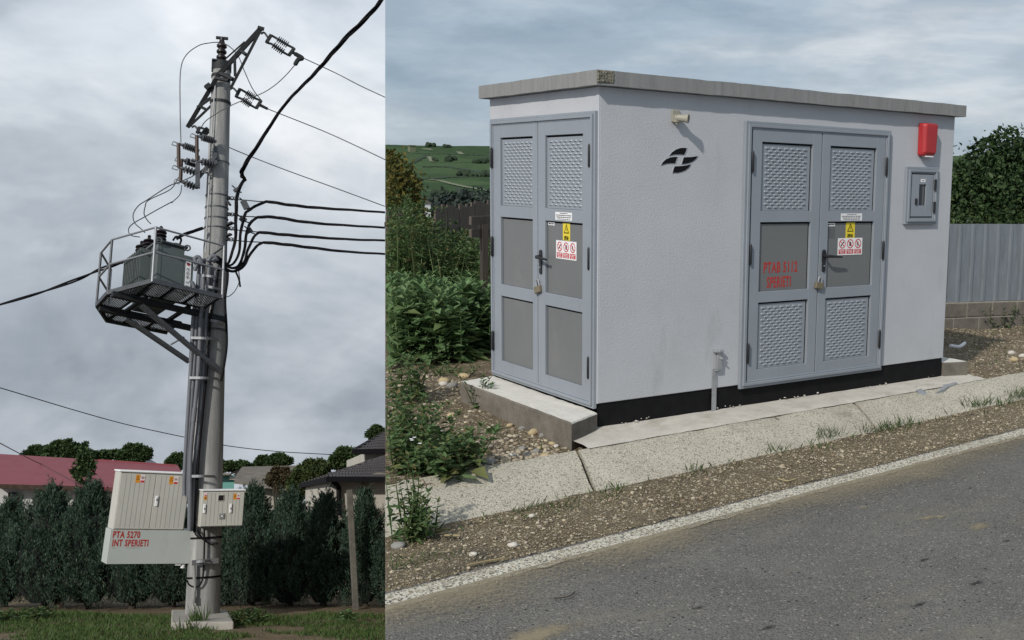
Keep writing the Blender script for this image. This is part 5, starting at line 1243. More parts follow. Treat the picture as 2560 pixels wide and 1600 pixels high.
E2 = string_set([(530, 555), (605, 552), (575, 612), (645, 575), (725, 625), (615, 625), (692, 678), (765, 640), (728, 698), (815, 703)], 'double insulator string fixed to the pole side below the crossarm', YP - .5)
E3 = string_set([(240, 842), (300, 842), (280, 885), (330, 852), (370, 885), (310, 880), (350, 915), (400, 890), (380, 930), (432, 940)], 'double insulator string at the lower end of the crossarm, half behind the pole', YP + .45)
def cutout(label, top, bot, ins_t, ins_b, y):
    """fuse cutout: fuse tube between an upper and a lower insulator"""
    T, B_ = PL(*K1(*top), y), PL(*K1(*bot), y); t = thing('fuse_cutout', label, 'fuse cutout', B_, 'fuse cutouts beside the pole')
    MB().tube([T, B_], .030, 10).build('fuse_tube', M['fuse'], t, smooth=True)
    for (a, b, n, r) in ((T, PL(*K1(*ins_t), y + .12), 7, .066), (B_, PL(*K1(*ins_b), y + .12), 4, .068)):
        mb = MB(); d = (b - a); sheds(mb, a + d * .18, a + d * .92, n, r, .030); mb.build('insulator', M['sil'], t, smooth=True)
        MB().tube([a, a + d * .2], .026, 8).build('fitting', M['zincb'], t, smooth=True); MB().tube([a + d * .9, b], .03, 8).build('fitting', M['zincb'], t, smooth=True)
    for p in (T, B_):
        mb = MB(); mb.tube([p + Vector((-.09, 0, .02)), p + Vector((-.10, 0, -.03)), p + Vector((-.02, 0, -.05)), p, p + Vector((-.08, 0, .03))], .011, 5); mb.build('contact', M['zincb'], t)
cutout('nearest fuse cutout hung against the pole with its tube beside it', (278, 905), (280, 1095), (425, 950), (415, 1120), YP - .42)
cutout('outer fuse cutout with a long brown tube, furthest from the pole', (140, 965), (142, 1145), (295, 1020), (290, 1190), YP - .25)
cutout('lowest fuse cutout whose tube ends under the outer one', (162, 1085), (155, 1250), (290, 1130), (285, 1300), YP - .05)
br = thing('cutout_bracket', 'dark steel bracket holding the fuse cutouts to the pole', 'bracket', PL(*K1(370, 1150), YP - .2))
for a, b, w_ in ((K1(285, 1060), K1(285, 1300), .075), (K1(420, 960), K1(420, 1120), .05), (K1(300, 1190), K1(400, 1110), .05), (K1(290, 1225), K1(420, 1060), .06), (K1(355, 1130), K1(425, 1060), .04), (K1(285, 1180), K1(355, 1185), .03)):
    mb = MB(); mb.bar(PL(*a, YP - .12), PL(*b, YP - .25), w_, w_ * .7, (0, 1, 0)); mb.build('angle_bar', M['zinc'], br)

# --- platform and transformer (one tilted frame)
PSI, TAU, LN = .4624, .2159, .0105
PO = Vector((-.09267726, 19.43625409, 5.08617246))
def XP(a, k, z):
    x = -math.cos(PSI) * a - math.sin(PSI) * k; y = -math.sin(PSI) * a + math.cos(PSI) * k
    ct, st = math.cos(TAU), math.sin(TAU); v = Vector((x, y * ct + z * st, -y * st + z * ct)); cl, sl = math.cos(LN), math.sin(LN)
    return PO + Vector((v.x * cl + v.z * sl, v.y, -v.x * sl + v.z * cl))
UPP = (XP(0, 0, 1) - XP(0, 0, 0)).normalized()
plat = thing('transformer_platform', 'galvanised steel platform with railing bracketed to the concrete pole', 'platform', XP(0, 0, 0))
nn_ = .927; HR = .95
oc = [(0, -nn_), (1.139, -nn_), (1.464, -.143), (1.398, .403), (1.010, nn_), (0, nn_)]
def pbar(a, b, w_, h_, name, m='zinc', par=None, up=None): mb = MB(); mb.bar(a, b, w_, h_, up or UPP); return mb.build(name, M[m], par or plat)
for i in range(5): pbar(XP(*oc[i], 0), XP(*oc[i + 1], 0), .03, .075, 'edge_angle')
for k in (-.30, .33): pbar(XP(-.40, k, -.10), XP(1.46 if k < 0 else 1.38, k, -.08), .07, .09, 'beam', 'angle')
for a in (.25, .95): pbar(XP(a, -.34, -.02), XP(a, .37, -.02), .06, .05, 'cross_beam', 'angle')
def grate(name, quad):
    """expanded metal: two crossing sets of strands inside a quad (a, k)"""
    mb = MB(); q = [Vector(p) for p in quad]
    def P2(s, t): p = q[0].lerp(q[1], s).lerp(q[3].lerp(q[2], s), t); return XP(p.x, p.y, .0)
    Ls = (q[1] - q[0]).length; Lt = (q[3] - q[0]).length; sp = .052; n = int((Ls + Lt) / sp)
    for sg in (1, -1):
        for i in range(1, n):
            c = i * sp; pts = []
            # line s*Ls + t*Lt = c  (or mirrored)
            s0, t0 = (c / Ls, 0) if c <= Ls else (1, (c - Ls) / Lt); s1, t1 = (0, c / Lt) if c <= Lt else ((c - Lt) / Ls, 1)
            if sg < 0: s0, s1 = 1 - s0, 1 - s1
            mb.bar(P2(s0, min(1, t0)), P2(max(0, s1), min(1, t1)), .012, .006, UPP)
    o = mb.build(name, M['zinc'], plat); o['kind'] = 'stuff'
    for e in range(4): pbar(XP(*q[e], 0), XP(*q[(e + 1) % 4], 0), .035, .03, 'grating_frame', 'angle')
for a, b in ((0.02, .38), (.38, .76), (.76, 1.10)):
    grate('grating', [(a, -nn_ + .03), (b, -nn_ + .03), (b, -.36), (a, -.36)])
    grate('grating', [(a, .40), (min(b, 1.0), .40), (min(b, 1.0), nn_ - .03), (a, nn_ - .03)])
grate('grating', [(1.12, -.88), (1.40, -.20), (1.05, -.20), (1.05, -.34)]); grate('grating', [(1.05, -.2), (1.42, -.14), (1.37, .38), (1.05, .36)]); grate('grating', [(1.03, .40), (1.36, .42), (1.05, .86), (1.0, .86)])
def tubeb(a, b, r, name, m='zinc'): mb = MB(); mb.tube([a, b], r, 8); return mb.build(name, M[m], plat, smooth=True)
for p in oc[:5]: tubeb(XP(*p, -.02), XP(*p, HR), .019, 'railing_post', 'zincb' if p[0] < 1.3 else 'zinc')
for z, nm in ((HR, 'top_rail'), (HR * .53, 'middle_rail')):
    for i in range(4): tubeb(XP(*oc[i], z), XP(*oc[i + 1], z), .017, nm, 'zincb')
tubeb(XP(0, -nn_, HR - .01), XP(0, nn_ * .25, HR - .02), .016, 'end_rail'); tubeb(XP(1.0, nn_, HR * .53), XP(.55, nn_, HR * .53), .015, 'middle_rail')
for k in (-.30, .33):
    a = XP(1.0 if k < 0 else .95, k, -.17); b = PL(*(K3(375, 1420) if k < 0 else K3(155, 1350)), YP - (.26 if k < 0 else -.15)); pbar(a, b, .078, .06, 'strut', 'zinc')
pbar(PL(*K3(20, 1225), YP - .25), PL(*K3(118, 1170), YP - .35), .02, .02, 'strut_tie')
# transformer
tr = thing('transformer', 'dark grey oil transformer with cooling fins standing on the platform', 'transformer', XP(.66, 0, 0))
def tb(a0, a1, k0, k1, z0, z1, name, m, par=None, bevel=0):
    mb = MB(); vs = [XP(a, k, z) for z in (z0, z1) for a, k in ((a0, k0), (a1, k0), (a1, k1), (a0, k1))]
    mb.add(vs, [(0, 3, 2, 1), (4, 5, 6, 7), (0, 1, 5, 4), (1, 2, 6, 5), (2, 3, 7, 6), (3, 0, 4, 7)]); return mb.build(name, M[m], par or tr, bevel=bevel)
tb(.42, .84, -.43, .43, .04, .98, 'tank', 'tank', bevel=.01)
tb(.38, .88, -.46, .46, .98, 1.012, 'lid', 'tank'); tb(.395, .865, -.445, .445, .955, .978, 'flange', 'angle')
for i in range(11):
    k = -.17 + i * .058; tb(.84, 1.02, k, k + .014, .22, .93, 'cooling_fin', 'tank')
for i in range(7):
    a = .45 + i * .055; tb(a, a + .012, .43, .56, .25, .9, 'cooling_fin', 'tank')
tb(.80, .86, -.436, -.20, .20, .95, 'tank_corner', 'tank')
for k in (-.36, .05, .32):
    p = XP(.80, k, 1.01); mb = MB(); prof = [(0, .055)]
    for j in range(3): prof += [(.02 + .065 * j, .05), (.045 + .065 * j, .092), (.065 + .065 * j, .088), (.075 + .065 * j, .05)]
    prof += [(.225, .03), (.27, .022), (.275, .03), (.30, .02)]
    mb.lathe(p, UPP, prof, 16); mb.build('bushing', M['porc'], tr, smooth=True)
for i in range(9): MB().lathe(XP(.40, 0, 0) * 0 + XP(.41 + .052 * i, -.468, .992), (XP(0, -1, 0) - XP(0, 0, 0)), [(0, .010), (.012, .010)], 6).build('bolt', M['zinc'], tr)
for a, k in ((.87, -.47), (.40, -.47)):
    p = XP(a, k, 1.00); mb = MB(); mb.tube([p + Vector((.045 * math.cos(t), 0, .045 * math.sin(t) - .02)) for t in np.linspace(0, 6.283, 13)], .013, 6); mb.build('lifting_eye', M['zinc'], tr)
cb_ = tb(.26, .42, -.43, -.05, .20, .86, 'cable_box', 'tank', bevel=.006)
mb = MB(); vs = [XP(a, -.4335, z) for a, z in ((.395, .27), (.30, .27), (.30, .76), (.395, .76))]; mb.add(vs, [(0, 1, 2, 3)]); mb.build('sticker', M['white'], cb_)
EXT = (XP(-1, 0, 0) - XP(0, 0, 0)).normalized(); NXT = (XP(0, -1, 0) - XP(0, 0, 0)).normalized()
def disc(c, r, m, name, par, lift, n=20, inner=0): 
    mb = MB(); o = c + NXT * lift
    if not inner: mb.add([o + EXT * r * math.cos(6.283 * i / n) + UPP * r * math.sin(6.283 * i / n) for i in range(n)], [tuple(range(n))])
    else:
        mb.add([o + EXT * q * math.cos(6.2832 * i / n) + UPP * q * math.sin(6.2832 * i / n) for q in (inner, r) for i in range(n)], [(i, (i + 1) % n, n + (i + 1) % n, n + i) for i in range(n)])
    return mb.build(name, M[m], par)
def ltext(body, c, ex, up, nn, size, m, par, sx=1, align='CENTER', bold=0):
    cu = bpy.data.curves.new('lettering', 'FONT'); cu.body = body; cu.size = size; cu.align_x = align; cu.align_y = 'CENTER'; cu.extrude = .0005; cu.offset = bold; cu.resolution_u = 3; cu.space_character = 1.14 if bold > .003 else 1.0
    o = bpy.data.objects.new('lettering', cu); COL.objects.link(o); cu.materials.append(M[m])
    ex, up, nn = Vector(ex).normalized(), Vector(up).normalized(), Vector(nn).normalized()
    L = Matrix.Translation(c + nn * .002) @ Matrix((ex, up, nn)).transposed().to_4x4() @ Matrix.Diagonal((sx, 1, 1, 1))
    o.parent = par; o.matrix_local = wm(par).inverted() @ FR @ L; WM[o.name] = FR @ L; return o
disc(XP(.3475, -.4335, .70), .030, 'stencil', 'emblem', cb_, .001)
for ch, z in (('T', .595), ('E', .525), ('K', .455)):
    disc(XP(.3475, -.4335, z), .031, 'ink', 'letter_ring', cb_, .001, 20, .026); ltext(ch, XP(.3475, -.4335, z), EXT, UPP, NXT, .048, 'ink', cb_, 1, 'CENTER', .001)
for z, w_ in ((.37, .06), (.35, .05), (.30, .07)):
    mb = MB(); mb.bar(XP(.3475 + w_ / 2, -.436, z), XP(.3475 - w_ / 2, -.436, z), .001, .008, UPP); mb.build('small_print', M['greyink'], cb_)
mb = MB(); mb.tube(smooth_curve([XP(.55, -.2, 1.02), XP(.52, -.2, 1.12), XP(.42, -.2, 1.14), XP(.36, -.2, 1.06), XP(.38, -.25, .95)], 5), .022, 8); mb.tube(smooth_curve([XP(.50, -.1, 1.02), XP(.46, -.1, 1.10), XP(.38, -.1, 1.10), XP(.33, -.1, 1.0), XP(.33, -.1, .9)], 5), .022, 8); mb.build('cable_loop', M['cable'], tr, smooth=True)

# --- cabinets on the pole
def frame_of(o, rows): return Matrix.Translation(Vector(o)) @ Matrix(rows).to_4x4()
BIG = frame_of((-1.04875539, 18.98625409, 2.43564692), ((.97312033, -.21473921, .08320993), (.22048969, .97305683, -.06741440), (-.06649148, .08394925, .99424917)))
SMA = frame_of((.13224439, 18.93625409, 2.08528128), ((.98536346, -.16585951, .03936326), (.16848641, .98269011, -.07702254), (-.02590697, .08252738, .99625200)))
def cbx(Fm, a, b, name, m, par, bevel=0):
    return MB().box(a, b).xf(Fm).build(name, M[m], par, bevel=bevel)
def csign(Fm, x, z, w_, par):
    """orange hazard sticker next to a round prohibition sticker"""
    h = w_ * .98
    cbx(Fm, (x, -.0135, z - h), (x + w_ * .48, -.012, z), 'hazard_sticker', 'orange', par)
    MB().prism([(x + w_ * .06, z - h * .62), (x + w_ * .42, z - h * .62), (x + w_ * .24, z - h * .12)], Fm.to_3x3() @ Vector((1, 0, 0)), Fm.to_3x3() @ Vector((0, 0, 1)), Fm.to_3x3() @ Vector((0, -1, 0)), Fm.translation, .0137, .0143).build('triangle', M['ink'], par)
    MB().prism([(x + w_ * .12, z - h * .57), (x + w_ * .36, z - h * .57), (x + w_ * .24, z - h * .24)], Fm.to_3x3() @ Vector((1, 0, 0)), Fm.to_3x3() @ Vector((0, 0, 1)), Fm.to_3x3() @ Vector((0, -1, 0)), Fm.translation, .0144, .0150).build('triangle', M['orange'], par)
    cbx(Fm, (x + w_ * .52, -.0135, z - h), (x + w_, -.012, z), 'prohibition_sticker', 'white', par)
    cbx(Fm, (x + w_ * .54, -.0142, z - h * .97), (x + w_ * .98, -.0136, z - h * .68), 'red_field', 'red', par)
    c = Vector((x + w_ * .76, -.0138, z - h * .34)); r = w_ * .22; n = 18; mb = MB()
    mb.add([Fm @ (c + Vector((q * math.cos(6.2832 * i / n), 0, q * math.sin(6.2832 * i / n)))) for q in (r * .78, r) for i in range(n)], [(i, (i + 1) % n, n + (i + 1) % n, n + i) for i in range(n)]); mb.build('ring', M['red'], par)
    mb = MB(); mb.bar(Fm @ (c + Vector((-r * .6, -.0005, r * .6))), Fm @ (c + Vector((r * .6, -.0005, -r * .6))), .0006, w_ * .05, (0, 0, 1)); mb.bar(Fm @ (c + Vector((-r * .4, -.0003, -r * .5))), Fm @ (c + Vector((r * .4, -.0003, r * .4))), .0006, w_ * .07, (0, 0, 1)); mb.build('pictogram', M['ink'], par)
def ribbed_door(Fm, x0, x1, z0, z1, ribs, par):
    mb = MB().box((x0, -.012, z0), (x1, .0, z1)); n = ribs; w_ = (x1 - x0 - .03) / n
    dd = mb.xf(Fm).build('door', M['grp'], par, bevel=.004)
    for i in range(n - 1):
        x = x0 + .015 + w_ * (i + 1); MB().box((x - .0022, -.0124, z0 + .02), (x + .0022, -.0119, z1 - .02)).xf(Fm).build('groove', M['greyink'], dd)
    return dd
cab = thing('distribution_cabinet', 'large beige double door cabinet over a grey steel box strapped to the pole', 'cabinet', BIG @ Vector((.5, .2, -1.45)))
WU, HU, WLW, HL, DP = 1.03, .901, 1.195, .5376, .47
cbx(BIG, (0, 0, -HU), (WU, DP, 0), 'body', 'grp', cab, .006); cbx(BIG, (-.018, -.03, -.0), (WU + .018, DP, .028), 'lid', 'white', cab, .010)
d1 = ribbed_door(BIG, .012, .512, -HU + .012, -.02, 7, cab); d2 = ribbed_door(BIG, .520, WU - .012, -HU + .012, -.02, 7, cab)
csign(BIG, .225, -.035, .13, d1); csign(BIG, .715, -.04, .13, d2)
mb = MB(); mb.box((.545, -.030, -.53), (.590, -.012, -.36)); hd_ = mb.xf(BIG).build('handle', M['white'], d2, bevel=.01); cbx(BIG, (.560, -.034, -.44), (.575, -.030, -.40), 'lock', 'greyink', d2)
for (x, z) in ((.27, -.66), (.27, -.79), (.76, -.68), (.76, -.80)): cbx(BIG, (x - .03, -.0128, z - .004), (x + .03, -.0122, z + .004), 'drip_mark', 'boxsteel', d1 if x < .5 else d2)
bx_ = cbx(BIG, (-.022, 0, -HU - HL), (WLW + .0, DP, -HU - .004), 'steel_box', 'boxsteel', cab, .004)
bx_['label'] = 'plain light grey steel box with red stencilled lettering'
EX3, UP3, NN3 = (BIG.to_3x3() @ Vector((1, 0, 0)), BIG.to_3x3() @ Vector((0, 0, 1)), BIG.to_3x3() @ Vector((0, -1, 0)))
ltext('PTA 5270', BIG @ Vector((.012, 0, -HU - .085)), EX3, UP3, NN3, .142, 'stencil', bx_, .60, 'LEFT', .005)
ltext('INT SPERIETI', BIG @ Vector((.018, 0, -HU - .215)), EX3, UP3, NN3, .142, 'stencil', bx_, .575, 'LEFT', .005)
for (a, b) in (((.03, -.29), (.08, -.292)), ((.22, -.295), (.42, -.29))): cbx(BIG, (a[0], -.0012, -HU + b[1]), (b[0], -.0005, -HU + b[1] + .006), 'overspray', 'pole', bx_)
for z in (-.06, -.48): cbx(BIG, (WLW - .02, -.02, -HU + z - .05), (WLW + .03, .02, -HU + z), 'hinge', 'zincb', bx_, .004)
mb = MB(); mb.lathe(BIG @ Vector((1.10, .06, -HU - HL)), BIG.to_3x3() @ Vector((0, 0, -1)), [(0, .034), (.075, .034), (.078, .026)], 14); mb.build('drain_stub', M['white'], bx_, smooth=True); cbx(BIG, (.98, .02, -HU - HL - .03), (1.06, .12, -HU - HL), 'gland_plate', 'white', bx_)
sm_ = thing('meter_cabinet', 'small beige two door meter cabinet on the right side of the pole', 'cabinet', SMA @ Vector((.3, .1, -.58)))
WS, HS, DS = .65, .577, .27
cbx(SMA, (0, 0, -HS), (WS, DS, 0), 'body', 'grp', sm_, .005); cbx(SMA, (-.012, -.025, 0), (WS + .012, DS, .022), 'lid', 'white', sm_, .008)
e1 = ribbed_door(SMA, .008, .396, -HS + .012, -.016, 6, sm_); e2 = ribbed_door(SMA, .402, WS - .008, -HS + .012, -.016, 4, sm_)
cbx(SMA, (.235, -.020, -.165), (.335, -.012, -.06), 'window_frame', 'grp', e1, .004); cbx(SMA, (.245, -.0215, -.155), (.325, -.0199, -.07), 'window', 'glass', e1)
cbx(SMA, (.275, -.026, -.455), (.36, -.012, -.36), 'meter_cover', 'pole', e1, .006); cbx(SMA, (.288, -.0275, -.425), (.348, -.0258, -.39), 'meter_display', 'greyink', e1); cbx(SMA, (.300, -.0283, -.418), (.336, -.0272, -.397), 'meter_digits', 'white', e1)
for x, dd in ((.028, e1), (.425, e2)):
    cbx(SMA, (x, -.030, -.36), (x + .04, -.012, -.21), 'handle', 'white', dd, .009); cbx(SMA, (x + .012, -.034, -.30), (x + .026, -.0298, -.27), 'lock', 'greyink', dd)
csign(SMA, .475, -.045, .10, e2)
def vsign(x, z, w_, par):
    csign(SMA, x - w_ * 1.04, z, w_ * 2, par)
cbx(SMA, (.030, -.0135, -.145), (.075, -.012, -.085), 'hazard_sticker', 'orange', e1); cbx(SMA, (.030, -.0135, -.084), (.075, -.012, -.02), 'prohibition_sticker', 'white', e1); cbx(SMA, (.034, -.0142, -.082), (.071, -.0136, -.066), 'red_field', 'red', e1)
c = Vector((.0525, -.0138, -.045)); mb = MB(); n = 16; mb.add([SMA @ (c + Vector((q * math.cos(6.2832 * i / n), 0, q * math.sin(6.2832 * i / n)))) for q in (.015, .020) for i in range(n)], [(i, (i + 1) % n, n + (i + 1) % n, n + i) for i in range(n)]); mb.build('ring', M['red'], e1)
MB().prism([(.038, -.125), (.067, -.125), (.0525, -.095)], SMA.to_3x3() @ Vector((1, 0, 0)), SMA.to_3x3() @ Vector((0, 0, 1)), SMA.to_3x3() @ Vector((0, -1, 0)), SMA.translation, .0137, .0143).build('triangle', M['ink'], e1)
for x in (.10, .52):
    mb = MB(); mb.lathe(SMA @ Vector((x, .08, -HS)), SMA.to_3x3() @ Vector((0, 0, -1)), [(0, .028), (.035, .028), (.038, .02)], 12); mb.build('gland', M['greyink'], sm_, smooth=True)

# --- wires
def cable(name, pts, r, label, m='cable', group=None, k=8, twist=0, cat='cable', n=6):
    q = smooth_curve(pts, k); mb = MB()
    if twist:
        # strands laid round each other
        for s in range(twist):
            acc = 0; out = []
            for i, p in enumerate(q):
                if i: acc += (p - q[i - 1]).length
                d = (q[min(i + 1, len(q) - 1)] - q[max(i - 1, 0)]).normalized(); u = d.orthogonal().normalized(); c = d.cross(u); a = acc * 5.0 + 6.2832 * s / twist + .6 * math.sin(acc * 2.3)
                sp_ = r * (.50 + .22 * math.sin(acc * 1.7 + 1)); out.append(p + (u * math.cos(a) + c * math.sin(a)) * sp_)
            mb.tube(out, r * .58, n)
    else: mb.tube(q, r, n)
    o = mb.build(name, M[m], None, smooth=True); return tags(o, label, cat, group)
SEAMU = 962.3
def at(p, y): return PL(*p, y)
wr = .0085
def to_edge(pts, y0, y1):                             # distances run linearly along the list
    n = len(pts); return [PL(*p, y0 + (y1 - y0) * i / (n - 1)) for i, p in enumerate(pts)]
cable('overhead_wire', [E1] + to_edge([(840, 183), (900, 214), (SEAMU, 243)], yn, yn - .6), wr, 'thin bare wire running right from the topmost insulator string', 'wire', 'overhead line wires')
cable('overhead_wire', [E2] + to_edge([KG(760, 308), KG(840, 344), (SEAMU, 399)], YP - .5, YP - 1.2), wr, 'thin bare wire running right from the middle insulator string', 'wire', 'overhead line wires')
cable('overhead_wire', [E3] + to_edge([KG(545, 350), KG(660, 396), KG(800, 447), (SEAMU, 516)], YP + .5, YP + .2), wr, 'thin bare wire running right from behind the pole', 'wire', 'overhead line wires')
cable('jumper_wire', to_edge([K1(158, 955), K1(152, 700), K1(155, 420), K1(195, 300), K1(290, 225), K1(380, 203), K1(450, 198)], YP - .25, YP - .08), wr, 'thin wire arching left from the pole head down to the outer fuse cutout', 'wire', 'jumper wires on the pole')
cable('jumper_wire', to_edge([K1(470, 200), K1(530, 235), K1(590, 300), K1(640, 420), K1(700, 550), K1(768, 640)], YP - .08, YP - .5), wr, 'thin wire looping from the pole head to the middle insulator string', 'wire', 'jumper wires on the pole')
cable('jumper_wire', to_edge([K1(1020, 370), K1(950, 450), K1(860, 530), K1(760, 590), K1(610, 645), K1(500, 695), K1(400, 755), K1(340, 800), K1(308, 850)], yn, YP - .45), wr, 'thin wire sagging from the topmost insulator string past the pole to the nearest cutout', 'wire', 'jumper wires on the pole')
cable('jumper_wire', to_edge([K1(290, 1180), K1(240, 1215), K1(150, 1255), K1(60, 1290), K2(620, 0), K2(530, 60), K2(475, 150), K2(490, 240), K2(560, 305), K2(600, 345)], YP - .4, YP - .45), wr, 'thin wire curving from the cutouts to the middle transformer bushing', 'wire', 'jumper wires on the pole')
cable('jumper_wire', to_edge([K1(140, 1220), K1(80, 1310), K2(640, 0), K2(600, 70), K2(590, 150), K2(625, 215), K2(660, 250)], YP - .3, YP - .6), wr, 'thin wire dropping from the outer cutout to the near transformer bushing', 'wire', 'jumper wires on the pole')
cable('jumper_wire', to_edge([K1(165, 1280), K1(150, 1350), K1(90, 1410), K2(880, 20), K2(730, 100), K2(590, 180), K2(470, 250), K2(425, 310), K2(450, 370), K2(545, 390)], YP - .1, YP - .3), wr, 'thin wire swinging wide from the lowest cutout to the far bushing', 'wire', 'jumper wires on the pole')
# clamps with spiral ties
for pts, lab in (([K1(1020, 285), K1(1075, 318), K1(1045, 330), K1(1020, 370)], 'dark spiral wire clamp at the end of the topmost insulator string'),):
    mb = MB(); mb.tube(smooth_curve([PL(*p, yn) for p in pts], 5), [.04] * 15 + [.03], 8); tags(mb.build('wire_clamp', M['angle'], smooth=True), lab, 'clamp')
# twisted bundles
cable('bundled_cable', to_edge([K3(555, 30), (606, 425), (650, 355), (712, 262), (790, 180), (860, 100), (925, 35), KG(912, -14)], YP - .1, YP - 4.2), .031, 'thick black twisted cable rising steeply to the top edge', 'cable', None, 14, 3)
lv = [('uppermost', [K3(720, 185), K3(900, 212), K3(1100, 232), K3(1300, 245), (SEAMU, 531)], 181), ('second', [K3(655, 298), K3(780, 300), K3(930, 325), K3(1100, 345), K3(1350, 362), (SEAMU, 569)], 0), ('third', [K3(665, 408), K3(850, 427), K3(1100, 447), K3(1350, 462), (SEAMU, 601)], 0), ('lowest', [K3(700, 482), K3(850, 497), K3(1050, 522), K3(1300, 550), (SEAMU, 635)], 0)]
for nm, pts, _ in lv: cable('bundled_cable', to_edge(pts, YP - .1, YP - .9), .024, nm + ' of the four black bundled cables running right from the pole', 'cable', 'bundled cables running right from the pole', 12, 3)
lead = [([K3(420, 160), K3(490, 170), K3(590, 178), K3(660, 185), K3(720, 185)], .010, 'zinc', 'thin steel stay holding the uppermost bundled cable'), ([K3(430, 275), K3(520, 290), K3(655, 298)], .010, 'zinc', 'thin steel stay holding the second bundled cable'), ([K3(425, 378), K3(520, 395), K3(665, 408)], .010, 'zinc', 'thin steel stay holding the third bundled cable'), ([K3(420, 458), K3(560, 475), K3(700, 482)], .010, 'zinc', 'thin steel stay holding the lowest bundled cable')]
for pts, r, m, lab in lead: cable('stay_wire', to_edge(pts, YP - .05, YP - .1), r, lab, m, 'stays of the bundled cables', cat='wire')
drops = [([K3(560, 20), K3(510, 110), K3(495, 250), K3(490, 450), K3(465, 560), K3(430, 640), K3(385, 600)], 'bundle of black cables dropping from the steep cable to the pipe tops', .026), ([K3(720, 185), K3(640, 215), K3(590, 250), K3(560, 280), K3(530, 400), K3(515, 560), K3(470, 640), K3(410, 640), K3(370, 590)], 'black cables looping from the uppermost bundle to the pipe tops', .022),
         ([K3(655, 298), K3(600, 340), K3(575, 400), K3(550, 560), K3(520, 640), K3(470, 670), K3(400, 640), K3(360, 585)], 'black cables looping from the second bundle to the pipe tops', .022), ([K3(665, 408), K3(620, 450), K3(580, 540), K3(560, 610), K3(520, 665), K3(470, 692), K3(400, 660), K3(350, 610)], 'black cables looping from the third bundle to the pipe tops', .020),
         ([K3(700, 482), K3(650, 505), K3(600, 565), K3(560, 640), K3(510, 685), K3(450, 690), K3(390, 650), K3(345, 620)], 'black cables looping from the lowest bundle to the pipe tops', .020)]
for pts, lab, r in drops: cable('cable_loop', to_edge(pts, YP - .1, YP - .42), r, lab, 'cable', 'cable loops beside the pole', 8, 3)
for pts, lab, r, m in (([K3(360, 690), K3(395, 670), K3(430, 690), K3(432, 760), K3(415, 900), K3(425, 1100), K3(425, 1250), K3(400, 1420), K3(385, 1490)], 'single thick black cable hanging down the right side of the pole', .022, 'cable'), ([K3(490, 690), K3(515, 750), K3(525, 805)], 'loose black cable end hanging under the cable loops', .016, 'cable'), ([K3(520, 640), K3(515, 700), K3(520, 760), K3(490, 830), K3(450, 870), K3(415, 880)], 'thin grey wire curling back to the platform corner', .008, 'wire'), ([K3(35, 470), K3(60, 440), K3(95, 460), K3(85, 500)], 'small black loop on the transformer lid', .018, 'cable')):
    cable('hanging_cable', to_edge(pts, YP - .25, YP - .3), r, lab, m, None, 8)
cable('bundled_cable', to_edge([K3(60, 455), K3(120, 425), K3(200, 395), K3(255, 380)], YP - .35, YP - .25), .024, 'short black twisted cable from the pole to the transformer lid', 'cable', None, 10, 3)
for pts, lab in (([K3(545, 180), K3(575, 240)], 'bundle clamp on the uppermost cable loop'), ([K3(530, 300), K3(560, 330)], 'bundle clamp on the second cable loop'), ([K3(580, 385), K3(600, 410)], 'bundle clamp on the third cable loop'), ([K3(490, 90), K3(505, 110)], 'bundle clamp under the steep thick cable')):
    a, b = PL(*pts[0], YP - .12), PL(*pts[1], YP - .12); mb = MB(); mb.bar(a, b, .10, .06, (0, 1, 0)); mb.tube([a + Vector((-.06, 0, .05)), a, b, b + Vector((.07, 0, -.02))], .014, 6); tags(mb.build('cable_clamp', M['sil'], bevel=.01), lab, 'clamp')
for k, (u, v) in enumerate(((425, 160), (425, 278), (420, 380), (418, 460))):
    mb = MB(); c = PL(*K3(u + 18, v), YP - .06)
    for j in range(3): mb.tube([c + Vector((.05 * j + .03 * math.cos(t), 0, .03 * math.sin(t))) for t in np.linspace(0, 6.283, 11)], .009, 5)
    tags(mb.build('chain_link', M['zinc']), ('uppermost', 'second', 'third', 'lowest')[k] + ' of the four chain links at the pole side', 'chain link', 'chain links at the pole side')
cable('bundled_cable', to_edge([K2(1440, 180) if False else K2(370, 655), K2(250, 690), K2(100, 740), (200, 696), (120, 725), (60, 744), (-30, 770)], YP + .5, YP + 1.2), .028, 'black twisted cable running left from behind the transformer', 'cable', None, 12, 2)
cable('telephone_wire', to_edge([KG(-30, 907), KG(60, 934), KG(180, 970), KG(300, 1003), KG(437, 1033), KG(530, 1052), KG(650, 1066), KG(785, 1074)], 24, 30), .011, 'thin dark wire sagging across the whole sky behind the pole', 'wire')
cable('telephone_wire', to_edge([KG(-20, 1036), KG(40, 1068), KG(90, 1093), KG(150, 1117)], 27, 40), .012, 'thin dark wire crossing the red roof at the left', 'wire')

# --- fence posts and mesh
def post(uv0, uv1, y, w_, m, label, name='fence_post', roundp=False):
    a, b = PL(*uv0, y), PL(*uv1, y); mb = MB()
    if roundp: mb.tube([a, b], w_ / 2, 10)
    else: mb.bar(a - Vector((0, 0, .2)), b, w_, w_, (0, 1, 0))
    o = mb.build(name, M[m], bevel=.012); return tags(o, label, 'post')
M['post'] = mat('old_concrete_post', (.10, .092, .078), .95, var=.3, scale=6, bump=.004); M['rust'] = mat('rusty_steel', (.045, .028, .020), .9, var=.4, scale=8)
gy = GL(888, 1525).y
post(K6(1040, 1305), K6(990, 460), gy, .105, 'post', 'leaning grey concrete fence post before the conifer at the right')
gy2 = GL(150, 1518).y
post(K5(410, 1280), K5(465, 615), gy2, .15, 'rust', 'rusty brown fence post between the two left conifers'); post(K5(435, 1270), K5(485, 650), gy2 + .1, .03, 'rust', 'thin iron stake beside the rusty brown post', 'iron_stake')
mb = MB()
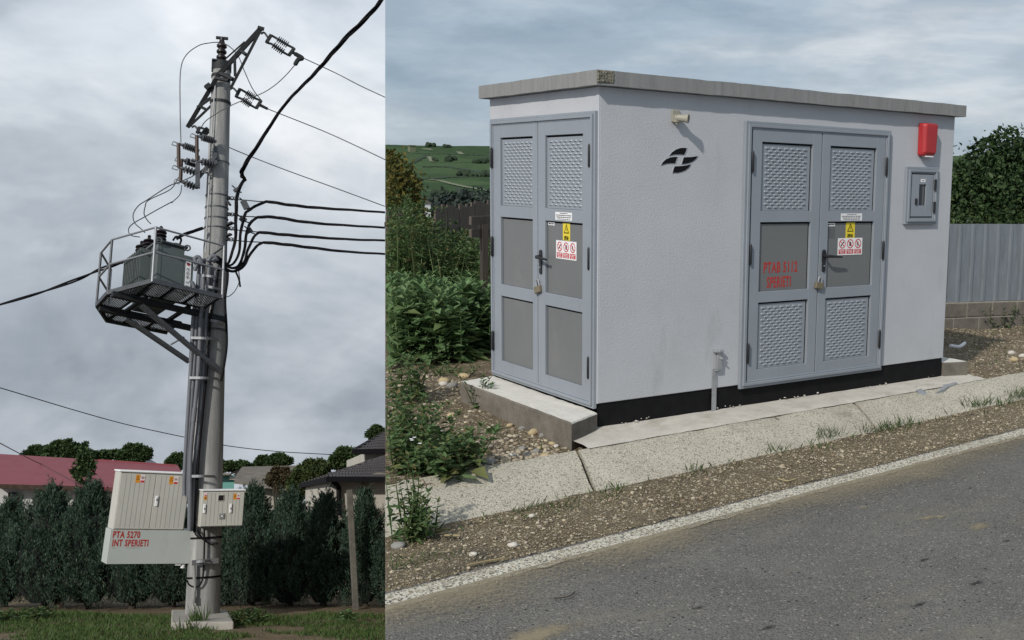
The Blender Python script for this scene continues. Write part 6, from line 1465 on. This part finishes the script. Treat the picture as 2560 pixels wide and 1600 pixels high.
for i in range(16): v = 700 + i * 30; mb.tube([PL(*K5(-20, v + 22), gy2 + .4), PL(*K5(120, v + 22), gy2 + .3)], .006, 4)
for i in range(9): u = -10 + i * 18; mb.tube([PL(*K5(u + 6, 720), gy2 + .35), PL(*K5(u - 16, 1180), gy2 + .35)], .006, 4)
tags(mb.build('wire_mesh', M['wire']), 'wire mesh fence at the far left before the cut off conifer', 'fence')['kind'] = 'thing'

# --- conifer hedge
M['thuja'] = leaf_mat('conifer_sprays', [(.013, .030, .021), (.027, .055, .038), (.055, .095, .066), (.019, .042, .029), (.085, .13, .09), (.06, .065, .036)], .10, .6)
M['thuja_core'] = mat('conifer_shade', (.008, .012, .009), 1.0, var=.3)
def thuja_mesh(R_, h, base, seed, plumes=560, per=56):
    """a crown built of upswept plumes, each a spray of many narrow scale-leaf twigs"""
    g = np.random.default_rng(seed); n = plumes
    t = .02 + .96 * g.random(n) ** .9; a = g.random(n) * 6.283
    prof = np.interp(t, [0, .06, .25, .45, .62, .78, .9, 1.0], [.98, 1.16, 1.22, 1.10, .82, .50, .25, .02])
    lump = 1 + .16 * np.sin(a * 3 + seed) * np.cos(t * 8 + seed) + .10 * np.sin(a * 5 + t * 13)
    r = prof * lump * (.70 + .22 * g.random(n))
    C = np.stack([r * np.cos(a) * R_, r * np.sin(a) * R_ * .9, t * h * .93], 1) + np.array(base)
    out = .50 - .38 * t
    AX = np.stack([np.cos(a) * out, np.sin(a) * out, np.ones(n)], 1) + g.normal(size=(n, 3)) * .22
    AX /= np.linalg.norm(AX, axis=1, keepdims=True); PLN = g.uniform(.22, .46, n) * (1.05 - .45 * t) * np.where(g.random(n) < .14, 1.55, 1.0)
    k = np.repeat(np.arange(n), per); m = n * per; s = g.random(m)
    P = C[k] + AX[k] * (PLN[k] * s)[:, None] + g.normal(size=(m, 3)) * (.042 * (1 - .8 * s))[:, None]
    D = AX[k] + g.normal(size=(m, 3)) * .38; Nn = g.normal(size=(m, 3))
    L = g.uniform(.04, .085, m); return leaf_blades(P, D, Nn, L, L * g.uniform(.16, .26, m), .1)
def conifer(uv, wpx, vtop, y, label, seed, n=8500, group='conifers of the hedge'):
    g0 = PL(uv[0], uv[1], y); top = PL(uv[0], vtop, y); h = top.z - lz(g0.x); base = Vector((g0.x, y, lz(g0.x)))
    R_ = wpx / 2 / FPX * y * .90
    t = thing('conifer', label, 'conifer', base, group)
    V, F = thuja_mesh(R_, h - .22, base, seed); link('crown', fast_mesh('c', V, F), M['thuja'], t)
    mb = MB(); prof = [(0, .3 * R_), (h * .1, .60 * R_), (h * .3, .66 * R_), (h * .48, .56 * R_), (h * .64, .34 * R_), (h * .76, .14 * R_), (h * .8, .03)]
    mb.lathe(base + Vector((0, 0, .1)), (0, 0, 1), prof, 14); mb.build('shade_core', M['thuja_core'], t, smooth=True)  # solid filler core; the crown's inner shade is put into its near-black colour
    MB().tube([base - Vector((0, 0, .15)), base + Vector((0, 0, h * .3))], [.07, .05], 8).build('trunk', M['bark'], t)
hy = lambda u: GL(u, 1527).y + .95
for u, wpx, vt, lab, s in ((10, 95, 1225, 'conifer cut off by the left edge behind the wire mesh', 3), (112, 190, 1186, 'broad dark conifer left of the rusty fence post', 5), (218, 165, 1172, 'conifer between the rusty fence post and the large cabinet', 8), (330, 175, 1210, 'conifer hidden behind the large cabinet', 11), (430, 160, 1215, 'conifer standing right behind the pole', 13), (508, 150, 1225, 'conifer mostly covered by the meter cabinet and pole', 14), (628, 158, 1186, 'rounded conifer just right of the small meter cabinet', 17), (723, 150, 1198, 'conifer in the middle of the right hand hedge', 19), (808, 128, 1206, 'pointed conifer before the pale house wall', 23), (912, 116, 1198, 'conifer right of the leaning concrete post', 29), (1000, 120, 1260, 'last conifer running on behind the bank', 31), (572, 120, 1300, 'lower conifer filling the gap right of the pole', 37)):
    conifer((u, 1520), wpx, vt, hy(u) + (.3 if u in (508, 572) else 0), lab, s)

# --- houses
M['redroof'] = mat('red_roof_sheet', (.215, .055, .066), .6, var=.08, scale=2, spec=.3, grime=((.20, .06, .07), 1, .6, (1, 1, 1)))
M['plaster'] = mat('pale_plaster', (.40, .38, .335), .9, var=.06, scale=2, grime=((.33, .31, .27), 1.3, .6, (1, 1, .4)))
M['whitewall'] = mat('white_wash', (.45, .45, .44), .9, var=.06)
M['darktile'] = mat('dark_roof_tiles', (.050, .047, .052), .6, var=.15, scale=3)
M['slate'] = mat('blue_grey_roof', (.07, .08, .10), .6, var=.12)
M['asbestos'] = mat('grey_corrugated_roof', (.17, .155, .135), .95, var=.2, scale=3, grime=((.10, .09, .07), 2, .58, (1, 1, 1)))
M['teal'] = mat('turquoise_wall', (.14, .34, .31), .9, var=.08)
M['ringp'] = mat('ring_plaster', (.20, .18, .15), .9, var=.1)
def quadm(mb, P): return mb.add(P, [(0, 1, 2, 3)])
def roof_sheet(P00, P10, P11, P01, name, m, par, ribs, rh=.03, thick=.06):
    """sloping roof between eave P00-P10 and ridge P01-P11 with standing ribs"""
    nrm = (P10 - P00).cross(P01 - P00).normalized(); nrm = nrm if nrm.z > 0 else -nrm
    mb = MB(); vs = [p + nrm * d for d in (-thick, 0) for p in (P00, P10, P11, P01)]
    mb.add(vs, [(0, 3, 2, 1), (4, 5, 6, 7), (0, 1, 5, 4), (1, 2, 6, 5), (2, 3, 7, 6), (3, 0, 4, 7)]); r_ = mb.build(name, M[m], par)
    if ribs:
        mb = MB()
        for i in range(ribs + 1):
            t = i / ribs; a, b = P00.lerp(P10, t), P01.lerp(P11, t); mb.bar(a + nrm * rh * .4, b + nrm * rh * .4, .09, rh * 1.8, nrm)
        k = mb.build('ribs', M[m], r_); k['kind'] = 'stuff'
    return r_
# red roofed building
yr = 34.0
hr_ = thing('red_roofed_building', 'long low white building with a red ribbed metal roof', 'building', PL(*K5(200, 470), yr) - Vector((0, 0, 2)))
e0, e1_, e2_ = PL(*K5(-40, 428), yr), PL(*K5(300, 434), yr), PL(*K5(800, 470), yr)
r0, r1, r2 = PL(*K5(-40, 216), yr + 3.2), PL(*K5(560, 252), yr + 3.2), PL(*K5(1240, 296), yr + 3.2)
roof_sheet(e0, PL(*K5(560, 445), yr), r1, r0, 'roof', 'redroof', hr_, 44); roof_sheet(PL(*K5(564, 447), yr - .02), PL(*K5(1330, 470), yr), PL(*K5(1232, 297), yr + 3.2), PL(*K5(566, 253), yr + 3.2), 'roof', 'redroof', hr_, 54)
mb = MB(); mb.bar(PL(*K5(655, 256), yr + 3.2), PL(*K5(1236, 296), yr + 3.2), .16, .10); mb.build('ridge_cap', M['redroof'], hr_)
mb = MB(); mb.bar(PL(*K5(-40, 436), yr - .05), PL(*K5(560, 450), yr - .05), .10, .12); mb.build('gutter', M['rust'], hr_)
wa, wb = PL(*K5(-40, 440), yr + .35), PL(*K5(1300, 476), yr + .35)
mb = MB(); mb.add([wa, wb, wb - Vector((0, 0, 3)), wa - Vector((0, 0, 3)), wa + Vector((0, 4, 0)), wb + Vector((0, 4, 0)), wb + Vector((0, 4, -3)), wa + Vector((0, 4, -3))], [(0, 1, 2, 3), (4, 7, 6, 5), (0, 4, 5, 1), (0, 3, 7, 4), (1, 5, 6, 2)]); mb.build('wall', M['whitewall'], hr_)
def win(P, Q, y, name, m, par, d=.08):
    a, b = PL(*P, y), PL(*Q, y); mb = MB(); mb.box((a.x, y - d, b.z), (b.x, y, a.z)); return mb.build(name, M[m], par)
w_ = win(K5(60, 480), K5(128, 600), yr + .34, 'window', 'rust', hr_); win(K5(72, 492), K5(116, 600), yr + .27, 'pane', 'glass', w_, .03)
# hipped roof peeping over it
yh = 52.0; ph = thing('hipped_roof_house', 'house behind the red roof showing only its blue grey hipped roof', 'house', PL(*K5(1010, 300), yh) - Vector((0, 0, 3)))
a, b, c, d = PL(*K5(905, 290), yh), PL(*K5(1140, 300), yh), PL(*K5(1055, 248), yh + 2.5), PL(*K5(965, 246), yh + 2.5)
mb = MB(); q = Vector((0, 5, 0)); mb.add([a, b, c, d, a + q, b + q], [(0, 1, 2, 3), (1, 5, 2), (0, 3, 4), (3, 2, 5, 4), (0, 4, 5, 1)]); mb.build('roof', M['slate'], ph)
mb = MB(); mb.box((a.x + .4, yh + .3, a.z - 3), (b.x - .4, yh + 4.6, a.z - .05)); mb.build('wall', M['plaster'], ph)
# grey corrugated roof and turquoise house
yg = 42.0; gh = thing('grey_roofed_barn', 'barn with a weathered grey corrugated roof behind the hedge', 'barn', PL(*K6(330, 430), yg) - Vector((0, 0, 2)))
roof_sheet(PL(*K6(140, 400), yg), PL(*K6(660, 470), yg - .5), PL(*K6(650, 296), yg + 3), PL(*K6(250, 306), yg + 3), 'roof', 'asbestos', gh, 30, .03)
mb = MB(); a, b = PL(*K6(160, 400), yg + .4), PL(*K6(640, 440), yg + .4); mb.box((a.x, yg + .4, a.z - 3), (b.x, yg + 4, b.z)); mb.build('wall', M['plaster'], gh)
roof_sheet(PL(*K6(148, 350), yg + .4), PL(*K6(250, 306), yg + 3), PL(*K6(252, 306), yg + 3.05), PL(*K6(150, 348), yg + .5), 'verge_board', 'asbestos', gh, 0)
yt2 = 36.0; th = thing('turquoise_house', 'turquoise house wall showing between the pole and the hedge', 'house', PL(*K6(120, 420), yt2) - Vector((0, 0, 2)))
a, b = PL(*K6(-40, 362), yt2), PL(*K6(182, 470), yt2); mb = MB(); mb.box((a.x, yt2, b.z - 2), (b.x, yt2 + 4, a.z)); mb.build('wall', M['teal'], th)
mb = MB(); a, b = PL(*K6(-40, 352), yt2 - .1), PL(*K6(150, 354), yt2 - .1); mb.bar(a, b, .5, .06); mb.build('roof_edge', M['asbestos'], th); mb = MB(); a, b = PL(*K6(150, 378), yt2 - .06), PL(*K6(188, 380), yt2 - .06); mb.bar(a, b, .2, .10); mb.build('cornice', M['plaster'], th)
# pale house at the right
ypx = 27.0; ho = thing('pale_plaster_house', 'pale plastered house with dark tiled roofs beside the bank', 'house', PL(*K6(950, 520), ypx) - Vector((0, 0, 3)))
wa, wm_, wb = PL(*K6(683, 430), ypx + 2.6), PL(*K6(858, 395), ypx), PL(*K6(1420, 372), ypx)
mb = MB(); z0 = lz(0) - 1.5
mb.add([wa, wm_, Vector((wm_.x, wm_.y, z0)), Vector((wa.x, wa.y, z0))], [(0, 1, 2, 3)]); mb.add([wm_, wb, Vector((wb.x, wb.y, z0)), Vector((wm_.x, wm_.y, z0))], [(0, 1, 2, 3)])
mb.add([wb, wb + Vector((0, 7, 0)), Vector((wb.x, wb.y + 7, z0)), Vector((wb.x, wb.y, z0))], [(0, 1, 2, 3)]); mb.build('wall', M['plaster'], ho)
def tiles_roof(P00, P10, P11, P01, name, par, rows, cols):
    """metal tile roof: stepped courses across the slope"""
    mb = MB(); nrm = (P10 - P00).cross(P01 - P00).normalized(); nrm = nrm if nrm.z > 0 else -nrm
    for i in range(rows):
        t0, t1 = i / rows, (i + 1) / rows; a, b = P00.lerp(P01, t0), P10.lerp(P11, t0); c, d = P10.lerp(P11, t1), P00.lerp(P01, t1)
        mb.add([a + nrm * .05, b + nrm * .05, c, d, a, b], [(0, 1, 2, 3), (4, 5, 1, 0)])
        for j in range(cols):
            s = (j + .5) / cols; mb.bar(a.lerp(b, s) + nrm * .05, d.lerp(c, s) + nrm * .01, .07, .05, nrm)
    o = mb.build(name, M['darktile'], par); return o
tiles_roof(PL(*K6(845, 382), ypx - .4), PL(*K6(1430, 385), ypx - .4), PL(*K6(1430, 170), ypx + 3.2), PL(*K6(1235, 235), ypx + 3.2), 'lower_roof', ho, 9, 26)
tiles_roof(PL(*K6(652, 428), ypx + 2.9), PL(*K6(845, 382), ypx - .4), PL(*K6(1235, 235), ypx + 3.2), PL(*K6(1150, 262), ypx + 3.6), 'side_roof', ho, 8, 8)
mb = MB(); mb.bar(PL(*K6(845, 386), ypx - .45), PL(*K6(1430, 389), ypx - .45), .12, .12); mb.bar(PL(*K6(652, 432), ypx + 2.85), PL(*K6(845, 386), ypx - .45), .12, .12); mb.build('roof_gutter', M['cable'], ho)
a, b = PL(*K6(1100, 200), ypx + 4), PL(*K6(1420, 260), ypx + 4); mb = MB(); mb.box((a.x, ypx + 4, b.z - 1), (b.x, ypx + 8, a.z)); mb.build('upper_wall', M['plaster'], ho)
tiles_roof(PL(*K6(1020, 192), ypx + 3.6), PL(*K6(1430, 185), ypx + 3.6), PL(*K6(1430, 20), ypx + 6.4), PL(*K6(1240, 65), ypx + 6.4), 'upper_roof', ho, 7, 20)
mb = MB(); mb.bar(PL(*K6(1020, 195), ypx + 3.5), PL(*K6(1430, 188), ypx + 3.5), .12, .14); mb.bar(PL(*K6(1020, 190), ypx + 3.55), PL(*K6(1240, 62), ypx + 6.4), .12, .10); mb.build('upper_gutter', M['cable'], ho)
mb = MB(); mb.tube(smooth_curve([PL(*K6(875, 395), ypx - .3), PL(*K6(885, 415), ypx - .25), PL(*K6(912, 440), ypx - .08), PL(*K6(915, 500), ypx - .08), PL(*K6(922, 640), ypx - .08)], 5), .055, 8); mb.build('downpipe', M['cable'], ho, smooth=True)
c = PL(*K6(1196, 490), ypx - .02); mb = MB(); n = 40
ru, rw = .44, .53
mb.add([c + Vector((q * ru * math.cos(6.2832 * i / n), dy, q * rw * math.sin(6.2832 * i / n))) for dy in (0, -.05) for q in (.78, 1) for i in range(n)], [(2 * n + i, 2 * n + (i + 1) % n, 3 * n + (i + 1) % n, 3 * n + i) for i in range(n)] + [(n + i, n + (i + 1) % n, 3 * n + (i + 1) % n, 3 * n + i) for i in range(n)] + [(i, (i + 1) % n, 2 * n + (i + 1) % n, 2 * n + i) for i in range(n)])
mb.build('plaster_ring', M['ringp'], ho)

# --- trees and bushes behind
def ltree(uvc, wpx, hpx, y, n, leaf, m, label, lobes=None, name='tree', cat='tree', group=None, drop=2.2):
    c = PL(*uvc, y); sx = wpx / 2 / FPX * y * .9; sz_ = hpx / 2 / FPX * y * .9; b = Vector((c.x, c.y, c.z - sz_ - drop)); q = sz_ + drop
    g = random.Random(int(uvc[0] * 7 + uvc[1])); L = []
    for (x, yy, z), r, k in (lobes or LB):
        L.append(((x * sx, yy * sx, q + z * sz_), (sx * r * k * .72, sx * r * .65, sz_ * r * .74)))
        for _ in range(8):
            a = g.uniform(0, 6.28); e = g.uniform(-.3, 1.3); rr = g.uniform(.12, .30) * r
            L.append(((x * sx + math.cos(a) * math.cos(e) * sx * r * .88, yy * sx + math.sin(a) * sx * r * .6, q + z * sz_ + math.sin(e) * sz_ * r * .95), (sx * rr * 1.1, sx * rr, sz_ * rr)))
    return tree(name, b, q, L, int(n * 1.7), leaf * .72, M[m], label, .16 if name == 'tree' else .035, group, cat, 6, clip=False)
M['ltree'] = leaf_mat('village_tree_leaves', [(.020, .038, .014), (.038, .066, .024), (.062, .10, .038), (.09, .13, .053)], .22)
M['lbush'] = leaf_mat('pale_bush_leaves', [(.035, .055, .02), (.06, .085, .03), (.085, .105, .04)], .2)
M['drybush'] = leaf_mat('reddish_bush_leaves', [(.07, .055, .03), (.10, .075, .045), (.055, .055, .025)], .2)
LB = [((-.5, 0, -.2), .55, 1.1), ((.1, .1, .25), .62, 1.1), ((.55, -.1, -.1), .52, 1.1), ((0, 0, -.4), .6, 1.2), ((-.25, 0, .45), .36, 1)]
LW = [((-.7, 0, -.2), .5, .9), ((-.3, 0, .05), .55, .8), ((.15, .1, -.05), .55, .8), ((.55, 0, .1), .5, .7), ((.85, 0, -.3), .4, .7)]
ltree(K5(938, 210), 72, 52, 46, 7000, .16, 'ltree', 'round dark tree above the right part of the red roof', LB)
ltree(K5(262, 205), 58, 38, 48, 4500, .16, 'ltree', 'flat dark tree above the left part of the red roof', LB)
ltree(K5(440, 180), 82, 48, 46, 5500, .15, 'ltree', 'wide loose tree above the middle of the red roof', LB)
ltree(K5(690, 225), 120, 34, 50, 6000, .16, 'ltree', 'row like low tree between the loose tree and the round tree', LW)
ltree(K5(590, 215), 24, 60, 40, 900, .13, 'ltree', 'thin wispy tree top rising over the red roof', LB)
ltree(K5(590, 300), 46, 90, hy(210) + 1.8, 620, .12, 'ltree', 'slender sapling in front of the red roof between two conifers', LB, 'sapling')
ltree(K5(1235, 265), 48, 46, 44, 4500, .15, 'ltree', 'dark tree touching the left side of the pole', LB)
ltree(K6(170, 300), 95, 40, 50, 6000, .17, 'ltree', 'low dark tree right of the pole above the turquoise house', LW)
ltree(K6(490, 258), 66, 40, 52, 6500, .16, 'ltree', 'rounded dark tree above the grey barn roof', LB)
ltree(K6(385, 268), 44, 36, 54, 3500, .16, 'ltree', 'smaller tree left of the rounded tree above the barn', LB)
ltree(K6(970, 245), 86, 66, 38, 6500, .16, 'ltree', 'leafy tree left of the pale house roof', LB)
ltree(K6(1180, 62), 54, 36, 44, 3200, .16, 'ltree', 'tree top above the upper roof of the pale house', LB)
ltree(K6(735, 315), 82, 58, 36, 4500, .13, 'lbush', 'light green bushy tree between the barn and the pale house', LB)
ltree(K6(500, 375), 66, 60, 33, 2800, .12, 'drybush', 'reddish dry bush before the grey barn', LB, 'bush', 'bush')
ltree(K6(640, 420), 56, 90, 31, 3200, .12, 'lbush', 'pale green bush behind the middle conifers', LB, 'bush', 'bush')
ltree(K6(400, 1190), 22, 40, hy(660) + 1.2, 500, .09, 'lbush', 'yellow green patch of leaves seen low between the conifers', LB, 'bush', 'bush', drop=.1)
mb = MB(); mb.tube([PL(*K6(832, 305), 37), PL(*K6(834, 365), 37)], .05, 8); tags(mb.build('vent_pipe', M['pole']), 'thin grey vent pipe standing left of the pale house roof', 'pipe')
# things that are lettering become plain meshes, so each is one object
dg = bpy.context.evaluated_depsgraph_get()
for o in [x for x in SC.objects if x.type == 'FONT']:
    me = bpy.data.meshes.new_from_object(o.evaluated_get(dg)); nw = bpy.data.objects.new('lettering', me); COL.objects.link(nw)
    nw.parent = o.parent; nw.matrix_local = o.matrix_local.copy(); nw.name = 'lettering'; cu = o.data; bpy.data.objects.remove(o); bpy.data.curves.remove(cu)
